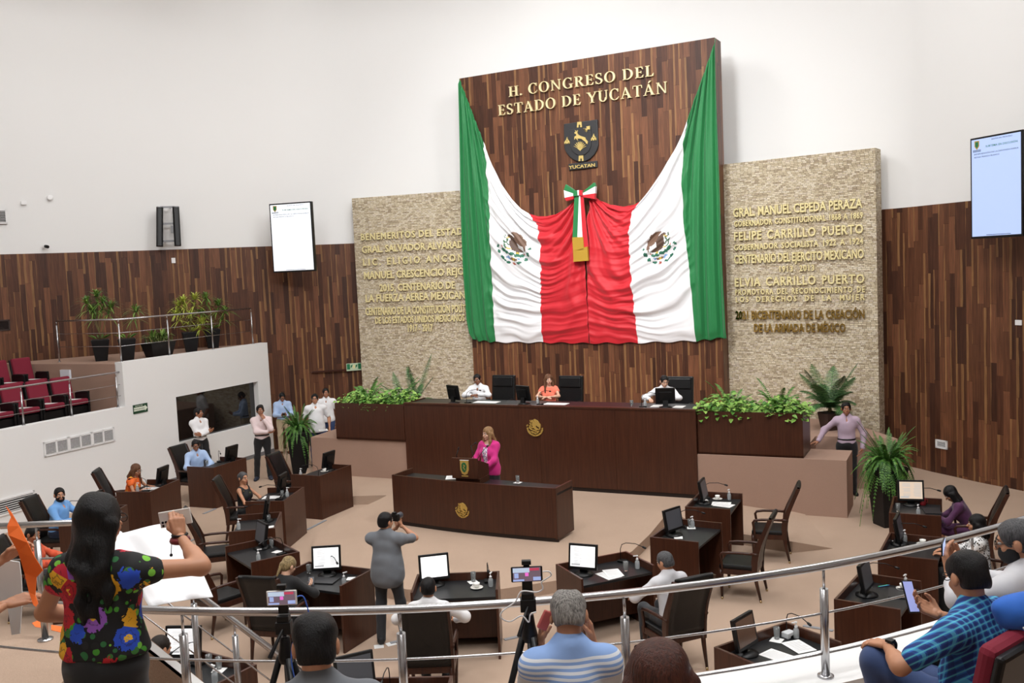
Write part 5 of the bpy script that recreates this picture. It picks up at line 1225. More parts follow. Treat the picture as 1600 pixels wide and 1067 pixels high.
def sdf_mesh(prims, vox, k=0.02, infl=0.0, wrinkle=0.0, seed=0):
    lo = np.full(3, 1e9); hi = -lo
    for p in prims:
        if p[0] == '-': continue
        if p[0] == 'rc':
            for q, r in ((p[1], p[3]), (p[2], p[4])): lo = np.minimum(lo, q - r); hi = np.maximum(hi, q + r)
        else: m = p[2].max(); lo = np.minimum(lo, p[1] - m); hi = np.maximum(hi, p[1] + m)
    pad = infl + k + 3 * vox + wrinkle * 2; lo -= pad; hi += pad
    n = np.ceil((hi - lo) / vox).astype(int) + 1
    D = np.full(n, 0.3, np.float32)
    ax = [lo[i] + np.arange(n[i]) * vox for i in range(3)]
    for p in prims:
        neg = p[0] == '-'
        if neg: p = p[1:]
        inf = 0.0 if neg else infl
        if p[0] == 'rc': plo = np.minimum(p[1] - p[3], p[2] - p[4]); phi = np.maximum(p[1] + p[3], p[2] + p[4])
        else: m = p[2].max(); plo = p[1] - m; phi = p[1] + m
        i0 = np.clip(np.floor((plo - pad - lo) / vox).astype(int), 0, n); i1 = np.clip(np.ceil((phi + pad - lo) / vox).astype(int) + 1, 0, n)
        if (i1 <= i0).any(): continue
        sl_ = tuple(slice(a, b) for a, b in zip(i0, i1))
        X = ax[0][i0[0]:i1[0]][:, None, None]; Y = ax[1][i0[1]:i1[1]][None, :, None]; Z = ax[2][i0[2]:i1[2]][None, None, :]
        if p[0] == 'rc':
            a, b, ra, rb = p[1:]; ab = b - a; L2 = max(ab @ ab, 1e-9)
            t = np.clip(((X - a[0]) * ab[0] + (Y - a[1]) * ab[1] + (Z - a[2]) * ab[2]) / L2, 0, 1)
            d = np.sqrt((X - a[0] - t * ab[0]) ** 2 + (Y - a[1] - t * ab[1]) ** 2 + (Z - a[2] - t * ab[2]) ** 2) - (ra + t * (rb - ra)) - inf
        else:
            c, r, R = p[1:]; r = r + inf
            dx, dy, dz = X - c[0], Y - c[1], Z - c[2]
            q = [dx * R[0, i] + dy * R[1, i] + dz * R[2, i] for i in range(3)]
            k0 = np.sqrt(sum((q[i] / r[i]) ** 2 for i in range(3))); k1 = np.sqrt(sum((q[i] / r[i] ** 2) ** 2 for i in range(3))) + 1e-9
            d = k0 * (k0 - 1) / k1
        d = d.astype(np.float32); o = D[sl_]
        if neg: d = -d; h = np.maximum(k * 0.6 - np.abs(o - d), 0) / (k * 0.6); D[sl_] = np.maximum(o, d) + h * h * k * 0.15
        else: h = np.maximum(k - np.abs(o - d), 0) / k; D[sl_] = np.minimum(o, d) - h * h * k * 0.25
    if wrinkle:
        X, Y, Z = np.meshgrid(*ax, indexing='ij', sparse=True); s = seed * 1.7
        D += (wrinkle * (np.sin(23 * Z + 9 * X + 6 * Y + s + 2 * np.sin(11 * X + s)) * np.sin(14 * X - 9 * Y + 17 * Z + 2 * s) + 0.5 * np.sin(41 * Z - 21 * X + s) * np.sin(31 * Y + 12 * X + s))).astype(np.float32)
    return surfnet(D, lo, vox)
def pieces_mesh(name, pcs, m, scale=1.0):
    V = []; F = []; b = 0
    for P, q in pcs: V.append(P); F.append(q + b); b += len(P)
    V = np.concatenate(V) * scale; F = np.concatenate(F)
    me = bpy.data.meshes.new(name); me.from_pydata(V.tolist(), [], F.tolist()); me.materials.append(m)
    me.polygons.foreach_set('use_smooth', [True] * len(F)); me.update(); return me
def rotm(yaw=0, pitch=0, roll=0):          # yaw > 0 turns to the left, pitch > 0 looks down, roll > 0 tips the head to the right
    return np.array((Matrix.Rotation(yaw, 3, 'Z') @ Matrix.Rotation(-pitch, 3, 'X') @ Matrix.Rotation(roll, 3, 'Y')))
def unit(v): v = A3(v); return v / (np.linalg.norm(v) + 1e-9)
def ik(S, T, l1, l2, pole):
    d = T - S; L = np.linalg.norm(d)
    if L > (l1 + l2) * 0.995: T = S + d / L * (l1 + l2) * 0.995; d = T - S; L = np.linalg.norm(d)
    u = d / L; a = (l1 * l1 - l2 * l2 + L * L) / (2 * L); h = math.sqrt(max(l1 * l1 - a * a, 0))
    pv = A3(pole); pv = pv - u * (pv @ u); pv = pv / (np.linalg.norm(pv) + 1e-9)
    return S + u * a + pv * h, T
def hand_prims(Wp, f, pn, right, curl=0.35, spread=0.0, sc=1.0):
    f = unit(f); pn = A3(pn); pn = unit(pn - f * (pn @ f)); s = np.cross(f, pn) * (1 if right else -1)
    P = []; kn = []
    for i, (off, ln, rr) in enumerate(((0.029, (0.044, 0.026, 0.021), 0.0088), (0.010, (0.048, 0.03, 0.022), 0.009), (-0.010, (0.044, 0.028, 0.021), 0.0086), (-0.028, (0.034, 0.021, 0.018), 0.0078))):
        base = Wp + sc * (f * (0.088 - 0.004 * abs(i - 1)) + s * off)
        P.append(rc(Wp + sc * (f * 0.012 + s * off * 0.6), base, 0.0155 * sc, 0.0125 * sc))
        d = f + s * spread * (1 - i) * 0.3; c = curl * (0.75 + 0.12 * i); p = base
        for j, l in enumerate(ln):
            w = c * (0.9, 1.9, 2.6)[j]; dr = unit(d * math.cos(w) + pn * math.sin(w)); q = p + dr * l * sc
            P.append(rc(p, q, rr * sc * (1 - 0.06 * j), rr * sc * (0.96 - 0.08 * j))); p = q
    t0 = Wp + sc * (f * 0.022 + s * 0.02 + pn * 0.006); t1 = Wp + sc * (f * 0.052 + s * 0.046 + pn * 0.018)
    t2 = t1 + sc * 0.032 * unit(f + s * (0.35 - 0.5 * curl) + pn * (0.2 + 0.7 * curl)); t3 = t2 + sc * 0.026 * unit(f + s * (0.1 - 0.8 * curl) + pn * (0.2 + 0.9 * curl))
    P += [rc(t0, t1, 0.015 * sc, 0.0125 * sc), rc(t1, t2, 0.0115 * sc, 0.0098 * sc), rc(t2, t3, 0.0096 * sc, 0.0082 * sc), rc(Wp - f * 0.02 * sc, Wp + f * 0.02 * sc, 0.024 * sc, 0.021 * sc)]
    return P
SKIN = {k: mat('skin_' + k, c, 0.5, var=(9, 0.06)) for k, c in (('tan', srgb(190, 136, 104)), ('fair', srgb(214, 168, 142)), ('brown', srgb(158, 106, 78)), ('deep', srgb(132, 86, 62)))}
def hair_mat(name, c1, c2, rough=0.45):
    q = NB('hair_' + name, rough); ob = q.n('ShaderNodeTexCoord').outputs['Object']; mp = q.n('ShaderNodeMapping'); q.l(ob, mp.inputs[0]); mp.inputs['Scale'].default_value = (70, 70, 7)
    n1 = q.noise(mp.outputs[0], 2.0, 4.0, 0.65); q.l(q.ramp(n1, [(0.32, c1), (0.68, c2)]), q.b.inputs['Base Color']); q.bump(n1, 0.9, 0.008); q.b.inputs['Specular IOR Level'].default_value = 0.28; return q.m
HAIR = {'black': hair_mat('black', srgb(8, 8, 9), srgb(24, 22, 23), 0.42), 'dark': hair_mat('dark', srgb(24, 19, 17), srgb(50, 40, 34)), 'grey': hair_mat('grey', srgb(78, 76, 74), srgb(176, 172, 166), 0.5), 'darkgrey': hair_mat('darkgrey', srgb(44, 44, 46), srgb(104, 104, 106), 0.45),
        'brown': hair_mat('brown', srgb(44, 24, 20), srgb(96, 54, 42), 0.3), 'blond': hair_mat('blond', srgb(104, 76, 50), srgb(176, 138, 96)), 'auburn': hair_mat('auburn', srgb(60, 38, 28), srgb(128, 86, 58)), 'streak': hair_mat('streak', srgb(52, 42, 34), srgb(190, 164, 116))}
EYEW = mat('eye_white', srgb(228, 224, 218), 0.3); EYEB = mat('eye_dark', srgb(28, 18, 14), 0.2)
LIPS = mat('lips', srgb(168, 96, 88), 0.45); LIPR = mat('lips_red', srgb(176, 58, 66), 0.4)
def cloth(name, c, k=0.08): return mat('cloth_' + name, c, 0.8, var=(14, k), sheen=0.15)
def person(label, pos, rz, z0=0.0, sit=False, h=1.0, female=False, lean=0.0, head=(0, 0, 0), L=None, R=None, skin='tan', top=None, sleeve='long', bottom=None, skirt=False, hair=('short', 'black'),
           vox=0.014, shoes=None, feet=None, knees=None, neck='collar', glasses=False, belt=False, belly=0.0, build=1.0, untuck=0.0, mask=False, lips=None, twist=0.0, group=None, hemcut=None, legs=True, beard=False, hairvox=None, jacket=None):
    root = thing('person', label, 'person', (pos[0], pos[1], z0), rz, group)
    U = np.array(Matrix.Rotation(-lean, 3, 'X') @ Matrix.Rotation(twist, 3, 'Z')); up = U[:, 2]; rt = U[:, 0]; fw = U[:, 1]
    w = (0.16 if female else 0.18) * build; P = A3((0, 0, 0.565 if sit else 0.95))
    if sit: P = P + A3((0, -0.06, 0))
    nb = P + up * 0.50; hR = U @ rotm(*head) if not isinstance(head, np.ndarray) else head
    hR = rotm(*head) if True else hR
    nk = nb + (up * 0.6 + A3((0, 0, 0.4))) * 0.06
    hc = nk + hR[:, 2] * 0.082 + hR[:, 1] * 0.018
    hp = lambda x, y, z: hc + hR @ A3((x, y, z))
    tors = [el(P + up * 0.0, (0.155 * build + (0.012 if female else 0), 0.112 + belly * 0.4, 0.125), U), el(P + up * 0.15 + fw * belly * 0.4, (0.146 * build if not female else 0.128 * build, 0.1 + belly, 0.19), U),
            el(P + up * 0.33 + fw * 0.012, (0.152 * build, 0.108 + belly * 0.4, 0.165), U), rc(nb - up * 0.075 - rt * (w - 0.03), nb - up * 0.075 + rt * (w - 0.03), 0.055), rc(nb - up * 0.02, nb - up * 0.075 + rt * (w - 0.04), 0.05), rc(nb - up * 0.02, nb - up * 0.075 - rt * (w - 0.04), 0.05), rc(nb - up * 0.06, nk, 0.062, 0.052)]
    if female: tors += [el(P + up * 0.30 + fw * 0.085 + rt * s * 0.065, (0.062, 0.055, 0.06), U) for s in (-1, 1)]
    sh = {s: nb - up * 0.082 + rt * s * w for s in (-1, 1)}
    arms = {}; upper = []; fore = []; hands = []
    for s, spec in ((1, R), (-1, L)):
        spec = dict(spec or {})
        wr = A3(spec.get('w', (s * 0.25, 0.05, 0.88) if not sit else (s * 0.17, 0.32, 0.79))); pole = spec.get('pole', (s * 0.6, -0.7, -0.4))
        e, wr = ik(sh[s], wr, 0.285, 0.255, pole); arms[s] = (sh[s], e, wr)
        ar = 1.0 if not female else 0.86
        ar *= spec.get('fat', 1.0)
        upper.append(rc(sh[s], e, 0.05 * ar, 0.041 * ar)); fore.append(rc(e, wr + (wr - e) * 0.04, 0.041 * ar, 0.026 * ar)); fore.append(rc(e + (wr - e) * 0.15, e + (wr - e) * 0.4, 0.042 * ar, 0.039 * ar))
        f = spec.get('f', unit(wr - e)); pn = spec.get('pn', (-s, 0.1, 0) if not sit else (0, 0, -1))
        hands.append(hand_prims(wr, f, pn, s == 1, spec.get('curl', 0.35), spec.get('spread', 0.0), 0.94 if female else 1.0))
    legp = []; shin = []; ft = []
    for i, s in enumerate((-1, 1)):
        hip = P + A3((s * 0.088, 0, -0.03))
        if sit: kn = A3(knees[i] if knees else (s * 0.12, 0.38, 0.56)); an = A3(feet[i] if feet else (s * 0.12, 0.36, 0.09))
        else:
            an = A3(feet[i] if feet else (s * 0.105, -0.02, 0.085)); kn = A3(knees[i] if knees else (hip + an) / 2 + A3((s * 0.008, 0.025, 0.02)))
        legp += [rc(hip, kn, 0.083 * (1.05 if female else 1), 0.056), rc(hip + (kn - hip) * 0.1, hip + (kn - hip) * 0.35, 0.086, 0.078)]; shin += [rc(kn, an, 0.053, 0.037), rc(kn + (an - kn) * 0.15 - fw * 0.012, kn + (an - kn) * 0.45 - fw * 0.015, 0.052, 0.05)]
        tw = unit(A3((s * 0.25, 1, 0))); ft.append([rc(an + A3((0, 0, -0.03)) - tw * 0.035, an + tw * 0.06 + A3((0, 0, -0.045)), 0.042, 0.036), rc(an + tw * 0.05 + A3((0, 0, -0.045)), an + tw * 0.15 + A3((0, 0, -0.055)), 0.04, 0.03)])
    # --- body: one surface, with finer patches for the head and hands
    hv = min(vox, 0.007) if vox > 0.008 else 0.0045
    hd = [el(hp(0, -0.012, 0.025), (0.075, 0.093, 0.088), hR), el(hp(0, 0.02, -0.038), (0.059, 0.07, 0.074), hR), el(hp(0, 0.064, -0.094), (0.022, 0.018, 0.018), hR), rc(hp(0, 0.086, 0.008), hp(0, 0.108, -0.026), 0.007, 0.0125),
          rc(hp(-0.034, 0.076, 0.026), hp(0.034, 0.076, 0.026), 0.0125), el(hp(0.038, 0.058, -0.032), (0.022, 0.02, 0.02), hR), el(hp(-0.038, 0.058, -0.032), (0.022, 0.02, 0.02), hR), el(hp(0, 0.084, -0.06), (0.024, 0.011, 0.014), hR),
          el(hp(0.081, -0.012, -0.008), (0.012, 0.021, 0.034), hR), el(hp(-0.081, -0.012, -0.008), (0.012, 0.021, 0.034), hR), rc(hp(0, -0.02, -0.06), nk - up * 0.045, 0.056, 0.057),
          sub(el(hp(0.031, 0.098, 0.007), (0.017, 0.016, 0.011), hR)), sub(el(hp(-0.031, 0.098, 0.007), (0.017, 0.016, 0.011), hR))]
    bodyp = tors + upper + fore + (legp + shin + [q for f_ in ft for q in f_] if legs else [])
    pcs = [sdf_mesh(bodyp, vox, 0.03, -0.006), sdf_mesh(hd, hv, 0.014)]
    for hnd in hands: pcs.append(sdf_mesh(hnd, min(hv, 0.0055), 0.006))
    link('body', pieces_mesh('body', pcs, SKIN[skin], h), root)
    # --- face
    sk = lambda x, y, z: tuple((hp(x, y, z) * h))
    for s in (-1, 1):
        b = MB(); b.X = Matrix.Translation(sk(s * 0.031, 0.077, 0.007)) @ Matrix(hR.tolist()).to_4x4(); b.ball((0, 0, 0), (0.0135 * h, 0.012 * h, 0.009 * h), 10, 8); b.m = 1; b.ball((0, 0.0065 * h, 0), (0.0065 * h, 0.0065 * h, 0.0075 * h), 8, 6); b.build('eye', [EYEW, EYEB], root)
        b = MB(); b.tube([sk(s * 0.014, 0.092, 0.027), sk(s * 0.032, 0.089, 0.034), sk(s * 0.05, 0.076, 0.028)], [0.0035 * h, 0.0045 * h, 0.002 * h], 6); b.build('eyebrow', HAIR['black' if hair[1] in ('black', 'dark', 'darkgrey') else ('grey' if hair[1] == 'grey' else 'brown')], root)
    b = MB(); b.tube([sk(-0.023, 0.084, -0.06), sk(-0.01, 0.094, -0.058), sk(0, 0.0955, -0.06), sk(0.01, 0.094, -0.058), sk(0.023, 0.084, -0.06)], [0.002 * h, 0.005 * h, 0.0055 * h, 0.005 * h, 0.002 * h], 6); b.build('lips', lips or (LIPR if female else LIPS), root)
    if glasses:
        b = MB()
        for s in (-1, 1):
            b.tube([sk(s * 0.033 + 0.026 * math.cos(a), 0.1, 0.006 + 0.019 * math.sin(a)) for a in np.linspace(0, 2 * PI, 14)], 0.0022 * h, 5); b.tube([sk(s * 0.058, 0.097, 0.012), sk(s * 0.08, 0.03, 0.012), sk(s * 0.08, -0.02, 0.005)], 0.0025 * h, 5)
        b.tube([sk(-0.008, 0.103, 0.01), sk(0.008, 0.103, 0.01)], 0.0025 * h, 5); b.build('glasses', BLACK, root)
    if mask or beard:
        pr = [el(hp(0, 0.03, -0.058), (0.066, 0.07, 0.062), hR), sub(el(hp(0, 0.05, 0.035), (0.1, 0.13, 0.055), hR)), sub(el(hp(0, -0.075, -0.03), (0.12, 0.08, 0.14), hR))]
        if beard: pr.append(sub(el(hp(0, 0.1, -0.05), (0.035, 0.03, 0.018), hR)))
        link('face_mask' if mask else 'beard', pieces_mesh('m', [sdf_mesh(pr, hv, 0.008, 0.005)], mat('mask_black', srgb(24, 24, 26), 0.8) if mask else HAIR['black'], h), root)
    # --- hair
    st, hcl = hair[0], HAIR[hair[1]]; xv = hairvox or hv * 1.15
    hpz = [el(hp(0, -0.014, 0.034), (0.083, 0.1, 0.09), hR), el(hp(0, -0.052, -0.012), (0.074, 0.062, 0.075), hR)]
    cut = [sub(el(hp(0, 0.108, -0.03), (0.072, 0.08, 0.108), hR)), sub(el(hp(0, -0.03, -0.135), (0.13, 0.16, 0.085), hR)), sub(el(hp(0.09, -0.004, -0.014), (0.024, 0.028, 0.04), hR)), sub(el(hp(-0.09, -0.004, -0.014), (0.024, 0.028, 0.04), hR))]
    if st == 'short': hpz = hpz + cut
    elif st == 'thick': hpz = [el(hp(0, -0.014, 0.036), (0.085, 0.104, 0.094), hR), el(hp(0, -0.055, -0.018), (0.075, 0.064, 0.082), hR), el(hp(0.02, 0.03, 0.085), (0.045, 0.055, 0.035), hR), el(hp(-0.03, -0.03, 0.09), (0.045, 0.055, 0.036), hR), el(hp(0.03, -0.06, 0.05), (0.045, 0.05, 0.05), hR)] + cut
    elif st == 'bald': hpz = hpz + cut + [sub(el(hp(0.0, -0.03, 0.125), (0.035, 0.045, 0.025), hR))]
    elif st in ('long', 'verylong', 'mid'):
        ln = {'mid': 0.2, 'long': 0.3, 'verylong': 0.45}[st]; face = [sub(el(hp(0, 0.118, -0.05), (0.062, 0.085, 0.1), hR))]
        back = []
        for i, x in enumerate(np.linspace(-0.075, 0.075, 7)):
            a = hp(x, -0.06 + abs(x) * 0.5, -0.01); dn = A3((x * 0.35 / 0.075 * 0.1, -0.10 - lean * 0.25, -1.0)); lnx = ln * (1 - 0.16 * ((i * 37) % 5) / 4 - 0.1 * abs(x) / 0.075)
            m_ = a + A3((0, -0.03, 0)) + unit(dn) * lnx * 0.45 - fw * 0.02; sw_ = A3(((0.012 if i % 2 else -0.012), -0.008 * (i % 3), 0)); e_ = a + A3((0, -0.04, 0)) + unit(dn) * lnx; back += [rc(a, m_ + sw_, 0.04, 0.033), rc(m_ + sw_, (m_ + e_) / 2 - sw_ * 1.2, 0.033, 0.027), rc((m_ + e_) / 2 - sw_ * 1.2, e_, 0.027, 0.008)]
        side = []
        if st != 'verylong':
            for s in (-1, 1): side += [rc(hp(s * 0.072, 0.012, 0.02), hp(s * 0.088, 0.03, -0.13), 0.026, 0.024), rc(hp(s * 0.088, 0.03, -0.13), hp(s * 0.09, 0.05, -0.13) + A3((0, 0.02, -0.14)), 0.024, 0.012)]
        hpz = [el(hp(0, -0.016, 0.036), (0.087, 0.1, 0.09), hR)] + back + face + side
    elif st == 'tied': hpz = hpz + [sub(el(hp(0, 0.11, -0.045), (0.07, 0.075, 0.098), hR)), sub(el(hp(0, 0.02, -0.13), (0.11, 0.09, 0.08), hR)), el(hp(0, -0.1, 0.0), (0.03, 0.035, 0.03), hR), rc(hp(0, -0.12, 0.0), hp(0, -0.14, -0.16), 0.026, 0.012)]
    elif st == 'bun': hpz = hpz + cut[:2] + [el(hp(0, -0.1, 0.03), (0.045, 0.04, 0.045), hR)]
    link('hair', pieces_mesh('hair', [sdf_mesh(hpz, xv, 0.018, 0.003, {'verylong': 0.009, 'thick': 0.0055 if vox < 0.01 else 0.003}.get(st, 0.0026), 3)], hcl, h), root)
    # --- clothes
    cl = []
    seed = len(label)
    if top is not None:
        tp = list(tors[:6]) + (tors[7:] if female else [])
        hem = untuck
        if hem: tp = [el(P + up * 0.06, (0.158 * build + 0.008, 0.118 * build + belly * 0.75, 0.26), U), el(P - up * 0.06, (0.165 * build + 0.012, 0.126 * build + 0.008 + belly * 0.55, 0.2), U)] + tp
        if sleeve == 'long': tp += upper + [rc(arms[s][1], arms[s][1] + (arms[s][2] - arms[s][1]) * 0.93, 0.044 * (0.86 if female else 1), 0.033) for s in (-1, 1)]
        elif sleeve == 'short': tp += [rc(arms[s][0], arms[s][0] + (arms[s][1] - arms[s][0]) * 0.72, 0.054 * (0.88 if female else 1), 0.053 * (0.88 if female else 1)) for s in (-1, 1)]
        elif sleeve == 'half': tp += upper + [rc(arms[s][1], arms[s][1] + (arms[s][2] - arms[s][1]) * 0.45, 0.045, 0.04) for s in (-1, 1)]
        elif sleeve == 'cap': tp += [rc(arms[s][0] - rt * s * 0.02, arms[s][0] + (arms[s][1] - arms[s][0]) * 0.22, 0.052, 0.05) for s in (-1, 1)]
        if hem: tp += [sub(el(P - up * ((hem * 0.75 if hemcut is None else hemcut) + 1.5), (1.9, 1.9, 1.5), U))]
        if neck == 'collar': tp += [rc(nb - up * 0.03, nb + up * 0.012 - fw * 0.006, 0.066, 0.059), sub(rc(nb + fw * 0.095 - up * 0.085, nb + fw * 0.095 + up * 0.05, 0.012, 0.05))]
        elif neck == 'scoop': tp += [sub(el(nb + fw * 0.05 + up * 0.0, (0.085, 0.075, 0.07), U))]
        elif neck == 'round': tp += [sub(el(nb + fw * 0.02 + up * 0.03, (0.075, 0.08, 0.045), U))]
        if sleeve == 'none': tp = [el(P, (0.16, 0.115, 0.125), U), tors[1], tors[2], rc(nb - up * 0.07 - rt * 0.1, nb - up * 0.07 + rt * 0.1, 0.05)] + tors[7:] + [sub(el(nb + fw * 0.05, (0.085, 0.085, 0.075), U))]
        me = pieces_mesh('shirt', [sdf_mesh(tp, vox, 0.055, 0.010 if not jacket else 0.016, 0.0035, seed)], top, h)
        link(jacket or ('blouse' if female else 'shirt'), me, root)
    if bottom is not None and legs:
        if skirt:
            kz = P[2] - 0.45 if not sit else 0.5
            bp = [el(P, (0.165 * build, 0.12 * build, 0.13), U)] + ([rc(P - A3((0, 0, 0.02)), A3((P[0], P[1] + 0.02, skirt)), 0.138 * build, 0.19 if skirt < 0.3 else 0.165), rc(P - A3((0.06, 0, 0.05)), A3((P[0] - 0.08, P[1] + 0.02, skirt)), 0.1, 0.13), rc(P - A3((-0.06, 0, 0.05)), A3((P[0] + 0.08, P[1] + 0.02, skirt)), 0.1, 0.13)] if not sit else legp)
        else: bp = [el(P - up * 0.01, (0.158 * build, 0.116 + belly * 0.4, 0.115), U)] + legp + [rc(q[1], q[2] if q[0] == 'rc' else q[2], q[3] + 0.008, q[4] + 0.014) for q in shin[::2]]
        link('skirt' if skirt else 'trousers', pieces_mesh('legs', [sdf_mesh(bp, vox, 0.03, 0.01, 0.003, seed + 3)], bottom, h), root)
    if legs and shoes is not None:
        for f_ in ft: link('shoe', pieces_mesh('shoe', [sdf_mesh(f_ + [sub(rc(f_[0][1] + A3((0, -0.2, -0.075)), f_[0][1] + A3((0, 0.4, -0.075)), 0.022))], min(vox, 0.009), 0.02, 0.009)], shoes, h), root)
    if belt:
        c = (P + up * 0.085) * h; pts = [Vector(c + h * (rt * (0.15 * build) * math.cos(a) + fw * (0.112 + belly * 0.6) * math.sin(a))) for a in np.linspace(0, 2 * PI, 25)]
        MB().tube(pts, 0.016 * h, 6).build('belt', BLACK, root)
    root['_hc'] = tuple(hc * h); root['_wR'] = tuple(arms[1][2] * h); root['_wL'] = tuple(arms[-1][2] * h)
    return root
def wpt(root, key, off=(0, 0, 0)):
    v = Vector(root[key]) + Vector(off); return Matrix.Translation(root.location) @ Matrix.Rotation(root.rotation_euler[2], 4, 'Z') @ v
def yaw_to(d): return math.atan2(d[1], d[0]) - PI / 2
C_WHITE = cloth('white', srgb(234, 234, 236), 0.03); C_PINK = cloth('pale_pink', srgb(228, 208, 208), 0.04); C_LBLUE = cloth('pale_blue', srgb(176, 200, 236), 0.05); C_BLUE = cloth('sky_blue', srgb(112, 164, 222), 0.06)
C_BLACK = cloth('black', srgb(15, 15, 18)); C_GREY = cloth('grey', srgb(108, 112, 118)); C_CHAR = cloth('charcoal', srgb(44, 46, 50)); C_KHAKI = cloth('khaki', srgb(190, 172, 142)); C_JEAN = cloth('jeans', srgb(52, 72, 116)); C_NAVY = cloth('navy', srgb(38, 48, 74))
C_MAG = cloth('magenta', srgb(206, 38, 128), 0.06); C_CORAL = cloth('coral', srgb(242, 122, 96), 0.05); C_ORANGE = cloth('orange', srgb(238, 112, 40), 0.1); C_LILAC = cloth('lilac', srgb(186, 164, 182), 0.05); C_PURPLE = cloth('purple', srgb(72, 26, 68), 0.1); C_TAN = cloth('tan', srgb(176, 146, 116)); C_LGREY = cloth('pale_grey', srgb(206, 206, 210), 0.03)
def spots_mat(name, base, cols, scale, r0=0.34, leaf=None):
    q = NB('cloth_' + name, 0.8); ob = q.n('ShaderNodeTexCoord').outputs['Object']
    vo = q.n('ShaderNodeTexVoronoi'); q.l(ob, vo.inputs['Vector']); vo.inputs['Scale'].default_value = scale
    vo2 = q.n('ShaderNodeTexVoronoi'); q.l(ob, vo2.inputs['Vector']); vo2.inputs['Scale'].default_value = scale * 2.7
    hu = q.n('ShaderNodeSeparateColor'); q.l(vo.outputs['Color'], hu.inputs[0]); hu2 = q.n('ShaderNodeSeparateColor'); q.l(vo2.outputs['Color'], hu2.inputs[0])
    n = len(cols); fc = q.ramp(hu.outputs[0], [(i / n, c) for i, c in enumerate(cols)], 'CONSTANT')
    wob = q.noise(ob, scale * 6, 2.0)
    d = q.math('ADD', vo.outputs['Distance'], q.math('MULTIPLY', q.math('SUBTRACT', wob, 0.5), 0.45))
    col = base
    if leaf: col = q.mix(q.math('LESS_THAN', q.math('ADD', vo2.outputs['Distance'], q.math('MULTIPLY', hu2.outputs[1], 0.3)), 0.6), base, q.ramp(hu2.outputs[0], [(i / len(leaf), c) for i, c in enumerate(leaf)], 'CONSTANT'))
    col = q.mix(q.math('LESS_THAN', d, r0), col, fc)
    dark = q.math('LESS_THAN', q.math('ABSOLUTE', q.math('SUBTRACT', d, r0 * 0.55)), 0.03)
    col = q.mix(q.math('MULTIPLY', dark, 0.55), col, (0.02, 0.01, 0.02, 1)); col = q.mix(q.math('LESS_THAN', d, r0 * 0.22), col, srgb(240, 190, 50))
    q.l(col, q.b.inputs['Base Color']); return q.m
def plaid_mat():
    q = NB('cloth_plaid', 0.8); ob = q.n('ShaderNodeTexCoord').outputs['Object']; sp = q.n('ShaderNodeSeparateXYZ'); q.l(ob, sp.inputs[0])
    u = q.math('ADD', sp.outputs[0], q.math('MULTIPLY', sp.outputs[1], 0.2)); v = q.math('ADD', sp.outputs[2], q.math('MULTIPLY', sp.outputs[1], 0.75))
    st = lambda c, s, w, o: q.math('LESS_THAN', q.math('FRACT', q.math('ADD', q.math('MULTIPLY', c, s), o)), w)
    col = srgb(48, 112, 190)
    col = q.mix(q.math('MULTIPLY', st(u, 27.0, 0.45, 0.0), 0.75), col, srgb(26, 44, 110)); col = q.mix(q.math('MULTIPLY', st(v, 27.0, 0.45, 0.2), 0.75), col, srgb(26, 44, 110))
    col = q.mix(q.math('MULTIPLY', st(u, 27.0, 0.22, 0.33), 0.6), col, srgb(84, 176, 210)); col = q.mix(q.math('MULTIPLY', st(v, 27.0, 0.22, 0.55), 0.65), col, srgb(100, 204, 216))
    q.l(col, q.b.inputs['Base Color']); return q.m
def polo_mat():
    q = NB('cloth_striped_polo', 0.8); ob = q.n('ShaderNodeTexCoord').outputs['Object']; sp = q.n('ShaderNodeSeparateXYZ'); q.l(ob, sp.inputs[0]); v = sp.outputs[2]
    f = q.math('FRACT', q.math('MULTIPLY', v, 40.0)); band = q.math('MULTIPLY', q.math('LESS_THAN', v, 1.045), q.math('GREATER_THAN', v, 0.935))
    col = q.mix(q.math('LESS_THAN', v, 0.935), srgb(140, 172, 224), srgb(198, 202, 208)); col = q.mix(q.math('MULTIPLY', band, q.math('LESS_THAN', f, 0.5)), col, srgb(226, 230, 236)); q.l(col, q.b.inputs['Base Color']); return q.m
SH_B = mat('shoe_black', srgb(24, 24, 26), 0.4); SH_N = mat('shoe_brown', srgb(96, 56, 36), 0.45); SH_NAVY = mat('shoe_navy', srgb(34, 40, 56), 0.6)
# ---------------------------------------------------------------- the people in the hall
def aim(px, py, z, tx, ty): return None
q = Vector((-7.55, 22.35))
person('man in white long-sleeved shirt with arms crossed leaning by the dark window', q, yaw_to((0.75, -0.66)), 0, h=1.0, head=(0.6, -0.05, 0), lean=-0.05, top=C_WHITE, bottom=C_BLACK, shoes=SH_B, belt=True, skin='brown',
       R=dict(w=(-0.1, 0.2, 1.14), pole=(1, -0.2, -0.6), f=(-1, 0.1, 0.25), pn=(0, -1, 0.2), curl=0.3), L=dict(w=(0.1, 0.24, 1.1), pole=(-1, -0.2, -0.6), f=(1, 0.0, 0.3), pn=(0, -1, 0), curl=0.3), feet=((-0.1, 0.2, 0.085), (0.1, 0.28, 0.085)))
q = at(414, 749)
person('man in pale pink shirt and black trousers standing with a hand on his chin', (q.x, q.y), yaw_to((0.22, -1)), 0, h=1.03, head=(0.12, -0.12, 0.05), top=C_PINK, bottom=C_BLACK, shoes=SH_NAVY, belt=True, skin='brown', hair=('thick', 'black'),
       L=dict(w=(-0.075, 0.185, 1.40), pole=(-0.5, 0.5, -1), f=(0.35, -0.25, 0.9), pn=(0.4, -0.9, 0.1), curl=0.7), R=dict(w=(-0.13, 0.22, 1.12), pole=(1, 0, -0.5), f=(-1, 0.05, 0.1), pn=(0, -1, 0), curl=0.4), feet=((-0.12, 0.0, 0.085), (0.17, -0.02, 0.085)))
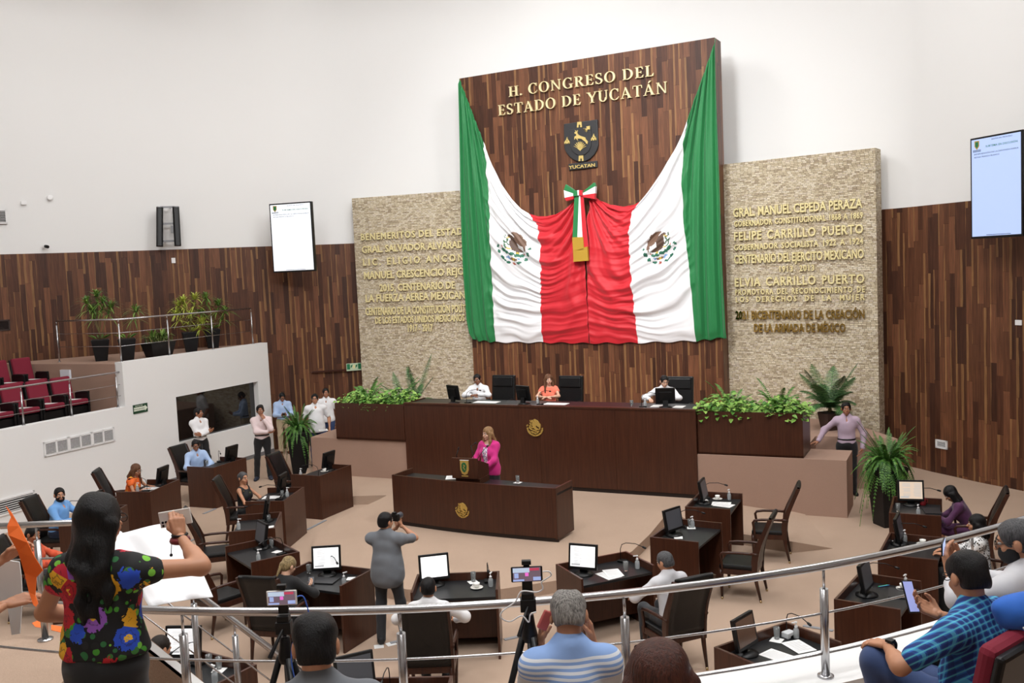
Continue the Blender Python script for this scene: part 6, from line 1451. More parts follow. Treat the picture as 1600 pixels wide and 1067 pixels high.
def seated(k, label, dy=0.0, dx=0.0, **kw):
    q, rz = SEATS[k]; D = DESKS[k]; v = Vector((-math.sin(rz), math.cos(rz))); s = Vector((v.y, -v.x)); p = Vector((q.x, q.y)) + v * (0.06 + dy) + s * dx
    return person(label, p, rz + kw.pop('turn', 0.0), 0, sit=True, **kw)
DESKHANDS = dict(R=dict(w=(0.12, 0.36, 0.80), pole=(0.8, -0.4, -0.4), f=(-0.5, 1, 0), pn=(0, 0, -1), curl=0.35), L=dict(w=(-0.12, 0.36, 0.80), pole=(-0.8, -0.4, -0.4), f=(0.5, 1, 0), pn=(0, 0, -1), curl=0.35))
seated('D1', 'man in glasses and pale blue shirt seated by the dark window, looking down', lean=0.1, head=(-0.3, 0.25, 0), glasses=True, top=C_LBLUE, bottom=C_NAVY, shoes=SH_B, skin='brown', turn=-0.5, R=dict(w=(0.1, 0.32, 0.72), pole=(1, -0.3, -0.4), f=(-0.6, 1, 0), pn=(0, 0, -1)), L=dict(w=(-0.08, 0.33, 0.72), pole=(-1, -0.3, -0.4), f=(0.6, 1, 0), pn=(0, 0, -1)))
seated('D2', 'woman in a bright orange embroidered dress writing at the desk under the wall grilles', female=True, h=0.96, lean=0.3, dy=0.1, head=(-0.35, 0.3, 0), glasses=True, top=spots_mat('orange_embroidery', srgb(236, 106, 40), [srgb(240, 190, 70), srgb(236, 106, 40), srgb(240, 160, 50)], 9, 0.3), sleeve='cap', neck='round', bottom=C_ORANGE, shoes=SH_B, hair=('long', 'auburn'), turn=-0.2, **DESKHANDS)
seated('D3', 'bearded man in a sky blue shirt seated at the far left, looking right', lean=0.15, head=(-0.75, 0.05, 0), beard=True, top=C_BLUE, bottom=C_NAVY, shoes=SH_B, skin='tan', belly=0.04, build=1.12, vox=0.012, turn=-0.1, **DESKHANDS)
seated('D19', 'person in an orange patterned blouse seated at the left edge behind the white placard', female=True, head=(-0.4, 0.25, 0), top=spots_mat('rust_pattern', srgb(210, 86, 52), [srgb(190, 60, 40), srgb(226, 120, 84)], 12, 0.3), sleeve='half', neck='round', bottom=C_CHAR, shoes=SH_B, skin='brown', hair=('short', 'black'), **DESKHANDS)
seated('D5', 'grey-haired woman in a sleeveless black dress seated with folded hands', female=True, h=0.94, head=(-0.35, 0.0, 0), top=spots_mat('black_embroidery', srgb(26, 26, 26), [srgb(30, 30, 30), srgb(90, 50, 130), srgb(34, 36, 34), srgb(110, 116, 50), srgb(30, 30, 30)], 12, 0.22), sleeve='none', bottom=C_BLACK, skirt=0.5, shoes=SH_B, skin='tan', hair=('bun', 'darkgrey'), vox=0.012,
       turn=-0.35, R=dict(w=(0.06, 0.28, 0.74), pole=(1, -0.3, -0.3), f=(-0.8, 0.6, 0), pn=(0, 0, -1)), L=dict(w=(-0.04, 0.3, 0.77), pole=(-1, -0.3, -0.3), f=(0.8, 0.5, 0), pn=(0, 0, -1)))
q = at(446, 709)
pm = person('standing man in light blue shirt and khaki trousers looking at a phone', (q.x, q.y), yaw_to((0.3, -1)), 0, h=0.98, head=(0.1, 0.45, 0), glasses=True, top=C_LBLUE, bottom=C_KHAKI, shoes=SH_N, belt=True, skin='brown',
       R=dict(w=(0.05, 0.3, 1.1), pole=(0.7, -0.4, -0.7), f=(-0.6, 0.8, 0.2), pn=(-0.2, -0.6, 0.8), curl=0.6), L=dict(w=(-0.07, 0.29, 1.1), pole=(-0.7, -0.4, -0.7), f=(0.6, 0.8, 0.2), pn=(0.2, -0.6, 0.8), curl=0.6))
def phone(label, loc, rz, rx, w=0.075, h=0.15, case=BLACK, scr=SCREEN_D, roll=0.0):
    """screen faces -y before turning"""
    t = thing('smartphone', label, 'phone', loc, 0); t.rotation_euler = (rx, roll, rz); t.rotation_mode = 'XYZ'
    MB().box((0, 0, 0), (w, 0.009, h)).build('case', case, t, 0.003); MB().box((0, -0.0048, 0), (w * 0.9, 0.0012, h * 0.92)).build('display', scr, t); return t
v = wpt(pm, '_wR', (-0.05, 0.09, 0.035)); phone('dark smartphone held by the man in light blue by the wooden wall', v, yaw_to((0.3, -1)), -0.9)
q = aty(493, 640, 23.4); person('man in white polo shirt and glasses standing behind the left fern', (q.x, 23.4), yaw_to((0.25, -1)), 0, h=1.05, head=(-0.1, -0.05, 0), glasses=True, top=C_WHITE, sleeve='short', untuck=0.2, bottom=C_JEAN, shoes=SH_B, belly=0.05, build=1.08, L=dict(w=(-0.3, 0.06, 0.88)))
q = aty(510, 630, 24.5); person('man in white polo shirt half hidden behind another at the left end of the rostrum', (q.x, 24.5), yaw_to((0.1, -1)), 0, h=1.05, head=(0.2, -0.05, 0), top=C_WHITE, sleeve='short', untuck=0.1, bottom=C_JEAN, shoes=SH_B, skin='brown')
# photographer
q = at(612, 1003)
pg = person('photographer in a grey short-sleeved shirt and dark trousers aiming a camera at the speaker', (q.x, q.y), yaw_to((0.22, 1)), 0, h=0.98, head=(-0.5, -0.02, 0), top=C_GREY, sleeve='short', untuck=0.26, bottom=C_CHAR, shoes=mat('shoe_canvas', srgb(30, 30, 32), 0.7), belly=0.05, build=1.2, hair=('short', 'black'), skin='tan', vox=0.011,
       R=dict(w=(0.12, 0.27, 1.48), pole=(0.9, 0.0, -0.8), f=(-0.3, 0.35, 0.9), pn=(-1, 0.1, 0.2), curl=0.55), L=dict(w=(0.05, 0.3, 1.44), pole=(-0.8, 0.2, -0.8), f=(0.3, 0.5, 0.8), pn=(0, -0.3, 1), curl=0.5), feet=((-0.12, -0.05, 0.085), (0.17, 0.03, 0.085)))
v = wpt(pg, '_hc', (0.06, 0.16, 0.01)); t = thing('camera', 'black camera held to the eye of the photographer in grey', 'camera', v, yaw_to((0.55, 1)))
MB().box((0, 0, 0), (0.13, 0.06, 0.09)).build('body', BLACK, t, 0.01); MB().tube([(0, 0.03, 0), (0, 0.14, 0)], [0.036, 0.04], 14).build('lens', mat('lens_grey', srgb(70, 74, 84), 0.3), t); MB().box((0, 0.0, 0.055), (0.05, 0.05, 0.03)).build('viewfinder', BLACK, t, 0.008)
# speaker at the lectern
v = lt.location; lf = Vector((math.sin(LANG), -math.cos(LANG))); ps = Vector((v.x, v.y)) + Vector((-lf.x, -lf.y)) * 0.72 + Vector((0.06, 0.06))
MB_ = None
sp = person('woman in a magenta jacket with long blonde hair speaking at the lectern', ps, yaw_to((lf.x - 0.05, lf.y)), PH, h=0.985, female=True, head=(-0.28, 0.05, 0), top=C_MAG, jacket='jacket', neck='scoop', untuck=0.16, bottom=C_BLACK, skirt=0.35, shoes=SH_B, hair=('long', 'blond'), skin='fair',
       R=dict(w=(0.12, 0.3, 0.99), pole=(0.9, -0.3, -0.6), f=(-0.9, 0.5, 0), pn=(0, 0, -1), curl=0.4), L=dict(w=(-0.06, 0.33, 1.0), pole=(-0.9, -0.3, -0.6), f=(0.9, 0.5, 0.05), pn=(0, 0, -1), curl=0.4))
b = MB(); rows = [(0.03, 1.385, 0.075), (0.045, 1.33, 0.125), (0.05, 1.25, 0.168), (0.04, 1.15, 0.158), (0.03, 1.03, 0.135)]
b.add([(x * w_, y, z) for w_, z, y in rows for x in (-1, 1)] + [(x * w_, y - 0.02, z) for w_, z, y in rows for x in (-1, 1)], [(2 * i, 2 * i + 1, 2 * i + 3, 2 * i + 2) for i in range(4)] + [(10 + 2 * i + 1, 10 + 2 * i, 12 + 2 * i, 13 + 2 * i) for i in range(4)] + [(0, 2, 12, 10), (2, 4, 14, 12), (4, 6, 16, 14), (6, 8, 18, 16), (3, 1, 11, 13), (5, 3, 13, 15), (7, 5, 15, 17), (9, 7, 17, 19)], True)
b.build('patterned_scarf', spots_mat('violet_print', srgb(230, 220, 230), [srgb(120, 70, 150), srgb(200, 60, 120), srgb(90, 60, 140)], 38, 0.4), sp)
# behind the rostrum
def ros_person(px, off, label, **kw):
    p = on(px, 620, dp(0, off), dp(1, off)); a = DANG + PI; return person(label, (p.x, p.y), a + kw.pop('turn', 0), SZ, sit=True, **kw)
RH = dict(R=dict(w=(0.06, 0.4, 0.89), pole=(1, -0.2, -0.3), f=(-1, 0.3, 0), pn=(0, 0, -1)), L=dict(w=(-0.1, 0.38, 0.9), pole=(-1, -0.2, -0.3), f=(1, 0.35, 0), pn=(0, 0, -1)))
ros_person(748, 1.42, 'man in a white shirt with folded arms seated left behind the rostrum', lean=0.12, head=(0.15, 0.15, 0.1), top=C_WHITE, bottom=C_CHAR, shoes=SH_B, skin='deep', turn=0.2, **RH)
ros_person(858, 1.42, 'woman in a coral blouse with long hair seated in the middle of the rostrum', female=True, lean=0.08, head=(0.3, 0.0, 0), top=C_CORAL, sleeve='cap', neck='round', bottom=C_CHAR, shoes=SH_B, hair=('long', 'auburn'), skin='fair', turn=0.25, R=dict(w=(0.04, 0.4, 0.88), pole=(1, -0.2, -0.3), f=(-1, 0.3, 0), pn=(0, 0, -1)), L=dict(w=(-0.07, 0.4, 0.88), pole=(-1, -0.2, -0.3), f=(1, 0.3, 0), pn=(0, 0, -1)))
ros_person(1038, 1.45, 'man in a white shirt looking down behind the right rostrum monitor', lean=0.1, head=(0.25, 0.3, 0), top=C_WHITE, bottom=C_CHAR, shoes=SH_B, skin='fair', turn=0.3, R=dict(w=(0.3, 0.36, 0.88), pole=(1, -0.2, -0.3), f=(-0.2, 1, 0), pn=(0, 0, -1)), L=dict(w=(-0.12, 0.4, 0.88), pole=(-1, -0.2, -0.3), f=(0.8, 0.6, 0), pn=(0, 0, -1)))
q = aty(1322, 640, 18.1)
person('man in a lilac shirt leaning one hand on the right beige stage block', (q.x, q.y), yaw_to((-0.25, -1)), 0.0, h=1.06, head=(0.0, 0.0, 0), lean=0.0, top=C_LILAC, bottom=C_BLACK, shoes=SH_B, belt=True, skin='brown',
       R=dict(w=(0.5, 0.06, 1.0), pole=(0.3, -1, 0.1), f=(0.9, 0.3, -0.2), pn=(0, 0, -1), curl=0.15), L=dict(w=(-0.27, 0.02, 0.86), pole=(-1, -0.4, 0), f=(0.4, 0.3, -1), pn=(1, 0, 0), curl=0.4))
seated('D13', 'woman in purple with long dark hair bent over her hands at the right', dy=-0.1, female=True, h=0.95, lean=0.42, head=(0.1, 0.75, 0), top=C_PURPLE, sleeve='long', neck='round', bottom=C_PURPLE, skirt=0.5, shoes=SH_B, hair=('long', 'black'), vox=0.012, R=dict(w=(0.03, 0.42, 0.74), pole=(1, -0.2, -0.5), f=(-0.5, 0.6, 0.3), pn=(-0.5, 0, -0.5), curl=0.6), L=dict(w=(-0.05, 0.42, 0.75), pole=(-1, -0.2, -0.5), f=(0.5, 0.6, 0.3), pn=(0.5, 0, -0.5), curl=0.6))
seated('D14', 'woman in a black and white printed blouse seated beyond the railing at the right', female=True, lean=0.05, head=(0.0, 0.1, 0), top=spots_mat('mono_print', srgb(222, 222, 222), [srgb(30, 30, 30), srgb(70, 70, 70)], 36, 0.42), sleeve='half', neck='round', bottom=C_BLACK, shoes=SH_B, hair=('mid', 'black'), skin='tan', vox=0.012, **DESKHANDS)
pw = seated('D8', 'woman in black with blonde-streaked tied hair looking down at a phone', female=True, lean=0.46, h=0.95, head=(-0.45, 0.45, 0), top=C_BLACK, sleeve='long', neck='round', bottom=C_BLACK, shoes=SH_B, hair=('tied', 'streak'), skin='fair', vox=0.011, R=dict(w=(0.2, 0.36, 0.8), pole=(1, -0.2, -0.4), f=(0.1, 1, 0.2), pn=(-0.7, -0.3, 0.7), curl=0.55), L=dict(w=(-0.1, 0.34, 0.76), pole=(-1, -0.2, -0.4), f=(0.5, 1, 0), pn=(0, 0, -1)))
v = wpt(pw, '_wR', (-0.0, 0.11, 0.03)); phone('smartphone in the hand of the woman with blonde-streaked hair', v, 0.1, -0.6)
seated('D9', 'man in a white shirt seen from behind in the front row chair in the middle', lean=0.05, head=(0, 0.1, 0), top=C_WHITE, bottom=C_CHAR, shoes=SH_B, skin='tan', hair=('short', 'black'), vox=0.011, build=1.05, R=dict(w=(0.26, 0.3, 0.72), pole=(1, -0.4, 0), f=(-0.2, 1, 0), pn=(0, 0, -1)), L=dict(w=(-0.26, 0.3, 0.72), pole=(-1, -0.4, 0), f=(0.2, 1, 0), pn=(0, 0, -1)))
seated('D10', 'greying man in a pale grey shirt seated at the desk right of the middle', lean=0.14, head=(0.35, 0.25, 0), top=C_LGREY, sleeve='long', bottom=C_CHAR, shoes=SH_B, skin='tan', hair=('short', 'darkgrey'), vox=0.011, R=dict(w=(0.1, 0.36, 0.8), pole=(1, -0.2, -0.4), f=(-0.4, 1, 0), pn=(0, 0, -1)), L=dict(w=(-0.3, 0.28, 0.72), pole=(-1, -0.2, -0.2), f=(0.2, 1, 0), pn=(0, 0, -1)))
q17 = SEATS['D17']; h17 = at(258, 1002, 1.2); v17 = Vector((-math.sin(q17[1]), math.cos(q17[1]))); SEATS['D17'] = (Vector((h17.x, h17.y, 0)) - v17.to_3d() * 0.3, q17[1])
seated('D17', 'dark-haired man in a white shirt at the bottom left desk beyond the railing', lean=0.36, head=(-0.35, 0.1, 0), top=C_WHITE, bottom=C_CHAR, shoes=SH_B, skin='tan', hair=('short', 'dark'), vox=0.011, build=1.1, **DESKHANDS)
# ---------------------------------------------------------------- plants
def leaf_mat(name, c1, c2, rough=0.5):
    q = NB('leaf_' + name, rough); g = q.n('ShaderNodeNewGeometry'); q.l(q.ramp(g.outputs['Random Per Island'], [(0.0, c1), (1.0, c2)]), q.b.inputs['Base Color']); return q.m
LF = leaf_mat('fern', srgb(40, 88, 30), srgb(104, 152, 64)); LFD = leaf_mat('fern_deep', srgb(34, 76, 26), srgb(84, 132, 50)); LP = leaf_mat('pothos', srgb(66, 124, 38), srgb(160, 198, 96)); LD = leaf_mat('dracaena', srgb(62, 104, 40), srgb(130, 160, 72)); LY = leaf_mat('dracaena_yellow', srgb(140, 158, 50), srgb(200, 206, 96)); LPA = leaf_mat('palm', srgb(36, 70, 40), srgb(88, 128, 70))
STEM = mat('plant_stem', srgb(120, 110, 70), 0.7); SOIL = MATS['dark_soil']
def frond(b, o, az, L, rise, droop, wid, npair, R, pin=1.0, sag=0.25, tipfill=0.25):
    """an arching pinnate leaf: rachis plus paired leaflets"""
    d = Vector((math.cos(az), math.sin(az), 0)); s = Vector((-d.y, d.x, 0)); pts = []
    for i in range(npair + 1):
        t = i / npair; pts.append(Vector(o) + d * (L * t * (1 - 0.15 * t * droop)) + Vector((0, 0, rise * L * t - droop * L * t * t)))
    b.tube(pts[::3] + [pts[-1]], 0.004, 4, False)
    for i in range(1, npair + 1):
        t = i / npair; l = wid * (math.sin(PI * min(1, (t * 0.92 + 0.08))) ** 0.7) * R.uniform(0.85, 1.1); l = max(l, wid * 0.12)
        tg = (pts[i] - pts[i - 1]).normalized()
        for sg in (-1, 1):
            v = (s * sg + tg * 0.55).normalized(); w = L / npair * 0.48 * pin; p = pts[i]; dn = Vector((0, 0, -sag * l))
            b.add([p - tg * w, p + v * l * 0.55 - tg * w * 0.8 + dn * 0.35, p + v * l + dn, p + v * l * 0.55 + tg * w * 0.8 + dn * 0.35, p + tg * w], [(0, 1, 2, 3, 4)])
def fern_bm(R, n, L, wid, rise=(0.5, 1.5), droop=(0.9, 1.6), o=(0, 0, 0), az=None, r0=0.03, pin=1.0):
    b = MB()
    for i in range(n):
        a = (2 * PI * i / n + R.uniform(-0.3, 0.3)) if az is None else az(i)
        l = L * R.uniform(0.7, 1.1); frond(b, (o[0] + r0 * math.cos(a), o[1] + r0 * math.sin(a), o[2]), a, l, R.uniform(*rise), R.uniform(*droop), wid * R.uniform(0.8, 1.15), 22, R, pin)
    return b
def leaf_blade(b, p, d, n, L, W, fold=0.15):
    d = d.normalized(); s = d.cross(n).normalized(); n = s.cross(d)
    P = [p, p + d * L * 0.3 + s * W * 0.5 + n * fold * W, p + d * L * 0.65 + s * W * 0.38 + n * fold * W * 0.6 - n * L * 0.05, p + d * L - n * L * 0.16, p + d * L * 0.65 - s * W * 0.38 + n * fold * W * 0.6 - n * L * 0.05, p + d * L * 0.3 - s * W * 0.5 + n * fold * W]
    b.add(P, [(0, 1, 2, 3), (0, 3, 4, 5)])
def pothos_bm(R, Lx, Ly, H, n, leaf=0.11, spill=0.12):
    b = MB()
    for i in range(n):
        x = R.uniform(-Lx, Lx); y = R.uniform(-Ly, Ly); k = 1 - 0.5 * (x / Lx) ** 2; z = R.uniform(0, H) * k
        if y < -Ly * 0.7: z -= R.uniform(0, spill)
        a = math.atan2(y * 2.0 / Ly, x * 0.8 / Lx) + R.uniform(-1.1, 1.1); d = Vector((math.cos(a), math.sin(a) - 0.3, R.uniform(-0.5, 0.3))); nn = Vector((R.uniform(-.4, .4), R.uniform(-0.8, 0.1), 1)).normalized()
        leaf_blade(b, Vector((x, y, z)), d, nn, leaf * R.uniform(0.7, 1.25), leaf * 0.75)
        if i % 4 == 0: b.tube([(x * 0.8, y * 0.7, -0.05), (x, y, z)], 0.003, 4, False)
    return b
def rosette(b, R, o, n, L, W, tilt=(0.1, 1.3)):
    for i in range(n):
        a = 2.4 * i + R.uniform(-0.3, 0.3); el_ = R.uniform(*tilt) if i > n * 0.3 else R.uniform(0.9, 1.45); l = L * R.uniform(0.75, 1.1)
        d = Vector((math.cos(a) * math.cos(el_), math.sin(a) * math.cos(el_), math.sin(el_))); s = Vector((-math.sin(a), math.cos(a), 0)); p = Vector(o); prev = None; vs = []
        for k in range(6):
            t = k / 5; q = p + d * l * t + Vector((0, 0, -0.55 * l * t * t)); w = W * (1 - t) ** 0.6 * (0.6 + 0.8 * min(t * 3, 1) * 0.5)
            vs += [q - s * w, q + s * w]
        b.add(vs, [(2 * k, 2 * k + 1, 2 * k + 3, 2 * k + 2) for k in range(5)])
def square_pot(t, w0, w1, h, m=DARKP):
    b = MB(); b.frus((0, 0, 0), (w0, w0), (w1, w1), h); b.build('pot', m, t, 0.006)
    b = MB(); b.b2((-w1 / 2 + 0.015, -w1 / 2 + 0.015, h - 0.02), (w1 / 2 - 0.015, w1 / 2 - 0.015, h + 0.012)); b.build('soil', SOIL, t)
def plant_fol(t, b, m, name='foliage'): return b.build(name, m, t)
# tall black floor planters with hanging ferns
p = at(466, 733); q = aty(466, 700, p.y)
for (px, py, w0, w1, hh, L, n, lab, sd) in ((470, 738, 0.36, 0.54, 1.0, 0.54, 90, 'big fern in a tall black planter left of the rostrum', 5), (1387, 820, 0.34, 0.5, 1.02, 0.6, 110, 'big hanging fern in a tall black planter by the right wooden wall', 9)):
    p = at(px, py); t = thing('potted_fern', lab, 'potted plant', p, 0.2); square_pot(t, w0, w1, hh); R = random.Random(sd)
    b = fern_bm(R, n, L, 0.06, (0.3, 1.7), (0.9, 2.0), (0, 0, hh)); b2 = fern_bm(R, n // 2, L * 0.8, 0.06, (1.0, 2.2), (0.5, 1.2), (0, 0, hh)); 
    plant_fol(t, b, LF); plant_fol(t, b2, LFD)
# foliage of the two rostrum planters
def in_box(name, label, s, off, mk, m, grp=None, z=1.76, rz=0.0):
    q = dp(s, off); t = thing(name, label, 'plant', (q.x, q.y, z), DANG + rz, grp); mk().build('foliage', m, t); return t
R = random.Random(21)
for s0, s1, nm, sd in ((sL0, 0.0, 'left', 1), (DLEN, sR1, 'right', 2)):
    R = random.Random(sd); W_ = s1 - s0
    in_box('pothos', 'light green pothos spilling over the outer part of the %s rostrum planter' % nm, s0 + W_ * (0.25 if nm == 'left' else 0.78), 0.38, lambda: pothos_bm(R, W_ * 0.26, 0.36, 0.32, 300), LP)
    in_box('pothos', 'light green pothos spilling over the inner part of the %s rostrum planter' % nm, s0 + W_ * (0.72 if nm == 'left' else 0.25), 0.38, lambda: pothos_bm(R, W_ * 0.28, 0.36, 0.34, 330), LP)
    in_box('fern', 'feathery fern rising in the left half of the %s rostrum planter' % nm, s0 + W_ * 0.3, 0.45, lambda: fern_bm(R, 20, 0.55, 0.075, (0.8, 2.0), (0.7, 1.4)), LF)
    in_box('fern', 'feathery fern rising in the right half of the %s rostrum planter' % nm, s0 + W_ * 0.75, 0.45, lambda: fern_bm(R, 20, 0.55, 0.075, (0.8, 2.0), (0.7, 1.4)), LF)
def palm(label, loc, pot, n, L, wid, rise, droop, m, sd, trunk=0.25, z0=None, azf=None):
    t = thing('potted_palm', label, 'potted plant', loc, 0.3); R = random.Random(sd); square_pot(t, pot[0], pot[1], pot[2], mat('brown_pot', srgb(58, 40, 34), 0.6)); b = MB()
    b.tube([(0, 0, pot[2]), (0.01, 0, pot[2] + trunk)], [0.045, 0.035], 8); b.build('trunk', STEM, t); b = MB()
    for i in range(n):
        a = azf(i, R) if azf else 2.4 * i + R.uniform(-0.2, 0.2); k = i / n
        frond(b, (0, 0, pot[2] + trunk), a, L * R.uniform(0.85, 1.1), rise[0] + (rise[1] - rise[0]) * k, droop[0] + (droop[1] - droop[0]) * (1 - k), wid, 34, R, 1.25, 0.3)
    b.build('fronds', m, t); return t
q = aty(1297, 676, 19.5)
palm('dark green palm in a brown pot beside the right stone wall', (q.x, q.y, 1.03), (0.26, 0.36, 0.36), 20, 0.62, 0.25, (0.5, 2.1), (0.35, 0.9), LPA, 3, 0.1)
q = on(648, 610, dp(0, 1.55), dp(1, 1.55)); palm('upright palm behind the left rostrum planter', (q.x, q.y, 1.03), (0.26, 0.36, 0.4), 9, 0.55, 0.14, (0.6, 2.2), (0.1, 0.5), LPA, 4, 0.22)
q = on(628, 610, dp(0, 1.75), dp(1, 1.75)); palm('short dark palm left of the upright one behind the left rostrum planter', (q.x, q.y, 1.03), (0.26, 0.34, 0.36), 7, 0.5, 0.14, (0.5, 1.8), (0.2, 0.6), LPA, 8, 0.22)
# plants on the side gallery ledge
def gal_spot(px, py): p = at(px, py, 2.97); s = gs(p); return p
for px, py, th, spec, m, sd, lab in ((159, 563, 1.5, ((-0.1, 1.15), (0.12, 1.35), (0.28, 1.2), (0.0, 1.5), (-0.22, 1.35)), LD, 1, 'feathery dracaena in a black pot at the left end of the plant ledge'), (200, 562, 1.3, ((0.25, 1.1),), LD, 2, 'single-stemmed dracaena in a black pot second from the left on the ledge'),
                                      (299, 549, 1.3, ((-0.3, 0.95), (-0.1, 1.25), (0.18, 1.3), (0.05, 0.9), (-0.22, 1.15), (0.3, 0.7)), LY, 3, 'yellow-green dracaena in a black pot on the ledge'), (333, 543, 1.3, ((-0.1, 1.3), (0.2, 1.1), (0.35, 0.9), (-0.25, 0.9)), LD, 4, 'dark green dracaena in the rightmost black pot on the ledge')):
    p = gal_spot(px, py); t = thing('potted_dracaena', lab, 'potted plant', (p.x, p.y, 2.96), 0.4); square_pot(t, 0.26, 0.4, 0.5); R = random.Random(sd); b = MB(); f = MB()
    for x, z in spec:
        y = R.uniform(-0.1, 0.1); f.tube([(R.uniform(-0.05, 0.05), 0, 0.5), (x * 0.5, y * 0.5, 0.5 + (z - 0.5) * 0.6), (x, y, z)], 0.012, 6); rosette(b, R, (x, y, z), 46, 0.46, 0.02); rosette(b, R, (x * 0.8, y, z - 0.16), 18, 0.4, 0.018, (-0.2, 0.5))
    for k in range(14): a = R.uniform(0, 2 * PI); leaf_blade(b, Vector((0.1 * math.cos(a), 0.1 * math.sin(a), 0.52)), Vector((math.cos(a), math.sin(a), 0.8)), Vector((0, 0, 1)), 0.2, 0.05)
    f.build('stems', STEM, t); b.build('foliage', m, t)
p = gal_spot(249, 556); t = thing('trough_planter', 'low black trough planter with grass and two upright leafy plants on the ledge', 'potted plant', (p.x, p.y, 2.96), math.atan2(-gd.y, -gd.x)); R = random.Random(6)
b = MB(); b.frus((0, 0, 0), (0.62, 0.24), (0.8, 0.36), 0.34); b.build('pot', DARKP, t, 0.006); b = MB()
for k in range(90): a = R.uniform(0, 2 * PI); leaf_blade(b, Vector((R.uniform(-0.36, 0.36), R.uniform(-0.14, 0.14), 0.33)), Vector((math.cos(a) * 0.5, math.sin(a) * 0.5, 1)), Vector((math.cos(a), math.sin(a), 0.2)), R.uniform(0.12, 0.26), 0.02)
b.build('grass', leaf_mat('grass', srgb(52, 74, 30), srgb(110, 120, 60)), t); b = MB()
for x in (-0.16, 0.16): rosette(b, R, (x, 0, 0.4), 26, 0.6, 0.03, (0.5, 1.4))
b.build('foliage', LD, t)
# ---------------------------------------------------------------- visitors' gallery in front of the camera
GF1, GF2, GF3 = 1.84, 2.2, 2.75
RZ = 2.75
RPX = [(-120, 931), (16, 935), (130, 945), (242, 952), (420, 956), (600, 953), (700, 948), (760, 948), (872, 939), (969, 928), (1120, 912), (1186, 901), (1300, 882), (1393, 861), (1534, 829), (1600, 809), (1700, 780)]
_rp = [at(x, y, RZ) for x, y in RPX]
_cx = np.polyfit([p.x for p in _rp], [p.y for p in _rp], 3)
RAILF = lambda x: float(np.polyval(_cx, x))
rx0, rx1 = _rp[0].x - 0.6, _rp[-1].x + 0.6
RAIL = [Vector((x, RAILF(x), 0)) for x in np.linspace(rx0, rx1, 40)]
def rail_at(px, py): 
    p = at(px, py, RZ); return Vector((p.x, RAILF(p.x), 0))
posts = [rail_at(*q) for q in ((-60, 932), (285, 953), (624, 953), (975, 928), (1287, 885), (1516, 833))]
t = thing('front_railing', 'curved brushed steel railing crossing the whole foreground of the visitors gallery', 'railing', (RAIL[0].x, RAIL[0].y, GF1)); o = Vector((RAIL[0].x, RAIL[0].y, GF1))
MB().tube([p + Vector((0, 0, RZ)) - o for p in RAIL], 0.025, 14).build('handrail', STEEL, t)
PTZ = 2.05
for q in posts:
    b = MB(); zb = PTZ; b.tube([q - o + Vector((0, 0, zb)), q - o + Vector((0, 0, RZ - 0.14))], 0.026, 14); b.tube([q - o + Vector((0, 0, RZ - 0.14)), q - o + Vector((0, 0, RZ - 0.01))], 0.009, 8)
    b.lathe([(0.05, 0), (0.05, 0.012), (0.03, 0.016)], 16, q - o + Vector((0, 0, zb))); b.build('post', STEEL, t)
for zc in (2.455, 2.20): MB().tube([p + Vector((0, 0.0, zc)) - o for p in RAIL], 0.008, 8).build('rod', STEEL, t)
def strip(y0, y1, z0, z1, name, m, x0=rx0, x1=rx1):
    n = 40; xs = np.linspace(x0, x1, n); vs = []; fs = []
    for x in xs:
        ya = RAILF(x) + y0 if y0 is not None else -2.5; yb = RAILF(x) + y1
        vs += [(x, ya, z0), (x, yb, z0), (x, yb, z1), (x, ya, z1)]
    for i in range(n - 1):
        for k in range(4): fs.append((4 * i + k, 4 * i + (k + 1) % 4, 4 * i + 4 + (k + 1) % 4, 4 * i + 4 + k))
    fs += [(3, 2, 1, 0), (4 * n - 4, 4 * n - 3, 4 * n - 2, 4 * n - 1)]
    return struct(MB().add(vs, [f[::-1] for f in fs]).build(name, m))
XST = -1.62                                # left of this the kerb gives way to the stair landing
strip(-0.12, 0.36, 0.0, PTZ, 'wall_parapet', WHITE, XST, rx1)
strip(-2.15, -0.12, 1.5, GF1, 'floor_gallery_front', CARPET)
struct(MB().b2((rx0, -3, 1.5), (rx1, 2.9, GF2)).build('floor_gallery_second', CARPET)); struct(MB().b2((rx0, -6.3, 1.5), (rx1, 1.3, GF3)).build('floor_gallery_third', CARPET))
# landing, stair and its railing at the left
LX = -3.35
struct(MB().prism([(-9, RAILF(rx0) - 1.5), (rx0, RAILF(rx0) - 0.5), (XST - 0.5, RAILF(XST) - 0.13), (XST - 0.5, 5.75), (LX, 5.75), (LX, 7.6), (-9, 7.6)], 1.6, GF1).build('floor_landing', CARPET))
b = MB()
for k in range(10): b.b2((LX + 0.215 * k, 5.75, GF1 - 0.185 * (k + 1) - 0.06), (LX + 0.215 * (k + 1), 7.3, GF1 - 0.185 * (k + 1)))
struct(b.build('stair_steps', CARPET))
b = MB(); xa_, za_ = -2.72, 2.28; sl_ = 0.93
b.plate([(xa_, 0), (xa_, za_), (xa_ + za_ / sl_, 0)], 6.34, 6.44); b.m = 1; b.plate([(xa_ - 0.01, za_ + 0.01), (xa_ + za_ / sl_, 0.02), (xa_ + za_ / sl_ - 0.03, 0), (xa_ - 0.01, za_ - 0.02)], 6.34, 6.43)
struct(b.build('wall_stair', [CARPET, WHITE]))
SY = 7.45
f0 = aty(-90, 795, SY); f1 = aty(102, 828, SY); sA = aty(235, 868, SY); sB = aty(434, 1021, SY)
zt = (aty(0, 811, SY).z + f1.z) / 2
dz = (sB.z - sA.z) / (sB.x - sA.x); xk = sA.x + (zt - sA.z) / dz
xe = sB.x + 0.75
t = thing('stair_railing', 'steel railing that runs level on the landing then slopes down beside the stair', 'railing', (f0.x, SY, GF1)); o = Vector((f0.x, SY, GF1))
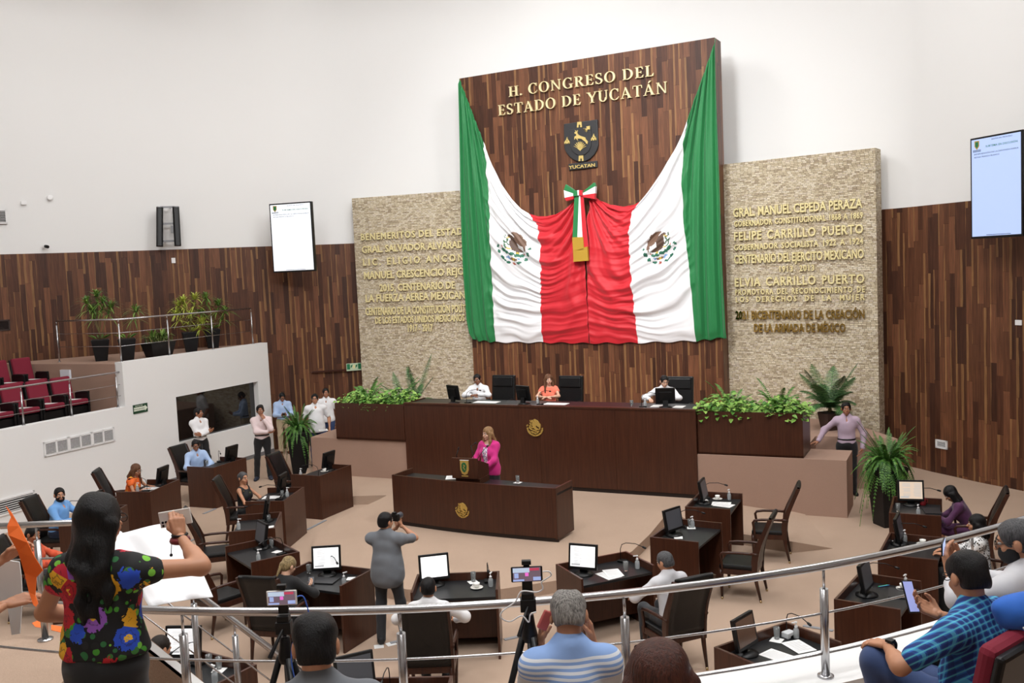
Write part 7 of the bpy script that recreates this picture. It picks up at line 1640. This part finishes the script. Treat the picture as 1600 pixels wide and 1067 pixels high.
line = [Vector((f0.x - 1, SY, zt)), Vector((xk - 0.15, SY, zt)), Vector((xk + 0.1, SY, zt + dz * 0.1 - 0.02)), Vector((xe, SY, zt + dz * (xe - xk)))]
MB().tube([p - o for p in line], 0.026, 12).build('handrail', STEEL, t)
for zo in (0.28, 0.55):
    MB().tube([p - o - Vector((0, 0, zo)) for p in line], 0.007, 8).build('rod', STEEL, t)
for px, py in ((57, 834), (300, 905), (366, 975)):
    p = aty(px, py, SY); zz = zt if p.x < xk else zt + dz * (p.x - xk); zb = GF1 if p.x < LX else max(0.0, GF1 - 0.66 * (p.x - LX) - 0.3)
    b = MB(); q = Vector((p.x, SY, 0)); b.tube([q + Vector((0, 0, zb)) - o, q + Vector((0, 0, zz - 0.13)) - o], 0.026, 12); b.tube([q + Vector((0, 0, zz - 0.13)) - o, q + Vector((0, 0, zz)) - o], 0.009, 8); b.lathe([(0.06, 0), (0.06, 0.012)], 14, q + Vector((0, 0, zb)) - o); b.build('post', STEEL, t)
# theatre seats
def make_seat(label):
    t = thing('theatre_seat', label, 'seat', (0, 0, 0), 0, 'maroon theatre seats')
    b = MB(); b.box((0, 0.02, 0.43), (0.48, 0.46, 0.12), rx=0.06); b.build('seat', MAROON, t, 0.03)
    b = MB(); b.X = Matrix.Translation((0, -0.24, 0.42)) @ Matrix.Rotation(0.2, 4, 'X'); b.b2((-0.245, -0.02, 0.0), (0.245, 0.07, 0.58)); b.build('backrest', MAROON, t, 0.035)
    b = MB(); b.X = Matrix.Translation((0, -0.24, 0.42)) @ Matrix.Rotation(0.2, 4, 'X'); b.b2((-0.255, -0.06, -0.08), (0.255, -0.012, 0.565)); b.build('back_shell', BLACK, t, 0.02)
    for s in (-1, 1):
        b = MB(); b.box((s * 0.275, 0.02, 0.32), (0.05, 0.42, 0.6)); b.box((s * 0.275, 0.04, 0.63), (0.075, 0.36, 0.045)); b.build('arm', BLACK, t, 0.012)
    b = MB(); b.b2((-0.25, -0.2, 0), (0.25, 0.18, 0.34)); b.build('base', BLACK, t); return t
# rows on the side gallery
ga = math.atan2(-gn.y, -gn.x) - PI / 2
names_f = ['nearest the plant ledge in the front row', 'second from the plant ledge in the front row', 'third from the plant ledge in the front row', 'fourth from the plant ledge in the front row', 'fifth from the plant ledge in the front row']
for row, (offs, z, nm) in enumerate(((0.95, 1.74, 'front'), (2.55, 2.14, 'back'))):
    for k in range(5):
        q = gp(sUP + (0.6 if row == 0 else 0.3) + 0.62 * k, offs); 
        put('tseat', make_seat, 'maroon theatre seat of the side gallery, ' + names_f[k].replace('front row', nm + ' row'), (q.x, q.y, z), ga)
        f = Vector((-math.sin(ga), math.cos(ga))); pp = q + f * 0.05
        o = put('sheet', make_sheet, 'white paper lying on the maroon seat ' + names_f[k].replace('front row', nm + ' row'), (pp.x, pp.y, z + 0.495), ga + 0.2); o['group'] = 'papers on the maroon seats'
q = gp(sUP - 0.02, 1.05); 
pb = aty(128, 580, 20.6)
t = MB().box((0, 0, 0), (0.3, 0.05, 0.22)).build('folded_leaflet', mat('leaflet_white', srgb(226, 230, 238), 0.6), None, 0, (*gp(sUP + 0.03, 1.75), 2.72), math.atan2(gn.y, gn.x)); tag(t, 'small white and blue box hung on the beige end of the plant ledge', 'box')
# the front seats that show
for (x, y, z, rz, lab) in ((2.04, 4.48, GF1 + 0.05, 0.65, 'maroon seat with black back shell holding the plaid-shirted man'), (1.02, 3.25, GF2 + 0.05, 0.15, 'maroon seat whose rounded corner shows beside the bottom right desk')):
    put('tseat', make_seat, lab, (x, y, z), rz)
# ---------------------------------------------------------------- foreground visitors
def fpt(px, py, Y): return aty(px, py, Y)
NV = 0.0085
# woman in the embroidered blouse
EMBR = spots_mat('bright_embroidery', srgb(18, 18, 20), [srgb(190, 30, 44), srgb(150, 90, 190), srgb(40, 80, 200), srgb(236, 176, 40), srgb(200, 36, 60)], 9.0, 0.5, [srgb(70, 150, 44), srgb(120, 190, 60), srgb(20, 20, 22), srgb(60, 120, 50), srgb(44, 110, 60), srgb(30, 30, 32)])
q = fpt(152, 860, 4.15)
we = person('woman with very long black hair and a bright flower-embroidered blouse raising a phone', (q.x, q.y), -0.12, 2.02, h=1.0, female=True, head=(-0.35, 0.1, 0), glasses=True, top=EMBR, sleeve='cap', neck='round', untuck=0.1, hemcut=-0.05, bottom=C_BLACK, skirt=0.2, shoes=SH_B, hair=('verylong', 'black'), skin='tan', vox=NV, build=1.12,
       R=dict(w=(0.22, 0.34, 1.43), pole=(1.0, -0.3, -0.45), f=(-0.25, 0.25, 1), pn=(-0.5, 1, 0.0), curl=0.8, fat=1.25), L=dict(w=(-0.2, 0.28, 1.06), pole=(-1, -0.5, -0.3), f=(0.5, 0.8, 0), pn=(1, 0, -0.4), curl=0.6, fat=1.2), hairvox=0.0075)
b = MB(); w_ = Vector(we['_wR']); b.tube([w_ + Vector((0.033 * math.cos(a), 0.033 * math.sin(a), -0.02)) for a in np.linspace(0, 2 * PI, 16)], 0.017, 8); b.build('bracelet', mat('beads_red', srgb(126, 50, 52), 0.4), we)
b = MB(); b.tube([w_ + Vector((0.034 * math.cos(a), 0.034 * math.sin(a), 0.006)) for a in np.linspace(0, 2 * PI, 16)], 0.006, 6); b.tube([w_ + Vector((-0.03, -0.02, 0.0)), w_ + Vector((-0.035, -0.03, -0.08))], 0.002, 5); b.ball(w_ + Vector((-0.035, -0.03, -0.085)), 0.008, 8, 6); b.build('bracelet', BLACK, we)
ww = wpt(we, '_wR'); 
WPH = mat('phone_white', srgb(238, 236, 230), 0.2)
t = phone('white phone held sideways in the raised hand of the woman in the embroidered blouse', ww + Vector((-0.035, 0.055, 0.075)), PI + 0.08, 0.05, 0.078, 0.155, WPH, SCREEN_D, PI / 2 + 0.12)
b = MB(); b.box((0.02, 0.0055, 0.055), (0.032, 0.003, 0.034)); b.m = 1
for dx, dz_ in ((0.012, 0.062), (0.028, 0.062), (0.012, 0.046)): b.tube([(dx, 0.006, dz_), (dx, 0.0085, dz_)], 0.0062, 10)
b.build('camera_bump', [WPH, BLACK], t)
# person at the left frame edge holding an orange sheet
FLB = spots_mat('navy_floral', srgb(30, 36, 64), [srgb(60, 74, 60), srgb(150, 150, 120), srgb(44, 60, 110)], 40, 0.4)
q = fpt(-116, 930, 4.35)
wl = person('person at the left edge in a dark floral top holding an orange sheet', (q.x, q.y), -0.75, 1.98, h=1.0, female=True, top=FLB, sleeve='cap', neck='round', untuck=0.14, bottom=C_TAN, shoes=SH_B, hair=('long', 'dark'), skin='tan', vox=NV,
       R=dict(w=(0.24, 0.27, 1.2), pole=(0.7, -0.6, -0.6), f=(0.25, 1, 0.12), pn=(-0.5, 0.2, -1), curl=0.45), L=dict(w=(0.02, 0.34, 1.36), pole=(-0.7, -0.5, -0.6), f=(0.25, 0.8, 0.5), pn=(0.7, -0.2, -0.5), curl=0.6))
def sheet_px(name, label, cat, pts, Y0, th, m, bend=0.0, cols=None):
    P = [aty(x, y, Y0 + bend * math.sin(i * 1.3)) for i, (x, y) in enumerate(pts)]
    c = sum(P, Vector()) / len(P); n = len(P); vs = [p - c for p in P] + [p - c + Vector((0, th, 0)) for p in P]
    b = MB(); b.add(vs, [(i, (i + 1) % n, n + (i + 1) % n, n + i) for i in range(n)] + [tuple(range(n - 1, -1, -1)), tuple(range(n, 2 * n))]); o = b.build(name, m, None, 0, c)
    bb = bmesh.new(); bb.from_mesh(o.data); bmesh.ops.triangulate(bb, faces=[f for f in bb.faces if len(f.verts) > 4]); bmesh.ops.recalc_face_normals(bb, faces=bb.faces); bb.to_mesh(o.data); bb.free(); return tag(o, label, cat)
OR = mat('orange_card', srgb(255, 118, 40), 0.6)
sheet_px('orange_sheet', 'bright orange sheet held in both hands at the left edge', 'paper', [(9, 791), (17, 800), (30, 822), (43, 848), (55, 872), (67, 891), (57, 902), (55, 930), (63, 955), (52, 945), (45, 925), (38, 895), (28, 862), (13, 836), (11, 822), (17, 808)], 4.42, 0.004, OR, 0.02)
sheet_px('white_placard', 'blank white placard standing behind the person with the orange sheet', 'placard', [(-40, 868), (30, 878), (33, 900), (35, 935), (31, 990), (18, 992), (12, 950), (-40, 930)], 4.75, 0.006, PAPER)
b = MB()
NB_ = 14
C4 = [(165, 832), (283, 819), (333, 932), (233, 948)]
vs = []; fs = []
for i in range(NB_ + 1):
    for j in range(NB_ + 1):
        u, v = i / NB_, j / NB_; x = (C4[0][0] * (1 - u) + C4[1][0] * u) * (1 - v) + (C4[3][0] * (1 - u) + C4[2][0] * u) * v; y = (C4[0][1] * (1 - u) + C4[1][1] * u) * (1 - v) + (C4[3][1] * (1 - u) + C4[2][1] * u) * v
        y += 4 * math.sin(u * 5 + 1) * (1 - v) - 3 * math.sin(PI * u) * v * 0.6
        vs.append(aty(x, y, 7.3 - 1.5 * v + 0.05 * math.sin(7 * u + 4 * v) + 0.03 * math.sin(13 * u - 6 * v)))
cc = vs[0].copy(); b.add([p - cc for p in vs], [(i * (NB_ + 1) + j, i * (NB_ + 1) + j + 1, (i + 1) * (NB_ + 1) + j + 1, (i + 1) * (NB_ + 1) + j) for i in range(NB_) for j in range(NB_)], True)
o = b.build('white_banner', mat('white_cloth_banner', srgb(236, 236, 238), 0.8), None, 0, cc); so = o.modifiers.new('thickness', 'SOLIDIFY'); so.thickness = 0.004; tag(o, 'large blank white sheet stretched over the stair railing beside the woman in the embroidered blouse', 'banner')
for pts, lab in (([(50, 973), (60, 969), (70, 973), (68, 981), (55, 979)], 'orange sheet lying on the landing left of the railing post'), ([(80, 976), (98, 979), (112, 985), (96, 988), (80, 984)], 'orange sheet lying on the landing right of the railing post')):
    c = at(*pts[0], GF1); P = [at(x, y, GF1 + 0.004) - c for x, y in pts]; n = len(P); b = MB(); b.add(P + [p - Vector((0, 0, 0.003)) for p in P], [tuple(range(n))[::-1], tuple(range(n, 2 * n))] + [(i, (i + 1) % n, n + (i + 1) % n, n + i) for i in range(n)]); o = b.build('orange_sheet', OR, None, 0, c); tag(o, lab, 'paper', 'orange sheets on the landing')
# seated visitors
q = fpt(890, 958, 4.35)
ms = person('man with thinning grey hair in a striped blue polo, hands at his face', (q.x - 0.01, 4.22), 0.03, GF1 + 0.01, sit=True, h=1.0, lean=0.16, head=(-0.08, 0.5, 0), top=polo_mat(), sleeve='short', bottom=C_NAVY, shoes=SH_B, hair=('bald', 'grey'), skin='tan', vox=NV, build=0.98, belly=0.04,
       R=dict(w=(0.125, 0.24, 1.0), pole=(0.12, 0.6, -1), f=(-0.15, -0.05, 1), pn=(-1, -0.2, 0), curl=0.4), L=dict(w=(-0.125, 0.24, 1.0), pole=(-0.12, 0.6, -1), f=(0.15, -0.05, 1), pn=(1, -0.2, 0), curl=0.4))
md = person('dark-haired man in a grey polo with red and white collar trim', (fpt(500, 1020, 3.62).x, 3.55), 0.1, 2.03, sit=True, h=1.0, lean=0.1, head=(0.05, 0.22, 0), top=C_GREY, sleeve='short', bottom=C_NAVY, shoes=SH_B, hair=('thick', 'black'), skin='tan', vox=NV, build=1.1)
c = Vector(md['_hc']) + Vector((0, -0.03, -0.175))
for dr, m in ((0.083, mat('trim_white', srgb(232, 232, 234), 0.7)), (0.088, mat('trim_red', srgb(186, 40, 54), 0.7))):
    MB().tube([c + Vector((dr * math.cos(a), dr * 0.95 * math.sin(a), -0.02 * math.sin(a) - (dr - 0.083) * 2)) for a in np.linspace(0, 2 * PI, 24)], 0.004, 6).build('collar_trim', m, md)
person('woman with smooth reddish brown hair seen from behind at the bottom edge', (fpt(1022, 1040, 2.75).x, 2.66), 0.05, 2.24, sit=True, h=1.0, female=True, lean=0.05, head=(0.0, 0.12, 0), top=C_CHAR, sleeve='half', neck='round', bottom=C_CHAR, shoes=SH_B, hair=('long', 'brown'), skin='tan', vox=NV, hairvox=0.006)
q = fpt(1500, 895, 4.55)
pf = 0.6
mp = person('man in a blue plaid shirt and jeans sitting sideways looking at a phone', (2.17, 4.47), pf, GF1 + 0.02, sit=True, h=1.0, lean=0.10, head=(-0.35, 0.3, 0.05), top=plaid_mat(), sleeve='short', untuck=0.12, bottom=C_JEAN, shoes=SH_B, hair=('thick', 'black'), skin='tan', vox=NV, build=1.12, belly=0.05, glasses=True,
       L=dict(w=(-0.2, 0.33, 0.82), pole=(-1, -0.7, -0.2), f=(0.15, 1, -0.15), pn=(0.1, 0, -1), curl=0.3, fat=1.1), R=dict(w=(0.06, 0.2, 0.95), pole=(1, -0.3, -0.3), f=(-0.5, 0.7, 0.4), pn=(-0.4, -0.4, 0.8), curl=0.55), knees=((-0.2, 0.40, 0.72), (0.14, 0.42, 0.58)), feet=((-0.16, 0.36, 0.3), (0.14, 0.4, 0.09)))
w_ = Vector(mp['_wL']); b = MB(); b.tube([w_ + Vector((0.03 * math.cos(a), -0.03, 0.026 * math.sin(a))) for a in np.linspace(0, 2 * PI, 16)], 0.011, 8); b.box(w_ + Vector((-0.012, -0.03, 0.035)), (0.036, 0.036, 0.012)); b.build('wristwatch', BLACK, mp)
ww = wpt(mp, '_wR', (-0.05, 0.13, 0.07)); phone('dark smartphone with violet-blue screen held by the plaid-shirted man', ww, 0.5, -0.45, 0.078, 0.165, BLACK, mat('lit_violet_screen', (0.2, 0.2, 0.3, 1), 0.3, emit=((0.36, 0.42, 0.85, 1), 0.7)), 0.2)
mg = person('grey-haired man in a pale grey shirt and black face mask at the right edge', (2.72, 5.0), 0.55, GF1 + 0.02, sit=True, h=1.0, lean=0.12, head=(0.45, 0.22, 0), mask=True, glasses=True, top=C_LGREY, sleeve='half', untuck=0.1, bottom=C_CHAR, shoes=SH_B, hair=('short', 'darkgrey'), skin='tan', vox=NV, build=1.15, belly=0.04,
       L=dict(w=(-0.05, 0.42, 0.95), pole=(-1, -0.2, -0.8), f=(0.1, 0.3, 1), pn=(0.8, -0.6, 0), curl=0.5), R=dict(w=(0.06, 0.42, 0.93), pole=(1, -0.2, -0.8), f=(-0.1, 0.3, 1), pn=(-0.8, -0.6, 0), curl=0.5))
ww = wpt(mg, '_wL', (0.03, 0.05, 0.12)); phone('smartphone held up sideways by the masked grey-haired man', ww, 0.95, -0.1, 0.075, 0.155, BLACK, SCREEN_B, PI / 2)
b = MB(); solid_text(b, 'PENÍNSU', 0.20, 0.032, 0.002, 0, -0.1, 0, 0.03); b.m = 1; b.b2((-0.085, -0.002, -0.022), (0.085, 0, -0.008))
bo = b.build('back_print', [mat('print_navy', srgb(52, 60, 110), 0.7), mat('print_red', srgb(214, 66, 72), 0.7)], mg); bo.location = (-0.10, -0.158, 0.985); bo.rotation_euler = (-0.18, 0.0, 0.0)
jk = thing('jacket', 'bright blue jacket with a white stripe lying at the right edge behind the maroon seat', 'jacket', fpt(1600, 958, 4.3)); JB = cloth('jacket_blue', srgb(40, 104, 200))
link('body', pieces_mesh('jacket', [sdf_mesh([rc((-0.12, 0, 0.03), (0.05, 0.02, 0.06), 0.035), rc((-0.06, 0, 0.0), (0.16, 0, 0.0), 0.075), rc((0.05, 0.02, -0.08), (0.2, 0, -0.1), 0.09)], 0.009, 0.04, 0.0, 0.004, 2)], JB), jk)
MB().tube([(-0.05, -0.085, -0.04), (0.02, -0.1, 0.0), (0.09, -0.095, 0.05)], 0.007, 6).build('stripe', PAPER, jk)
# phones on tripods
def tripod_phone(label_t, label_p, px, py, Y, case, floor_z, cable, cw=0.15):
    p = aty(px, py, Y); t = thing('tripod', label_t, 'tripod', (p.x, p.y, floor_z)); z = p.z - floor_z
    b = MB(); b.tube([(0, 0, z * 0.35), (0, 0, z - 0.15)], 0.013, 10); b.build('centre_column', DSTEEL, t)
    for k in range(3):
        a = -PI / 2 + 0.5 + k * 2 * PI / 3; c, s = math.cos(a), math.sin(a); b = MB(); b.tube([(0.03 * c, 0.03 * s, z - 0.3), (0.16 * c, 0.16 * s, z * 0.45), (0.27 * c, 0.27 * s, 0.0)], [0.017, 0.014, 0.011], 8); b.build('leg', BLACK, t)
    b = MB(); b.lathe([(0.035, z - 0.33), (0.04, z - 0.3), (0.03, z - 0.25), (0.024, z - 0.2)], 14); b.box((0, 0, z - 0.15), (0.075, 0.06, 0.06)); b.box((0, 0, z - 0.105), (0.06, 0.05, 0.03)); b.tube([(0, -0.02, z - 0.15), (-0.05, -0.12, z - 0.26)], [0.008, 0.012], 8); b.build('pan_head', BLACK, t, 0.004)
    b = MB(); b.box((0, 0.012, z - 0.06), (0.05, 0.02, 0.05)); b.box((0, 0.015, z), (0.03, 0.012, 0.12)); b.box((0, 0.0, z + 0.055), (0.045, 0.03, 0.02)); b.build('phone_clamp', BLACK, t, 0.003)
    h = thing('smartphone', label_p, 'phone', (p.x, p.y - 0.008, p.z)); hh = cw * 0.5
    MB().box((0, 0, 0), (cw, 0.01, hh)).build('case', case, h, 0.005); b = MB(); y = -0.0055; W2, H2 = cw * 0.44, hh * 0.44
    b.b2((-W2, y, -H2), (W2, y + 0.001, H2)); b.build('display', mat('lit_video', (0.1, 0.1, 0.1, 1), 0.3, emit=((0.16, 0.1, 0.14, 1), 0.8)), h)
    b = MB(); q = lambda x0, z0, x1, z1: b.b2((x0 * W2, y - 0.001, z0 * H2), (x1 * W2, y, z1 * H2))
    q(-1, 0.3, 0.2, 0.95); b.m = 1; q(-0.12, -0.25, 0.12, 0.25); b.m = 2; q(-1, -0.95, -0.2, -0.7); q(0.45, -0.9, 1, -0.4); q(-0.9, -0.5, -0.6, 0.2); b.m = 3; q(0.2, 0.55, 0.9, 0.9)
    em = lambda n, c, s: mat(n, c, 0.3, emit=(c, s)); b.build('video_picture', [em('lit_pale_patch', (0.45, 0.55, 0.7, 1), 0.8), em('lit_pink_patch', (0.8, 0.15, 0.6, 1), 0.8), em('lit_blue_patch', (0.35, 0.45, 0.8, 1), 0.7), em('lit_red_patch', (0.5, 0.05, 0.1, 1), 0.7)], h)
    return t, p
CABW = mat('cable_white', srgb(232, 232, 232), 0.5); CABB = mat('cable_blue', srgb(60, 104, 200), 0.5)
tA, pA = tripod_phone('black tripod behind the railing left of centre holding a white phone', 'white phone filming sideways on the left tripod', 441, 933, 4.55, WPH, GF1, CABB)
tB, pB = tripod_phone('black tripod behind the railing near the middle holding a black phone', 'black phone filming sideways on the middle tripod', 823, 896, 4.4, BLACK, GF1, CABW)
def cable(name, label, pts, Y, m, r=0.0035):
    P = [aty(x, y, Y) for x, y in pts]; c = P[0].copy(); S = smooth_poly([tuple(p - c) for p in P], 6) if False else None
    o_ = []
    for i in range(len(P) - 1):
        p0 = P[max(i - 1, 0)]; p1 = P[i]; p2 = P[i + 1]; p3 = P[min(i + 2, len(P) - 1)]
        for k in range(6): w = k / 6; o_.append(0.5 * ((2 * p1) + (p2 - p0) * w + (2 * p0 - 5 * p1 + 4 * p2 - p3) * w * w + (3 * p1 - p0 - 3 * p2 + p3) * w ** 3) - c)
    o_.append(P[-1] - c); o = MB().tube(o_, r, 8).build(name, m, None, 0, c); return tag(o, label, 'cable')
cable('charging_cable', 'blue cable hanging from the phone on the left tripod', [(464, 932), (472, 931), (477, 938), (483, 960), (487, 985), (478, 1000), (460, 1000), (455, 1030), (462, 1067)], 4.5, CABB)
cable('charging_cable', 'white cable looping down from the phone on the middle tripod', [(848, 893), (858, 893), (861, 899), (852, 905), (846, 910), (848, 920), (838, 925), (815, 924), (805, 940), (785, 955), (783, 965), (797, 971), (815, 962), (826, 972), (829, 960), (838, 956)], 4.3, CABW)
o = MB().box((0, 0, 0), (0.05, 0.02, 0.09)).build('power_bank', mat('power_bank_red', srgb(196, 96, 92), 0.5), None, 0.006, aty(852, 969, 4.28), 0.2); o.rotation_euler = (0, 0.5, 0.2); tag(o, 'small dusty red power bank hanging by the middle tripod', 'power bank')
